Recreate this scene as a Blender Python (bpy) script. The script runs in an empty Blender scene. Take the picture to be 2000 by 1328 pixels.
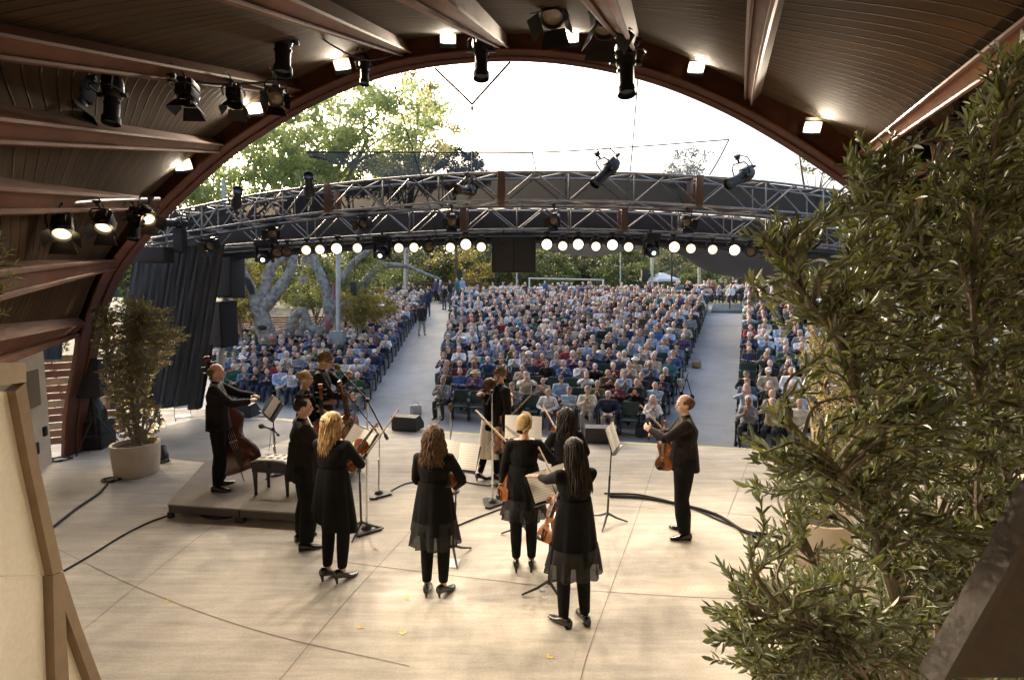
import bpy, bmesh, math, random
import numpy as np
from mathutils import Vector, Matrix, Euler, kdtree
random.seed(7); rng = np.random.default_rng(7)
R = math.radians
scene = bpy.context.scene
col = scene.collection
# ------------------------------------------------------------------ camera, world, sun, exposure
CAM_H, PITCH, FPX = 2.95, R(5), 1000.0
cd = bpy.data.cameras.new('camera'); cam = bpy.data.objects.new('camera', cd); col.objects.link(cam)
cam.location = (0, 0, CAM_H); cam.rotation_euler = (R(90) - PITCH, 0, 0)
cd.sensor_fit = 'HORIZONTAL'; cd.sensor_width = 36; cd.lens = 18; cd.clip_start = 0.05; cd.clip_end = 900
scene.camera = cam
SUN_EL, SUN_AZ = R(22), R(-30)          # azimuth measured from +Y towards +X
w = bpy.data.worlds.new('World'); scene.world = w; w.use_nodes = True
nt = w.node_tree; bg = nt.nodes['Background']
sk = nt.nodes.new('ShaderNodeTexSky'); sk.sky_type = 'NISHITA'; sk.sun_disc = False
sk.sun_elevation = SUN_EL; sk.sun_rotation = SUN_AZ; sk.dust_density = 9.0; sk.air_density = 1.0; sk.ozone_density = 1.0
nt.links.new(sk.outputs[0], bg.inputs[0]); bg.inputs[1].default_value = 0.15
sl = bpy.data.lights.new('sun', 'SUN'); sl.energy = .6; sl.angle = R(14); sl.color = (1, .86, .66)
so = bpy.data.objects.new('sun', sl); col.objects.link(so)
sd = Vector((math.sin(SUN_AZ) * math.cos(SUN_EL), math.cos(SUN_AZ) * math.cos(SUN_EL), math.sin(SUN_EL)))
so.rotation_euler = sd.to_track_quat('Z', 'Y').to_euler(); so.location = sd * 100
scene.view_settings.view_transform = 'Standard'; scene.view_settings.look = 'None'
scene.view_settings.exposure = 2.0; scene.view_settings.gamma = 1
scene.cycles.use_denoising = True
try: scene.cycles.denoiser = 'OPENIMAGEDENOISE'
except Exception: pass
scene.cycles.max_bounces = 6; scene.cycles.transparent_max_bounces = 12
scene.cycles.sample_clamp_indirect = 6
# ------------------------------------------------------------------ measuring: photograph pixel (2000 wide) -> place
CP, SP = math.cos(PITCH), math.sin(PITCH)
def ray(x, y):
    a, b = (x - 1000) / FPX, (664 - y) / FPX
    return Vector((a, CP + b * SP, -SP + b * CP))
def P(x, y, Y):                       # at distance Y in front of the camera
    d = ray(x, y); return Vector((0, 0, CAM_H)) + d * (Y / d.y)
def F(x, y, z=0.0):                   # on the level z
    d = ray(x, y); return Vector((0, 0, CAM_H)) + d * ((z - CAM_H) / d.z)
def PX(Y): return Y / FPX             # metres per photo pixel at distance Y (near the axis)
# ------------------------------------------------------------------ materials
MATS = {}
def mat(name, c, rough=.6, var=0.0, scale=8.0, bump=0.0, bscale=None, metal=0.0, spec=.5, emit=None, es=1.0, alpha=None, coat=0, transl=0):
    if name in MATS: return MATS[name]
    m = bpy.data.materials.new(name); m.use_nodes = True; t = m.node_tree; N = t.nodes; L = t.links
    b = N['Principled BSDF']; b.inputs['Roughness'].default_value = rough; b.inputs['Metallic'].default_value = metal
    b.inputs['Specular IOR Level'].default_value = spec; b.inputs['Base Color'].default_value = (*c, 1)
    if coat: b.inputs['Coat Weight'].default_value = coat
    tc = N.new('ShaderNodeTexCoord')
    if var or bump:
        n = N.new('ShaderNodeTexNoise'); n.inputs['Scale'].default_value = scale; n.inputs['Detail'].default_value = 5
        L.new(tc.outputs['Object'], n.inputs['Vector'])
        if var:
            r = N.new('ShaderNodeValToRGB'); r.color_ramp.elements[0].position = .3; r.color_ramp.elements[1].position = .7
            r.color_ramp.elements[0].color = (*[max(0, v * (1 - var)) for v in c], 1)
            r.color_ramp.elements[1].color = (*[min(1, v * (1 + var)) for v in c], 1)
            L.new(n.outputs['Fac'], r.inputs[0]); L.new(r.outputs[0], b.inputs['Base Color'])
        if bump:
            n2 = N.new('ShaderNodeTexNoise'); n2.inputs['Scale'].default_value = bscale or scale * 4; n2.inputs['Detail'].default_value = 4
            L.new(tc.outputs['Object'], n2.inputs['Vector'])
            bp = N.new('ShaderNodeBump'); bp.inputs['Strength'].default_value = bump; bp.inputs['Distance'].default_value = .02
            L.new(n2.outputs['Fac'], bp.inputs['Height']); L.new(bp.outputs[0], b.inputs['Normal'])
    if emit: b.inputs['Emission Color'].default_value = (*emit, 1); b.inputs['Emission Strength'].default_value = es
    if alpha is not None: b.inputs['Alpha'].default_value = alpha
    MATS[name] = m; return m
def leafmat(name, c, var=.4, transl=.35, rough=.5, spec=.4, back=None):
    if name in MATS: return MATS[name]
    m = bpy.data.materials.new(name); m.use_nodes = True; t = m.node_tree; N = t.nodes; L = t.links
    b = N['Principled BSDF']; b.inputs['Roughness'].default_value = rough; b.inputs['Specular IOR Level'].default_value = spec
    at = N.new('ShaderNodeAttribute'); at.attribute_name = 'tone'
    r = N.new('ShaderNodeValToRGB'); e = r.color_ramp.elements
    e[0].color = (*[v * (1 - var) for v in c], 1); e[1].color = (c[0] * (1 + var * 1.3), c[1] * (1 + var), c[2] * (1 + var * .5), 1)
    L.new(at.outputs['Fac'], r.inputs[0])
    src = r.outputs[0]
    if back:
        g = N.new('ShaderNodeNewGeometry'); mx = N.new('ShaderNodeMixRGB'); mx.inputs[2].default_value = (*back, 1)
        L.new(g.outputs['Backfacing'], mx.inputs[0]); L.new(src, mx.inputs[1]); src = mx.outputs[0]
    L.new(src, b.inputs['Base Color'])
    tr = N.new('ShaderNodeBsdfTranslucent'); L.new(src, tr.inputs[0]); ms = N.new('ShaderNodeMixShader'); ms.inputs[0].default_value = transl
    L.new(b.outputs[0], ms.inputs[1]); L.new(tr.outputs[0], ms.inputs[2]); L.new(ms.outputs[0], N['Material Output'].inputs[0])
    MATS[name] = m; return m
def nodes_of(m): return m.node_tree.nodes, m.node_tree.links, m.node_tree.nodes['Principled BSDF']
# ------------------------------------------------------------------ mesh helpers
class MB:
    def __init__(s): s.v = []; s.f = []; s.m = []
    def add(s, vs, fs, m=0):
        o = len(s.v); s.v += [tuple(p) for p in vs]; s.f += [tuple(i + o for i in f) for f in fs]; s.m += [m] * len(fs); return s
    def box(s, c, d, rot=None, m=0, bev=0):
        hx, hy, hz = d[0] / 2, d[1] / 2, d[2] / 2
        vs = [Vector((x, y, z)) for x in (-hx, hx) for y in (-hy, hy) for z in (-hz, hz)]
        M = rot if rot is not None else Matrix.Identity(3)
        fs = [(0, 1, 3, 2), (4, 6, 7, 5), (0, 4, 5, 1), (2, 3, 7, 6), (0, 2, 6, 4), (1, 5, 7, 3)]
        if not bev: return s.add([M @ v + Vector(c) for v in vs], fs, m)
        bm = bmesh.new(); bvs = [bm.verts.new(v) for v in vs]
        for f in fs: bm.faces.new([bvs[i] for i in f])
        bmesh.ops.bevel(bm, geom=bm.edges[:], offset=bev, segments=2, affect='EDGES', profile=.6)
        bm.verts.index_update(); s.add([M @ v.co + Vector(c) for v in bm.verts], [[v.index for v in f.verts] for f in bm.faces], m); bm.free(); return s
    def tube(s, pts, r, n=8, m=0, caps=True, flat=1.0):
        pts = [Vector(p) for p in pts]; k = len(pts)
        rs = list(r) if hasattr(r, '__len__') else [r] * k
        if len(rs) != k: rs = [rs[0] + (rs[-1] - rs[0]) * i / (k - 1) for i in range(k)]
        T = []
        for i in range(k):
            a = pts[min(i + 1, k - 1)] - pts[max(i - 1, 0)]; T.append(a.normalized() if a.length > 1e-9 else Vector((0, 0, 1)))
        u = Vector((0, 0, 1)) if abs(T[0].z) < .9 else Vector((1, 0, 0))
        u = (u - T[0] * u.dot(T[0])).normalized(); vs = []
        for i in range(k):
            u = u - T[i] * u.dot(T[i]); u = u.normalized() if u.length > 1e-6 else T[i].orthogonal().normalized()
            w_ = T[i].cross(u)
            for j in range(n):
                a = 2 * math.pi * j / n; vs.append(pts[i] + u * (rs[i] * math.cos(a)) + w_ * (rs[i] * flat * math.sin(a)))
        fs = [(i * n + j, i * n + (j + 1) % n, (i + 1) * n + (j + 1) % n, (i + 1) * n + j) for i in range(k - 1) for j in range(n)]
        if caps: fs += [tuple(range(n - 1, -1, -1)), tuple((k - 1) * n + j for j in range(n))]
        return s.add(vs, fs, m)
    def loft(s, rings, m=0, caps=True):        # rings: lists of equal length points
        n = len(rings[0]); k = len(rings); vs = [p for r_ in rings for p in r_]
        fs = [(i * n + j, i * n + (j + 1) % n, (i + 1) * n + (j + 1) % n, (i + 1) * n + j) for i in range(k - 1) for j in range(n)]
        if caps: fs += [tuple(range(n - 1, -1, -1)), tuple((k - 1) * n + j for j in range(n))]
        return s.add(vs, fs, m)
    def lathe(s, prof, c=(0, 0, 0), n=24, m=0, rot=None, caps=True):
        M = rot if rot is not None else Matrix.Identity(3); c = Vector(c)
        return s.loft([[M @ Vector((r * math.cos(2 * math.pi * j / n), r * math.sin(2 * math.pi * j / n), z)) + c for j in range(n)] for r, z in prof], m, caps)
    def ell(s, c, r, rot=None, m=0, nu=14, nv=9):
        M = rot if rot is not None else Matrix.Identity(3); c = Vector(c); rings = []
        for i in range(nv + 1):
            a = -math.pi / 2 + math.pi * (i + .02) / (nv + .04)
            rings.append([M @ Vector((r[0] * math.cos(a) * math.cos(2 * math.pi * j / nu), r[1] * math.cos(a) * math.sin(2 * math.pi * j / nu), r[2] * math.sin(a))) + c for j in range(nu)])
        return s.loft(rings, m)
    def prism(s, poly, ext, m=0):              # poly: 3-D points, ext: vector
        n = len(poly); e = Vector(ext); a = [Vector(p) for p in poly]
        return s.add(a + [p + e for p in a], [tuple(range(n - 1, -1, -1)), tuple(range(n, 2 * n))] + [(i, (i + 1) % n, n + (i + 1) % n, n + i) for i in range(n)], m)
    def build(s, name, mats, parent=None, loc=None, ang=40, smooth=True):
        me = bpy.data.meshes.new(name); me.from_pydata(s.v, [], s.f)
        return finish(me, name, mats, parent, loc, s.m, ang, smooth)
def finish(me, name, mats, parent=None, loc=None, midx=None, ang=40, smooth=True):
    for m in (mats if isinstance(mats, (list, tuple)) else [mats]): me.materials.append(m)
    if midx is not None and any(midx): me.polygons.foreach_set('material_index', midx)
    bm = bmesh.new(); bm.from_mesh(me); bmesh.ops.recalc_face_normals(bm, faces=bm.faces); bm.to_mesh(me); bm.free()
    if smooth:
        me.polygons.foreach_set('use_smooth', [True] * len(me.polygons)); me.set_sharp_from_angle(angle=R(ang))
    me.update()
    o = bpy.data.objects.new(name, me); col.objects.link(o)
    if parent: o.parent = parent
    if loc is not None: o.location = loc
    return o
def quads(name, V, mats, tone=None, parent=None, nper=4, midx=None, loc=None):   # V (N,nper,3): many separate small faces, fast
    n = V.shape[0]; me = bpy.data.meshes.new(name)
    me.vertices.add(n * nper); me.vertices.foreach_set('co', V.astype(np.float32).ravel())
    me.loops.add(n * nper); me.loops.foreach_set('vertex_index', np.arange(n * nper, dtype=np.int32))
    me.polygons.add(n); me.polygons.foreach_set('loop_start', np.arange(0, n * nper, nper, dtype=np.int32))
    if tone is not None:
        a = me.attributes.new('tone', 'FLOAT', 'FACE'); a.data.foreach_set('value', tone.astype(np.float32))
    for m in (mats if isinstance(mats, (list, tuple)) else [mats]): me.materials.append(m)
    if midx is not None: me.polygons.foreach_set('material_index', midx.astype(np.int32))
    me.update(calc_edges=True); me.validate()
    o = bpy.data.objects.new(name, me); col.objects.link(o)
    if parent: o.parent = parent
    if loc is not None: o.location = loc
    return o
def tag(o, label=None, cat=None, group=None, kind=None):
    if label: o['label'] = label
    if cat: o['category'] = cat
    if group: o['group'] = group
    if kind: o['kind'] = kind
    return o
def thing(name, label, cat, loc=(0, 0, 0), rz=0, group=None, rot=None):
    o = bpy.data.objects.new(name, None); col.objects.link(o); o.empty_display_size = .1
    o.location = loc; o.rotation_euler = rot if rot is not None else (0, 0, rz)
    return tag(o, label, cat, group)
def struct(o, label=None): o['kind'] = 'structure'; return o if not label else tag(o, label)
def dup(root, loc=None, rot=None, label=None, group=None, sc=None):
    r = root.copy(); col.objects.link(r)
    if loc is not None: r.location = loc
    if rot is not None: r.rotation_euler = rot
    if sc is not None: r.scale = (sc,) * 3
    if label: r['label'] = label
    if group: r['group'] = group
    for ch in list(root.children):
        c = ch.copy(); col.objects.link(c); c.parent = r
        for g in list(ch.children):
            d = g.copy(); col.objects.link(d); d.parent = c
    return r
def basis(z, up=Vector((0, 0, 1))):             # 3x3 whose Z column points along z, X column level
    z = Vector(z).normalized(); x = up.cross(z); x = x.normalized() if x.length > 1e-5 else Vector((1, 0, 0))
    return Matrix((x, z.cross(x), z)).transposed()
def crv(pts, k=6):                               # Catmull-Rom
    p = [Vector(a) for a in pts]; p = [p[0] * 2 - p[1]] + p + [p[-1] * 2 - p[-2]]; out = []
    for i in range(1, len(p) - 2):
        for j in range(k):
            t = j / k; a, b, c, d = p[i - 1:i + 3]
            out.append(.5 * ((2 * b) + (c - a) * t + (2 * a - 5 * b + 4 * c - d) * t * t + (3 * b - a - 3 * c + d) * t ** 3))
    return out + [p[-2]]
def spot(name, loc, target, watts, angle=60, color=(1, .8, .55), radius=.06, blend=.6, parent=None):
    l = bpy.data.lights.new(name, 'SPOT'); l.energy = watts; l.spot_size = R(angle); l.spot_blend = blend; l.color = color; l.shadow_soft_size = radius
    o = bpy.data.objects.new(name, l); col.objects.link(o); o.location = loc
    o.rotation_euler = (Vector(loc) - Vector(target)).to_track_quat('Z', 'Y').to_euler(); return o
# ------------------------------------------------------------------ the setting
HA, HB = Vector((.355, .935, 0)), Vector((.935, -.355, 0))       # up the auditorium / along its rows
U0, SLOPE, UTOP = 14.3, .165, 34.5
def gz(u): return -.95 + SLOPE * (min(max(u, 13.4), UTOP) - U0)
def house(u, v, dz=0.0):
    p = HA * u + HB * v; p.z = gz(u) + dz; return p
# materials of the setting
def concrete(name, c, streak=False, var=.25):
    m = mat(name, c, .7, 0, 1, spec=.12); N, L, b = nodes_of(m); tc = N.new('ShaderNodeTexCoord')
    a = N.new('ShaderNodeTexNoise'); a.inputs['Scale'].default_value = .55; a.inputs['Detail'].default_value = 8; a.inputs['Roughness'].default_value = .62
    mp = N.new('ShaderNodeMapping'); mp.inputs['Rotation'].default_value = (0, 0, R(8)); mp.inputs['Scale'].default_value = (.35, 3.2, 1)
    s = N.new('ShaderNodeTexNoise'); s.inputs['Scale'].default_value = 2.2; s.inputs['Detail'].default_value = 9; s.inputs['Roughness'].default_value = .7
    g = N.new('ShaderNodeTexNoise'); g.inputs['Scale'].default_value = 45; g.inputs['Detail'].default_value = 4
    L.new(tc.outputs['Object'], a.inputs['Vector']); L.new(tc.outputs['Object'], mp.inputs['Vector']); L.new(mp.outputs[0], s.inputs['Vector']); L.new(tc.outputs['Object'], g.inputs['Vector'])
    def ramp(src, lo, hi, p0, p1):
        r = N.new('ShaderNodeMapRange'); r.inputs[1].default_value = p0; r.inputs[2].default_value = p1; r.inputs[3].default_value = lo; r.inputs[4].default_value = hi; L.new(src, r.inputs[0]); return r.outputs[0]
    def mul(x, y):
        q = N.new('ShaderNodeMath'); q.operation = 'MULTIPLY'; L.new(x, q.inputs[0]); L.new(y, q.inputs[1]); return q.outputs[0]
    f = mul(ramp(a.outputs['Fac'], 1 - var * 1.3, 1 + var * .7, .35, .62), ramp(g.outputs['Fac'], .93, 1.05, .35, .65))
    if streak: f = mul(f, ramp(s.outputs['Fac'], .76, 1.12, .36, .64))
    vm = N.new('ShaderNodeVectorMath'); vm.operation = 'SCALE'; vm.inputs[0].default_value = c; L.new(f, vm.inputs['Scale']); L.new(vm.outputs[0], b.inputs['Base Color'])
    rr = ramp(s.outputs['Fac'], .55, .82, .35, .65); L.new(rr, b.inputs['Roughness'])
    bp = N.new('ShaderNodeBump'); bp.inputs['Strength'].default_value = .15; bp.inputs['Distance'].default_value = .01; L.new(g.outputs['Fac'], bp.inputs['Height']); L.new(bp.outputs[0], b.inputs['Normal'])
    return m
m_stage = concrete('stage_concrete', (.545, .50, .43), True, .22)
m_apron = concrete('apron_paint', (.22, .22, .22), False, .2)
m_path = concrete('path_concrete', (.31, .32, .325), False, .12)
m_asph = concrete('asphalt', (.07, .072, .076), False, .2)
m_ground = mat('earth', (.16, .14, .10), .9, .35, 2, .4)
m_lawn = mat('lawn_grass', (.09, .10, .045), .95, .4, 3, .5)
m_seam = mat('saw_cut', (.21, .18, .145), .8)
m_brown = mat('brown_steel', (.115, .042, .018), .6, .25, 3, .05, spec=.25)
m_brown_d = mat('arch_timber', (.085, .028, .018), .55, .3, 2, .08)
m_stucco = mat('stucco', (.62, .53, .41), .9, .08, 3, .35, 160)
m_black = mat('black_metal', (.012, .012, .013), .4, spec=.5)
m_blackm = mat('black_matte', (.010, .010, .011), .75)
m_alu = mat('aluminium', (.30, .29, .28), .32, .2, 12, metal=.85)
m_galv = mat('galvanised', (.45, .46, .46), .45, .15, 6, metal=.5)
m_chrome = mat('chrome', (.62, .62, .62), .18, metal=1)
m_white = mat('white_paint', (.78, .77, .74), .5)
def ceiling_mat():
    m = mat('ceiling_planks', (.17, .12, .07), .85, spec=.12); N, L, b = nodes_of(m)
    uv = N.new('ShaderNodeUVMap'); sx = N.new('ShaderNodeSeparateXYZ'); L.new(uv.outputs[0], sx.inputs[0])
    q = N.new('ShaderNodeMath'); q.operation = 'MULTIPLY'; q.inputs[1].default_value = 1 / .19; L.new(sx.outputs[1], q.inputs[0])
    fr = N.new('ShaderNodeMath'); fr.operation = 'FRACT'; L.new(q.outputs[0], fr.inputs[0]); fl = N.new('ShaderNodeMath'); fl.operation = 'FLOOR'; L.new(q.outputs[0], fl.inputs[0])
    pp = N.new('ShaderNodeMath'); pp.operation = 'PINGPONG'; pp.inputs[1].default_value = .5; L.new(fr.outputs[0], pp.inputs[0])
    gr = N.new('ShaderNodeMapRange'); gr.inputs[1].default_value = 0; gr.inputs[2].default_value = .10; L.new(pp.outputs[0], gr.inputs[0])
    wn = N.new('ShaderNodeTexWhiteNoise'); wn.noise_dimensions = '1D'; L.new(fl.outputs[0], wn.inputs['W'])
    tn = N.new('ShaderNodeMapRange'); tn.inputs[3].default_value = .78; tn.inputs[4].default_value = 1.15; L.new(wn.outputs['Value'], tn.inputs[0])
    nz = N.new('ShaderNodeTexNoise'); nz.inputs['Scale'].default_value = 1.2; nz.inputs['Detail'].default_value = 6; mp = N.new('ShaderNodeMapping'); mp.inputs['Scale'].default_value = (.8, 6, 1)
    L.new(uv.outputs[0], mp.inputs[0]); L.new(mp.outputs[0], nz.inputs['Vector'])
    nr = N.new('ShaderNodeMapRange'); nr.inputs[1].default_value = .3; nr.inputs[2].default_value = .7; nr.inputs[3].default_value = .75; nr.inputs[4].default_value = 1.2; L.new(nz.outputs['Fac'], nr.inputs[0])
    g2 = N.new('ShaderNodeMapRange'); g2.inputs[3].default_value = .35; g2.inputs[4].default_value = 1; L.new(gr.outputs[0], g2.inputs[0])
    a = N.new('ShaderNodeMath'); a.operation = 'MULTIPLY'; L.new(tn.outputs[0], a.inputs[0]); L.new(nr.outputs[0], a.inputs[1])
    c = N.new('ShaderNodeMath'); c.operation = 'MULTIPLY'; L.new(a.outputs[0], c.inputs[0]); L.new(g2.outputs[0], c.inputs[1])
    vm = N.new('ShaderNodeVectorMath'); vm.operation = 'SCALE'; vm.inputs[0].default_value = (.060, .033, .0135); L.new(c.outputs[0], vm.inputs['Scale']); L.new(vm.outputs[0], b.inputs['Base Color'])
    bp = N.new('ShaderNodeBump'); bp.inputs['Strength'].default_value = .6; bp.inputs['Distance'].default_value = .02; L.new(gr.outputs[0], bp.inputs['Height']); L.new(bp.outputs[0], b.inputs['Normal'])
    return m
m_ceil = ceiling_mat()
# stage floor with its raised front edge
edge_px = [(250, 842), (309, 830), (384, 814), (545, 816), (740, 834), (857, 841), (1076, 855), (1381, 871), (1540, 879), (1720, 892), (2050, 912)]
edge = [F(x, y, 0) for x, y in edge_px]
m = MB(); poly = [Vector((-9.5, 9.0, 0))] + edge + [Vector((9.5, 6, 0)), Vector((7, -2.5, 0)), Vector((-7, -2.5, 0)), Vector((-9.5, 5, 0))]
m.prism([p - Vector((0, 0, 1.15)) for p in poly], (0, 0, 1.15)); struct(m.build('stage_floor', m_stage, ang=20))
m = MB()
ap = [F(x, y, .004) for x, y in ((300, 838), (384, 818), (545, 820), (600, 826), (585, 850), (500, 880), (420, 905), (318, 893))]
m.add(ap, [tuple(range(len(ap)))]); struct(m.build('stage_apron', m_apron))
m = MB()
def strip(m, px, wd, z, sub=1):
    pts = [F(x, y, z) for x, y in px]; pts = crv(pts, 8) if len(pts) > 2 else pts
    for i in range(len(pts) - 1):
        d = (pts[i + 1] - pts[i]).normalized(); n = Vector((-d.y, d.x, 0)) * wd / 2
        m.add([pts[i] - n, pts[i + 1] - n, pts[i + 1] + n, pts[i] + n], [(0, 1, 2, 3)])
for px in ([(120, 1265), (265, 1145), (434, 1012), (520, 945)], [(95, 1063), (265, 1145), (500, 1230), (800, 1300)], [(520, 1360), (545, 1328), (670, 1180), (780, 1060), (930, 900)],
           [(1130, 1340), (1153, 1260), (1200, 1130), (1252, 985), (1290, 870)], [(640, 1093), (900, 1125), (1150, 1152), (1420, 1168), (1700, 1175)], [(330, 935), (610, 965)], [(1170, 985), (1420, 1002), (1640, 1022)], [(1420, 1010), (1470, 880)], [(1700, 1330), (1600, 1130), (1545, 990)]):
    strip(m, px, .007, .003)
struct(m.build('stage_floor_joints', m_seam, smooth=False))
m = MB(); strip(m, [(545, 818), (740, 836), (857, 843), (1076, 857), (1381, 873), (1540, 881), (1720, 894)], .035, .005)
tag(m.build('edge_tape', mat('yellow_tape', (.62, .70, .10), .6), smooth=False), 'yellow green tape line along the front edge of the stage', 'tape')
# auditorium ground: moat, slope, lawn
m = MB(); us = [9, 13.4] + [13.4 + (UTOP - 13.4) * i / 12 for i in range(1, 13)]
for i in range(len(us) - 1):
    m.add([house(us[i], -60), house(us[i], 40), house(us[i + 1], 40), house(us[i + 1], -60)], [(0, 1, 2, 3)])
struct(m.build('auditorium_ground', m_path))
m = MB(); g = [house(5, -30, -.004), house(5, 30, -.004), house(12.9, 30, .004), house(12.9, -30, .004)]; m.add([Vector((p.x, p.y, -1.096)) for p in g], [(0, 1, 2, 3)])
struct(m.build('asphalt_lane', m_asph))
m = MB()
for i in range(len(us) - 1):
    q = lambda u: -10.15 - .456 * (max(u, 13.4) - 13.48) - (10.2 if u < 22 else 10.2 - (u - 22) * .6)
    m.add([house(us[i], -60, .012), house(us[i], q(us[i]), .012), house(us[i + 1], q(us[i + 1]), .012), house(us[i + 1], -60, .012)], [(0, 1, 2, 3)])
struct(m.build('planting_ground', m_ground))
m = MB(); m.add([house(UTOP, -400), house(UTOP, 400), house(700, 400), house(700, -400)], [(0, 1, 2, 3)]); struct(m.build('lawn', m_lawn))
m = MB(); m.add([Vector((-400, -60, -1.2)), Vector((400, -60, -1.2)), Vector((400, 700, -1.2)), Vector((-400, 700, -1.2))], [(0, 1, 2, 3)]); struct(m.build('ground', m_ground))
def Ll(u): return -10.15 - .456 * (u - 13.48)
def Lr(u): return -8.35 - .485 * (u - 14.3)
def Rl(u): return -.75 + .062 * (u - 14.3)
def Rr(u): return .50 + .066 * (u - 14.84)
m = MB()
for lo, hi in ((Ll, Lr), (Rl, Rr)):
    for k in range(5):
        u = 15.5 + k * 4.3
        m.add([house(u, lo(u) - .1, .004), house(u, hi(u) + .1, .004), house(u + .025, hi(u) + .1, .004), house(u + .025, lo(u) - .1, .004)], [(0, 1, 2, 3)])
struct(m.build('aisle_joints', m_seam, smooth=False))
for k in range(4):
    m = MB(); u = UTOP - 2.4 + k * .55; a, b_ = house(u, Rl(u) - .1), house(u, Rr(u) + .2); c = (a + b_) / 2
    m.box((c.x, c.y, gz(u) + .08), ((b_ - a).length, .55, .16), Matrix.Rotation(math.atan2(HB.y, HB.x), 3, 'Z'), bev=.01)
    tag(m.build('step', m_path), 'concrete step at the head of the right aisle, %s from the bottom' % ('first', 'second', 'third', 'fourth')[k], 'step', 'steps at the head of the right aisle')
# ---- stage house: ribs, ceiling, arch
ZB = 3.5
ribs = [((150, 640), (-60, 668)), ((205, 512), (0, 528)), ((295, 392), (0, 366)), ((420, 278), (0, 226)), ((575, 165), (0, 58)), ((790, 84), (560, -30)), ((985, 70), (880, -30)),
        ((1245, 82), (1205, -30)), ((1478, 185), (1518, -30)), ((1690, 305), (2010, 62)), ((1800, 470), (2010, 330)), ((1870, 650), (2010, 640))]
RF = [P(x, y, 9.45) for x, y in (r[0] for r in ribs)]; RE = [P(x, y, 3.5) for x, y in (r[1] for r in ribs)]; RE = [a + (b_ - a) * 1.2 for a, b_ in zip(RF, RE)]
fc, ec = crv(RF, 16), crv(RE, 16)
me_v, me_f, uvs = [], [], []
n = len(fc); acc = [0]
for i in range(1, n): acc.append(acc[-1] + (fc[i] - fc[i - 1]).length)
K = 8
for i in range(n):
    for k in range(K + 1):
        t = k / K; me_v.append(fc[i].lerp(ec[i], t))
    me_v.append(Vector((ec[i].x, -1.6, ec[i].z)))
W_ = K + 2
m = MB(); m.add(me_v, [(i * W_ + k, (i + 1) * W_ + k, (i + 1) * W_ + k + 1, i * W_ + k + 1) for i in range(n - 1) for k in range(W_ - 1)])
o = struct(m.build('ceiling', m_ceil)); uvl = o.data.uv_layers.new(name='UVMap')
for lp in o.data.loops:
    i, k = divmod(lp.vertex_index, W_); y = me_v[lp.vertex_index].y; uvl.data[lp.index].uv = (acc[i], (9.45 - y) * 1.02)
for q, (a, b_) in enumerate(zip(RF, RE)):
    if q in (0, len(RF) - 1): continue
    ctr = Vector((0, 0, 2.2)); fa = a.lerp(b_, .0); pts = [a.lerp(b_, t / 6) for t in range(7)] + [Vector((b_.x, -1.5, b_.z))]
    rings, fl1, fl2 = [], [], []
    for p in pts:
        inn = (Vector((0, p.y, 2.0)) - p).normalized(); tan = Vector((-inn.z, 0, inn.x))
        wd, dp = .065, .19
        rings.append([p - tan * wd - inn * .05, p + tan * wd - inn * .05, p + tan * wd + inn * dp, p - tan * wd + inn * dp])
        fl1.append(p + inn * (dp + .02) - tan * .075); fl2.append(p + inn * (dp + .02) + tan * .075)
    lab = ('', 'lowest rib beam on the left of the shell', 'second rib beam up the left side of the shell', 'third rib beam up the left side of the shell', 'fourth rib beam, above the row of hanging spotlights', 'rib beam left of the roof crown with a pipe crossing it', 'rib beam just left of the roof crown', 'rib beam just right of the roof crown', 'steep rib beam with bright conduits over the right', 'long diagonal rib beam reaching the top right corner', 'rib beam behind the olive branches at upper right', '')[q]
    t_ = thing('rib_beam', 'brown painted ' + lab, 'beam', group='rib beams of the roof')
    m = MB(); m.loft(rings); m.build('beam_web', m_brown, t_, ang=30)
    m = MB()
    for fl in (fl1, fl2): m.tube(fl, .022, 6)
    m.build('flange_rail', m_brown if q not in (8, 9) else mat('rail_steel', (.16, .08, .055), .5, metal=.5), t_)
arch_px = [(168, 900), (172, 800), (190, 700), (210, 610), (245, 530), (290, 470), (330, 421), (380, 372), (450, 311), (520, 262), (600, 214), (690, 172), (780, 144), (860, 130), (940, 123), (1010, 121), (1090, 126), (1170, 138), (1250, 157), (1330, 184), (1420, 224), (1500, 268), (1580, 318), (1660, 374), (1740, 442), (1800, 512), (1850, 600), (1880, 700), (1895, 800), (1905, 900)]
AY0, AY1 = 9.15, 9.6
ai = crv([P(x, y, AY1) for x, y in arch_px], 3); rings = []
for i, p in enumerate(ai):
    d = (ai[min(i + 1, len(ai) - 1)] - ai[max(i - 1, 0)]).normalized(); nrm = Vector((d.z, 0, -d.x))
    if nrm.dot(Vector((0, 0, 2)) - Vector((p.x, 0, p.z))) > 0: nrm = -nrm
    q = p + nrm * (.09 + .53 * min(1, max(0, (p.z - 2.0) / 2.5)))
    rings.append([Vector((p.x, AY1, p.z)), Vector((q.x, AY1, q.z)), Vector((q.x, AY0, q.z)), Vector((p.x, AY0, p.z))])
arch = MB(); arch.loft(rings)
ta = thing('proscenium_arch', 'dark brown laminated timber arch framing the stage opening', 'arch')
arch.build('arch_beam', m_brown_d, ta, ang=30)
m = MB(); m.tube([r_[3] + Vector((0, -.02, 0)) for r_ in rings], .028, 6); m.tube([r_[0].lerp(r_[3], .5) + (r_[0] - r_[1]).normalized() * .012 for r_ in rings], .02, 6); m.build('edge_rail', m_brown, ta)
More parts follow.
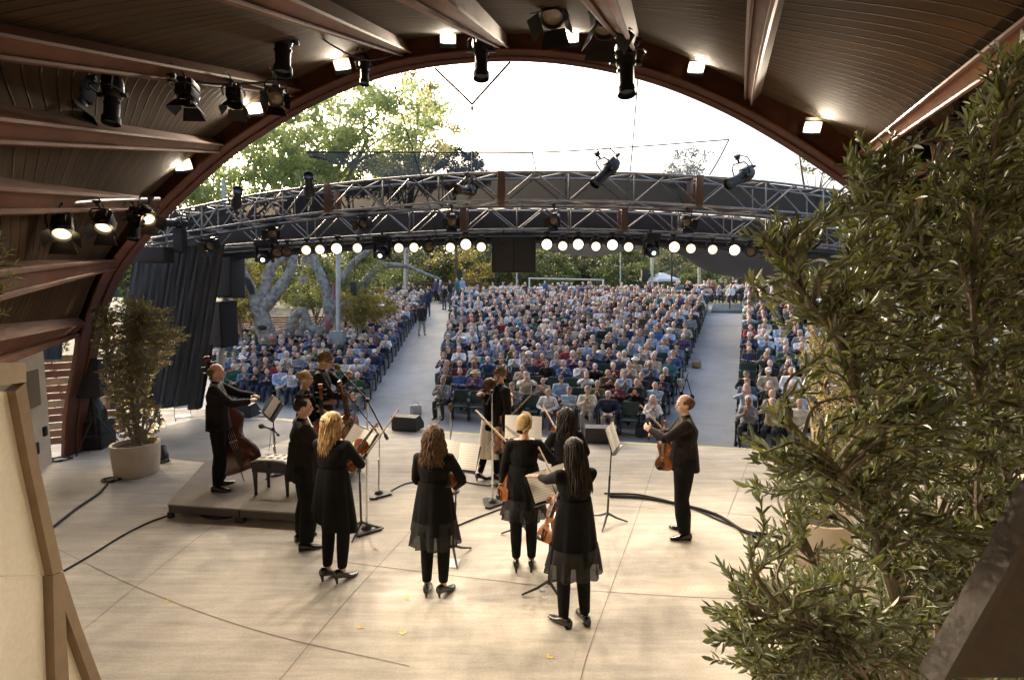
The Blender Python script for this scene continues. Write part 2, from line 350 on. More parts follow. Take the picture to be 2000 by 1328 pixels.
# roof covering outside the arch so no sky leaks over the ceiling
m = MB(); rf = [[r_[1], Vector((r_[1].x * 1.0, 3.4, r_[1].z + .35))] for r_ in rings if r_[1].z > 2.5]
m.add([p for r_ in rf for p in r_], [(2 * i, 2 * i + 1, 2 * i + 3, 2 * i + 2) for i in range(len(rf) - 1)])
ro = m.build('bandshell_roof', mat('roof_metal', (.2, .19, .18), .5)); tag(ro, 'curved outer roof skin of the bandshell', 'roof')
# side and back walls of the bandshell
def wall(name, label, pts, h0, h1, th=.25, mt=None):
    t_ = MB()
    for a, b_ in zip(pts[:-1], pts[1:]):
        a, b_ = Vector((*a, 0)), Vector((*b_, 0)); d = (b_ - a).normalized(); nn = Vector((-d.y, d.x, 0)) * th
        t_.prism([a + Vector((0, 0, h0)), b_ + Vector((0, 0, h0)), b_ + nn + Vector((0, 0, h0)), a + nn + Vector((0, 0, h0))], (0, 0, h1 - h0))
    return tag(t_.build(name, mt or m_stucco, smooth=False), label, 'wall')
base = F(102, 903); wl = [(base.x, base.y), (base.x + .75, base.y - 1.7), (-5.6, 4.6), (-4.6, 3.0), (-3.75, -1.4)]
t_ = thing('side_wall', 'beige stucco side wall left of the stage opening', 'wall')
wpts = [Vector((*p, 0)) for p in wl]
m = MB()
for a, b_ in zip(wpts[:-1], wpts[1:]):
    d = (b_ - a).normalized(); nn = Vector((d.y, -d.x, 0)) * .3
    if nn.x > 0: nn = -nn
    m.prism([a, b_, b_ + nn, a + nn], (0, 0, 3.1))
m.build('wall_face', m_stucco, t_, smooth=False)
m = MB(); a = wpts[0].lerp(wpts[1], .17); b_ = wpts[0].lerp(wpts[1], .47); inn = Vector((.045, 0, 0)); nz = P(62, 790, a.y).z; nz1 = P(62, 720, a.y).z
m.box(((a.x + b_.x) / 2 + .0, (a.y + b_.y) / 2, (nz + nz1) / 2), ((b_ - a).length, .05, nz1 - nz), Matrix.Rotation(math.atan2((b_ - a).y, (b_ - a).x), 3, 'Z'))
m.build('wall_niche', mat('niche', (.20, .15, .09), .7), t_, smooth=False)
m = MB(); a = wpts[0].lerp(wpts[1], .12); m.box((a.x + .01, a.y, 0.62), (.10, .05, .16), Matrix.Rotation(R(-66), 3, 'Z')); a = wpts[0].lerp(wpts[1], .33); m.box((a.x + .01, a.y, .42), (.14, .07, .2), Matrix.Rotation(R(-66), 3, 'Z'), bev=.02)
m.build('outlet_box', m_blackm, t_)
m = MB(); a, b_ = P(150, 632, 9.3), P(-60, 668, ZB); m.tube([a, b_, Vector((b_.x, -1.4, b_.z))], .16, 4); m.tube([a - Vector((0, 0, .2)), b_ - Vector((0, 0, .2))], .05, 6)
tag(m.build('ring_beam', m_brown), 'brown beam running along the top of the beige side wall', 'beam')
wall('rear_wall', 'back wall of the bandshell behind the viewpoint', [(4.2, -1.5), (-4.2, -1.5)], 0, 6.5)
wall('wing_wall', 'beige wing wall behind the olive tree on the right', [(9.4, 9.3), (7.0, 6.2), (4.6, 3.0), (3.75, -1.4)], 0, 4.0, -.25)
# ------------------------------------------------------------------ trusses over the stage front
ORD = 'first second third fourth fifth sixth seventh eighth ninth tenth eleventh twelfth thirteenth fourteenth fifteenth sixteenth seventeenth eighteenth nineteenth twentieth'.split() + ['twenty-%s' % s for s in 'first second third fourth fifth sixth seventh eighth ninth'.split()] + ['thirtieth'] + ['thirty-%s' % s for s in 'first second third fourth fifth sixth seventh eighth ninth'.split()] + ['fortieth'] + ['forty-%s' % s for s in 'first second third fourth fifth'.split()]
def truss(label, top, bot, Y, D, rad, joints, nsub):
    t_ = thing('lighting_truss', label, 'truss', group='aluminium trusses over the stage front')
    T = [P(x, y, Y) for x, y in top]; B = [P(x, y, Y) for x, y in bot]
    Tb = [p + Vector((0, D, 0)) for p in T]; Bb = [p + Vector((0, D, 0)) for p in B]
    for ch in (T, B, Tb, Bb):
        m = MB(); m.tube(crv(ch, 3), rad, 8); m.build('chord', m_alu, t_)
    m = MB(); d = rad * .62
    for i in range(len(T)):
        m.tube([T[i], B[i]], d * 1.1, 6); m.tube([Tb[i], Bb[i]], d, 6); m.tube([T[i], Tb[i]], d, 6); m.tube([B[i], Bb[i]], d, 6)
        if i < len(T) - 1:
            for (A_, A2, C_, C2) in ((T[i], T[i + 1], B[i], B[i + 1]), (Tb[i], Tb[i + 1], Bb[i], Bb[i + 1])):
                mid = (A_ + A2) / 2
                m.tube([C_, mid], d, 6); m.tube([mid, C2], d, 6)
            mid = (B[i] + B[i + 1]) / 2 + Vector((0, D, 0)); m.tube([B[i], mid], d, 6); m.tube([mid, B[i + 1]], d, 6)
            mid = (T[i] + T[i + 1]) / 2 + Vector((0, D, 0)); m.tube([T[i], mid], d, 6); m.tube([mid, T[i + 1]], d, 6)
    m.build('lattice', m_alu, t_)
    for j in joints:
        m = MB(); a, b_ = T[j], B[j]; c = (a + b_) / 2
        m.box(c, (.16, .05, (a - b_).length + .06), bev=.012); m.box(c + Vector((0, D, 0)), (.16, .05, (a - b_).length + .06), bev=.012); m.tube([c + Vector((0, -.02, 0)), c + Vector((0, D + .02, 0))], .03, 6); m.build('joint_plate', mat('joint_steel', (.20, .13, .10), .4, metal=.6), t_)
    return T, B, t_
top1 = [(250, 430), (335, 414), (394, 402), (470, 386), (552, 373), (640, 362), (748, 350), (857, 342), (979, 337), (1111, 336), (1239, 339), (1366, 345), (1496, 355), (1608, 369), (1720, 385), (1840, 408)]
bot1 = [(250, 474), (325, 461), (394, 449), (470, 437), (552, 425), (640, 414), (748, 405), (857, 396), (979, 392), (1111, 392), (1239, 395), (1366, 402), (1496, 411), (1608, 422), (1720, 438), (1840, 458)]
T1, B1, tr1 = truss('curved aluminium box truss, the upper and nearer of the two over the stage', top1, bot1, 11.2, .62, .026, (5, 8, 11), 2)
top2 = [(300, 450), (400, 432), (500, 424), (600, 418), (700, 413), (800, 409), (905, 406), (1010, 405), (1115, 406), (1220, 408), (1325, 413), (1430, 420), (1530, 429), (1640, 441), (1760, 456)]
bot2 = [(300, 497), (400, 484), (500, 475), (600, 468), (700, 461), (800, 455), (905, 450), (1010, 448), (1115, 448), (1220, 450), (1325, 455), (1430, 461), (1530, 470), (1640, 482), (1760, 498)]
T2, B2, tr2 = truss('darker aluminium truss below and behind the upper one, carrying the lamp row', top2, bot2, 12.5, .5, .026, (6, 9), 1)
m = MB()
up = crv([p + Vector((0, .9, .12)) for p in T2], 2); lo = crv([p + Vector((0, .9, -.24)) for p in B2], 2)
m.loft([[a, a + Vector((0, .1, 0)), b_ + Vector((0, .1, 0)), b_] for a, b_ in zip(up, lo)])
tag(m.build('fascia_board', mat('fascia', (.030, .022, .018), .6, .3, 2)), 'long dark fascia board behind the lower truss', 'board')
m = MB(); m.tube(crv([p + Vector((0, .1, -.20)) for p in B2], 2), .06, 6); tag(m.build('lamp_rail', m_blackm), 'black rail under the lower truss holding the row of lamps', 'rail')
# scrim inside the upper truss
def mesh_cloth(name, c, hole):
    m = mat(name, c, .8); N, L, b = nodes_of(m); tr = N.new('ShaderNodeBsdfTransparent'); mx = N.new('ShaderNodeMixShader'); mx.inputs[0].default_value = hole
    L.new(b.outputs[0], mx.inputs[1]); L.new(tr.outputs[0], mx.inputs[2]); L.new(mx.outputs[0], N['Material Output'].inputs[0]); return m
m = MB(); up = crv([p + Vector((0, .72, .16)) for p in T1], 2); lo = crv([p + Vector((0, .72, -.02)) for p in B1], 2)
m.loft([[a, a + Vector((0, .012, 0)), b_ + Vector((0, .012, 0)), b_] for a, b_ in zip(up, lo)])
tag(m.build('scrim', mesh_cloth('scrim_mesh', (.022, .026, .032), .10)), 'long strip of black mesh scrim hung behind the upper truss', 'scrim')
# ------------------------------------------------------------------ stage lamps
m_lens_on = mat('lamp_lens_on', (1, .9, .7), .3, emit=(1, .80, .50), es=7)
m_lens_soft = mat('lamp_lens_warm', (1, .85, .6), .3, emit=(1, .74, .42), es=2.0)
def hot_lens(m, peak, r0, r1, edge):
    N, L, b = nodes_of(m); tc = N.new('ShaderNodeTexCoord'); mp = N.new('ShaderNodeMapping'); mp.inputs['Scale'].default_value = (1, 0, 1); ln = N.new('ShaderNodeVectorMath'); ln.operation = 'LENGTH'; L.new(tc.outputs['Object'], mp.inputs[0]); L.new(mp.outputs[0], ln.inputs[0])
    r = N.new('ShaderNodeMapRange'); r.interpolation_type = 'SMOOTHSTEP'; r.inputs[1].default_value = r0; r.inputs[2].default_value = r1; r.inputs[3].default_value = peak; r.inputs[4].default_value = edge; L.new(ln.outputs['Value'], r.inputs[0]); L.new(r.outputs[0], b.inputs['Emission Strength'])
hot_lens(m_lens_on, 9, .045, .088, .8); hot_lens(m_lens_soft, 3.2, .025, .085, .35)
m_lens_flood = mat('flood_lens', (1, .9, .7), .3, emit=(1, .80, .52), es=5); hot_lens(m_lens_flood, 8, .05, .155, .55)
m_lens_off = mat('lamp_lens_off', (.20, .15, .11), .12, spec=.8)
m_lens_blue = mat('lens_glass', (.10, .13, .18), .08, spec=.9)
def clamp(m, z0, z1): m.tube([(0, 0, z0), (0, 0, z1)], .018, 6); m.box((0, 0, z1), (.05, .07, .06), bev=.008); m.tube([(-.05, 0, z1 + .03), (.05, 0, z1 + .03)], .022, 6)
def make_par():
    t_ = thing('par_lamp', 'x', 'stage lamp')
    m = MB(); m.lathe([(.05, .17), (.085, .14), (.095, .05), (.095, -.09), (.108, -.095), (.108, -.115), (.092, -.115), (.090, -.07)], rot=basis((0, 1, 0)), caps=False, n=20); m.build('can', m_black, t_)
    m = MB(); m.lathe([(.001, -.085), (.05, -.088), (.09, -.075)], rot=basis((0, 1, 0)), caps=False, n=20); m.build('lens', m_lens_on, t_)
    m = MB(); m.tube([(-.115, 0, 0), (-.115, 0, .10), (-.07, 0, .15), (.07, 0, .15), (.115, 0, .10), (.115, 0, 0)], .010, 6); clamp(m, .15, .19); m.build('yoke', m_black, t_)
    m = MB(); m.tube([(0, .16, .02), (.02, .22, .08), (.03, .15, .16), (.1, .05, .2)], .008, 5); m.build('lamp_cable', m_blackm, t_)
    return t_
def make_ellipsoidal():
    t_ = thing('ellipsoidal_spotlight', 'x', 'spotlight')         # lens towards +Y
    B_ = basis((0, 1, 0))
    m = MB(); m.lathe([(.02, -.26), (.07, -.25), (.105, -.17), (.115, -.06), (.10, .02), (.085, .05)], rot=B_, n=18); m.box((0, -.12, .10), (.12, .2, .05), bev=.015); m.build('body', m_black, t_)
    m = MB(); m.lathe([(.082, .04), (.080, .28), (.098, .285), (.098, .36), (.088, .36), (.085, .30)], rot=B_, n=18, caps=False); m.box((0, .10, .0), (.19, .03, .03)); m.build('lens_barrel', m_black, t_)
    m = MB(); m.lathe([(.001, .312), (.086, .305)], rot=B_, n=18, caps=False); m.build('lens', m_lens_blue, t_)
    m = MB()
    m.tube([(-.15, 0, 0), (-.15, 0, .17), (-.10, 0, .23), (.10, 0, .23), (.15, 0, .17), (.15, 0, 0)], .012, 6); clamp(m, .23, .32)
    m.tube([(-.17, 0, 0), (-.11, 0, 0)], .03, 8); m.tube([(.17, 0, 0), (.11, 0, 0)], .03, 8); m.build('yoke', m_black, t_)
    m = MB(); m.tube([(0, -.26, 0), (.03, -.36, .06), (.05, -.30, .25), (.08, -.1, .36)], .01, 5); m.box((.03, -.36, .06), (.05, .07, .04)); m.build('lamp_cable', m_blackm, t_)
    return t_
def make_fresnel():
    t_ = thing('fresnel_lamp', 'x', 'spotlight')
    B_ = basis((0, 1, 0))
    m = MB(); m.box((0, -.02, 0), (.22, .24, .24), bev=.03); m.box((0, -.04, .14), (.10, .16, .05), bev=.01); m.lathe([(.10, .10), (.105, .16), (.115, .16), (.115, .12)], rot=B_, n=18, caps=False); m.build('body', m_black, t_)
    m = MB(); m.lathe([(.001, .135), (.06, .13), (.10, .115)], rot=B_, n=18, caps=False); m.build('lens', m_lens_off, t_)
    for k, (ax, s) in enumerate((('z', 1), ('z', -1), ('x', 1), ('x', -1))):
        m = MB(); w0, w1 = .10, .15
        if ax == 'z': q = [(-w0, .165, s * .11), (w0, .165, s * .11), (w1, .30, s * .20), (-w1, .30, s * .20)]
        else: q = [(s * .11, .165, -w0), (s * .11, .165, w0), (s * .20, .28, w1 * .8), (s * .20, .28, -w1 * .8)]
        m.prism(q, (0, .004, 0)); m.build('barn_door', m_black, t_, smooth=False)
    m = MB(); m.tube([(-.15, 0, 0), (-.15, 0, .17), (-.10, 0, .24), (.10, 0, .24), (.15, 0, .17), (.15, 0, 0)], .012, 6); clamp(m, .24, .34); m.build('yoke', m_black, t_)
    m = MB(); m.tube([(0, -.14, 0), (.04, -.24, .08), (.05, -.2, .3), (.08, -.1, .38)], .01, 5); m.build('lamp_cable', m_blackm, t_)
    return t_
def make_mover():
    t_ = thing('moving_head_light', 'x', 'moving light')
    m = MB(); m.box((0, 0, .24), (.36, .30, .15), bev=.02); m.tube([(0, 0, .3), (0, 0, .42)], .03, 6); m.build('base_box', m_black, t_)
    m = MB(); m.box((-.17, 0, .0), (.05, .14, .36), bev=.015); m.box((.17, 0, 0), (.05, .14, .36), bev=.015); m.box((0, 0, .165), (.38, .16, .04), bev=.01); m.build('yoke', m_black, t_)
    m = MB(); m.lathe([(.06, .20), (.12, .17), (.135, 0), (.13, -.12), (.10, -.20), (.085, -.2), (.08, -.17)], c=(0, 0, -.06), rot=basis((0, .8, .35)), n=18); m.build('head', m_black, t_)
    m = MB(); m.ell((0, -.15, -.13), (.045, .03, .045), m=0); m.build('lens', mat('lens_glow', (.6, .7, .5), .1, emit=(.75, .9, .6), es=2.5), t_)
    return t_
def make_flood():
    t_ = thing('floodlight', 'x', 'floodlight')
    m = MB(); m.box((0, .07, 0), (.30, .12, .22), bev=.02); m.tube([(0, .12, .1), (0, .2, .22)], .02, 6); m.build('housing', m_black, t_)
    m = MB(); m.box((0, .0, 0), (.27, .02, .19), bev=.006); m.build('lens', m_lens_flood, t_)
    m = MB(); m.prism([(-.15, -.02, .11), (.15, -.02, .11), (.14, -.10, .13), (-.14, -.10, .13)], (0, 0, .004)); m.build('visor', m_black, t_, smooth=False)
    return t_
LAMPS = {'par': make_par(), 'ell': make_ellipsoidal(), 'fre': make_fresnel(), 'mov': make_mover(), 'flo': make_flood()}
used = set()
def lamp(kind, loc, rot, label, group, sc=1.0, lens=None):
    src = LAMPS[kind]
    if kind not in used:
        used.add(kind); r = src; r.location = loc; r.rotation_euler = rot; r.scale = (sc,) * 3; r['label'] = label; r['group'] = group
    else: r = dup(src, loc, rot, label, group, sc)
    if lens:
        for c in r.children:
            if c.name.split('.')[0] == 'lens':
                if c.data.users > 1 or True: c.data = c.data.copy(); c.data.materials[0] = lens
    return r
# the lamp row: lit or not, x, y, glare
WARM = (1, .835, .63)
row = [(543, 494, 0), (562, 492, 0), (600, 489, 1), (627, 488, 1), (660, 486, 2), (700, 485, 1), (780, 485, 1), (810, 484, 1), (838, 483, 0), (880, 484, 1), (910, 478, 2), (940, 483, 1), (1068, 478, 2), (1099, 481, 1), (1129, 478, 2), (1163, 482, 1), (1195, 479, 2), (1227, 483, 1), (1315, 483, 2), (1348, 486, 1), (1390, 488, 1), (1432, 489, 2), (1465, 492, 0), (1496, 493, 0)]
for i, (x, y, k) in enumerate(row):
    p = P(x, y, 12.2); sc = 1.18 if k < 2 else 1.3
    lit = ('unlit brown-faced round lamp', 'glowing round lamp', 'brightest glowing round lamp')[k]
    aim = Vector((p.x * .35 + random.uniform(-1, 1), random.uniform(1.8, 4.8), 0)); d = (aim - p).normalized()
    yaw = math.atan2(d.x, -d.y) ; pitch = math.asin(-d.z)
    lamp('par', p, (-pitch * .0 + R(4), 0, yaw * .5), '%s on the rail under the truss, %s from the left' % (lit, ORD[i]), 'round lamps in the row under the truss', sc, m_lens_on if k == 2 else (m_lens_soft if k == 1 else m_lens_off))
    if k and (i % 2 == 0 or k == 2): spot('lamp_beam', p + Vector((0, -.22, -.01)), aim, 172 if k == 2 else 118, 40, WARM, .06, .7)
for x, y, l in ((517, 505, 'far left'), (747, 497, 'left of centre'), (1270, 492, 'right of the centre speakers'), (1541, 512, 'far right, half behind the olive branches')):
    lamp('mov', P(x, y - 8, 12.2), (0, 0, random.uniform(-.3, .3)), 'black moving head light hanging under the truss, %s' % l, 'moving head lights', 1.05)
# floods along the arch
fl = [(357, 322), (495, 212), (668, 126), (875, 75), (1115, 73), (1360, 132), (1587, 249)]
for i, (x, y) in enumerate(fl):
    p = P(x, y, 8.95); aim = Vector((p.x * .35, 2.2, .6))
    lamp('flo', p, (R(-10), R(0) if 2 < i < 5 else R(10 if i > 4 else -14), math.atan2(p.x, 9) * -1.0), 'glowing square floodlight inside the roof arch, %s from the left' % ORD[i], 'floodlights along the arch', .95)
    spot('flood_beam', p + Vector((0, -.16, -.02)), aim, 122, 86, WARM, .1, .8)
# spotlights clipped to the upper truss and hung below it
ell_t = [(604, 368, 10.9, (R(35), 0, R(200)), 1.0, 'pointing down right, on the left half of the upper truss'), (462, 392, 10.9, (R(30), 0, R(215)), .95, 'near the left end of the upper truss'), (1187, 334, 10.8, (R(-42), 0, R(118)), 1.25, 'tilted up on top of the upper truss right of centre'),
         (1450, 346, 10.8, (R(-25), 0, R(118)), 1.25, 'tilted up on top of the upper truss at its right'), (913, 373, 10.8, (R(-6), 0, R(150)), 1.0, 'lying level across the truss left of centre'), (345, 436, 10.9, (R(-5), 0, R(165)), .95, 'at the left end of the upper truss beside the arch')]
for x, y, Y, rt, sc, l in ell_t:
    r_ = lamp('ell', P(x, y, Y), rt, 'black tubular spotlight %s' % l, 'spotlights on the trusses', sc, m_lens_off if x in (913, 345) else None)
for i, (x, y) in enumerate(((415, 478), (534, 455), (714, 436), (884, 432), (1084, 430), (1337, 434), (1545, 450))):
    lamp('fre', P(x, y, 11.9), (R(-20), 0, R(180) + random.uniform(-.4, .4)), 'black box spotlight hanging inside the lower truss, %s from the left' % ORD[i], 'box spotlights in the lower truss', .95)
# spotlights under the roof
def hung(kind, x, y, Y, rt, sc, l, lens=None): lamp(kind, P(x, y, Y), rt, l, 'spotlights under the roof', sc, lens)
hung('ell', 552, 82, 6.2, (R(-84), 0, R(190)), 1.05, 'black tubular spotlight hanging straight down beside the upper left roof beam')
hung('fre', 152, 178, 4.6, (R(-68), 0, R(170)), .80, 'black box spotlight hanging from the left pipe, left of the others')
hung('ell', 220, 186, 4.6, (R(-80), 0, R(185)), .72, 'black tubular spotlight on the left pipe with a pale gel in front')
hung('fre', 366, 180, 5.4, (R(-80), 0, R(185)), .76, 'black box spotlight on the left pipe, third from the left')
hung('fre', 458, 188, 6.3, (R(-75), 0, R(200)), .76, 'dim grey box spotlight beside the glowing floodlight')
hung('fre', 540, 190, 6.9, (R(-30), 0, R(200)), .85, 'round faced spotlight at the arch end of the left pipe')
hung('ell', 940, 98, 8.4, (R(-82), 0, R(180)), 1.3, 'black tubular spotlight hanging at the crown of the arch against the sky')
hung('fre', 1082, 14, 5.2, (R(-65), 0, R(160)), 1.0, 'black box spotlight cut off by the top of the picture')
hung('fre', 1182, 30, 5.2, (R(-75), 0, R(190)), 1.1, 'black box spotlight with blue glints under the roof right of centre')
hung('ell', 1222, 122, 7.6, (R(-80), 0, R(185)), 1.35, 'long black spotlight below the box spotlight right of the roof centre')
hung('fre', 122, 446, 4.3, (R(-40), 0, R(215)), .62, 'lit box spotlight with open barn doors, low on the left wall', m_lens_soft)
hung('fre', 206, 434, 4.9, (R(-45), 0, R(200)), .62, 'lit box spotlight in the middle of the low left group', m_lens_soft)
hung('ell', 262, 432, 5.6, (R(-70), 0, R(205)), .60, 'small black tubular spotlight in the low left group')
hung('fre', 284, 422, 5.7, (R(-35), 0, R(240)), .62, 'lit spotlight with a wide pale barn door next to the arch', m_lens_soft)
hung('fre', 1790, 318, 6.2, (R(-45), 0, R(150)), 1.1, 'black box spotlight behind the top olive sprigs at right')
hung('ell', 1880, 310, 5.0, (R(-40), 0, R(130)), 1.1, 'black tubular spotlight under the right rib beam')
hung('fre', 1895, 225, 5.0, (R(-60), 0, R(140)), .8, 'black box spotlight high on the right pipe')
hung('ell', 2, 148, 3.9, (R(-70), 0, R(170)), .6, 'black spotlight cut off by the left edge of the picture')
hung('ell', 712, 132, 8.6, (R(-80), 0, R(185)), .8, 'small black spotlight between the two left floodlights on the arch')
for x, y, Y in ((130, 452, 4.4), (212, 442, 5.0), (292, 428, 5.8)): spot('side_beam', P(x, y, Y) + Vector((.22, .0, -.12)), (1.2, 4.2, 1.2) if x < 250 else (1.35, 1.9, 3.15), 150 if x < 250 else 230, 75 if x < 250 else 36, WARM, .07, .7)
# pipes and conduits under the roof
def pipe(label, px, r, mt=m_alu, name='lighting_pipe', cat='pipe'):
    m = MB(); m.tube([P(*q) for q in px], r, 8); return tag(m.build(name, mt), label, cat)
pipe('thin pipe carrying four spotlights along the upper left roof', [(0, 108, 3.9), (240, 128, 4.9), (400, 146, 5.9), (560, 185, 7.4)], .022, m_brown)
pipe('thin pipe carrying the low group of lit spotlights at left', [(0, 408, 3.7), (200, 392, 5.0), (310, 388, 6.2)], .022)
pipe('bright pipe crossing the roof beam left of the crown', [(600, 52, 6.2), (880, -12, 6.6)], .03)
pipe('shiny pipe with looped cable along the right rib beam', [(2010, 110, 4.6), (1880, 190, 5.6), (1770, 275, 7.0)], .03)
pipe('pipe under the roof crown holding box spotlights', [(1205, -20, 5.2), (1240, 90, 8.2)], .02, m_brown)
pipe('bright conduit running down the steep rib beam', [(1500, -10, 3.7), (1477, 175, 8.8)], .018)
def cable(label, pts, r=.012, name='cable', mt=m_blackm, k=6):
    m = MB(); m.tube(crv(pts, k), r, 6); return tag(m.build(name, mt), label, 'cable')
cable('looped black cable along the left lamp pipe', [P(0, 100, 3.8), P(60, 92, 4.0), P(110, 110, 4.2), P(200, 120, 4.6), P(270, 135, 5), P(330, 150, 5.4), P(430, 165, 6), P(540, 160, 7)], .014)
cable('thin black cable sagging from the roof to the arch left of centre', [P(600, 50, 6.2), P(650, 90, 7), P(720, 118, 8), P(790, 100, 9)], .012)
cable('grey looped cable hanging from the right pipe', [P(1990, 120, 4.7), P(1900, 160, 5.2), P(1870, 215, 5.5), P(1830, 232, 5.9), P(1790, 275, 6.4), P(1760, 270, 7)], .016)
cable('long thin cable strung along the right side of the roof', [P(1240, 40, 6), P(1450, 85, 6.5), P(1580, 155, 7.2), P(1700, 275, 8.6)], .012)
cable('thin black cable hanging from the arch to the truss right of centre', [P(1246, 150, 9.6), P(1240, 230, 10.2), P(1236, 280, 10.8), P(1231, 335, 11.3)], .013)
cable('thin black wire from the arch down across the trees', [P(755, 100, 9.6), P(790, 240, 10.4), P(830, 370, 11.2), P(860, 490, 12.2)], .010)
t_ = thing('hanging_bridle', 'black V shaped bridle hanging from the arch crown holding the truss', 'bridle')
m = MB(); m.tube([P(850, 134, 9.7), P(922, 204, 10.4)], .022, 6); m.tube([P(996, 122, 9.7), P(922, 204, 10.4)], .022, 6); m.build('strap', m_blackm, t_)
m = MB(); m.ell(P(922, 212, 10.4), (.03, .03, .06)); m.build('shackle', m_galv, t_)
m = MB(); m.tube([P(922, 214, 10.4), P(921, 345, 11.3)], .007, 5); m.build('wire_rope', m_galv, t_)
# ------------------------------------------------------------------ sails, drape, speakers
def sheet(name, label, cat, A, B_, mt, n=16, mrows=5, sag=0.0, wob=0.0, th=.01, off=None):
    A, B_ = crv(A, n), crv(B_, n); k = min(len(A), len(B_)); fr, bk = [], []
    for i in range(k):
        for j in range(mrows + 1):
            t = j / mrows; p = A[i].lerp(B_[i], t)
            p = p + Vector((0, wob * math.sin(i * .9 + j * .35) * (1 - .3 * t) + wob * .5 * math.sin(i * 2.3), -sag * math.sin(math.pi * t) - sag * .4 * math.sin(math.pi * i / k)))
            fr.append(p); bk.append(p + Vector((0, th, th)))
    w_ = mrows + 1; N_ = len(fr)
    fs = [(i * w_ + j, (i + 1) * w_ + j, (i + 1) * w_ + j + 1, i * w_ + j + 1) for i in range(k - 1) for j in range(mrows)]
    m = MB(); m.add(fr + bk, fs + [tuple(reversed([q + N_ for q in f])) for f in fs]); return tag(m.build(name, mt, ang=60), label, cat)
sheet('shade_net', 'dark see-through shade net stretched above the left half of the truss', 'shade net', [P(598, 298, 13), P(800, 298, 14.5), P(1040, 299, 16)], [P(610, 303, 13), P(790, 352, 14), P(1040, 345, 15)], mesh_cloth('net_dark', (.06, .065, .07), .52), 8, 4, .1)
sheet('shade_net', 'pale see-through shade net corner above the right half of the truss', 'shade net', [P(1045, 299, 16), P(1240, 288, 17), P(1424, 274, 18)], [P(1045, 345, 15), P(1220, 350, 15.5), P(1388, 342, 16)], mesh_cloth('net_pale', (.30, .32, .34), .82), 8, 4, .1)
cable('black rope along the top edge of the shade nets', [P(598, 297, 13), P(800, 298, 14.5), P(1045, 298, 16), P(1240, 287, 17), P(1424, 273, 18)], .02, 'rope')
cable('black rope from the net corner down to the truss at right', [P(1424, 273, 18), P(1405, 310, 17), P(1386, 342, 16)], .02, 'rope')
cable('short black rope from the net edge down to the truss', [P(1040, 299, 16), P(1044, 318, 15.5), P(1047, 338, 15)], .02, 'rope')
sheet('shade_sail', 'large grey shade sail hanging beyond the right lamps', 'shade sail', [P(1280, 470, 24), P(1480, 468, 22), P(1760, 478, 19)], [P(1300, 474, 26), P(1420, 535, 26), P(1760, 545, 24)], mat('sail_grey', (.16, .165, .17), .8, .15, .6, transl=.2), 8, 5, .3)
sheet('shade_sail', 'pale shade sail seen between the centre speakers and the lamps', 'shade sail', [P(1046, 462, 26), P(1150, 462, 26), P(1270, 466, 26)], [P(1046, 484, 28), P(1150, 498, 28), P(1262, 482, 28)], mat('sail_pale', (.42, .44, .46), .8, .1, .6), 6, 4, .2)
m_drape = mat('black_drape', (.026, .028, .031), .62, .4, .8, .25, 90, spec=.6)
sheet('stage_drape', 'tall black mesh drape hanging at the left of the stage opening', 'drape', [P(262, 488, 11.8), P(330, 484, 12.0), P(388, 480, 12.1), P(438, 478, 12.2)], [P(215, 800, 11.4), P(280, 800, 11.6), P(335, 796, 11.7), P(392, 786, 12)], m_drape, 26, 14, 0, .026)
sheet('stage_drape', 'narrow black drape strip hanging below the tall drape by the bassist', 'drape', [P(375, 690, 12.6), P(400, 680, 12.6), P(416, 672, 12.6)], [P(365, 800, 12.5), P(385, 800, 12.5), P(396, 796, 12.5)], m_drape, 8, 8, 0, .05)
m_grille = mat('speaker_grille', (.020, .020, .022), .55, .2, 60, .3, 240)
def speaker(loc, d, rot, label, group=None, name='loudspeaker'):
    t_ = thing(name, label, 'loudspeaker', loc, 0, group, rot=rot)
    m = MB(); m.box((0, 0, 0), d, bev=min(d) * .05); m.build('cabinet', m_blackm, t_)
    m = MB(); m.box((0, -d[1] / 2 - .004, 0), (d[0] * .92, .016, d[2] * .94), bev=.004); m.build('grille', m_grille, t_)
    for s in (-1, 1):
        m = MB(); m.box((0, -d[1] / 2 - .014, s * d[2] * .27), (d[0] * .28, .01, d[2] * .05)); m.build('handle', m_black, t_)
    return t_
speaker(P(451, 537, 13.4), (.44, .5, 1.18), (R(-3), 0, R(-12)), 'tall black speaker, the upper of the two hung beside the left drape', 'speakers hung at left')
speaker(P(432, 631, 13.4), (.62, .5, 1.2), (R(4), R(5), R(-22)), 'tall black speaker, the lower of the two hung beside the left drape', 'speakers hung at left')
speaker(P(981, 497, 12.7), (.54, .5, .86), (R(6), 0, R(4)), 'black speaker hung at the centre of the truss, left one of the pair', 'centre speakers')
speaker(P(1025, 497, 12.7), (.54, .5, .86), (R(6), 0, R(-4)), 'black speaker hung at the centre of the truss, right one of the pair', 'centre speakers')
speaker(P(300, 498, 10.8), (.62, .4, .32), (0, 0, R(10)), 'black speaker box lying flat beside the arch above the drape')
speaker(P(352, 470, 11.0), (.18, .25, .5), (0, 0, R(10)), 'small black speaker hanging from the left end of the truss')
m = MB(); m.tube([P(432, 700, 13.6), P(446, 480, 13.6)], .09, 8); m.tube([P(427, 760, 13.6), P(432, 690, 13.6)], .11, 8); tag(m.build('speaker_pole', m_galv), 'grey steel pole behind the hung speakers at left', 'pole')
m = MB()
for dx in (-.25, .25): m.tube([P(1003, 470, 12.7) + Vector((dx, 0, 0)), P(1003, 440, 12.6) + Vector((dx, 0, 0))], .015, 5)
tag(m.build('speaker_hanger', m_black), 'steel straps holding the centre speaker pair to the truss', 'hanger')
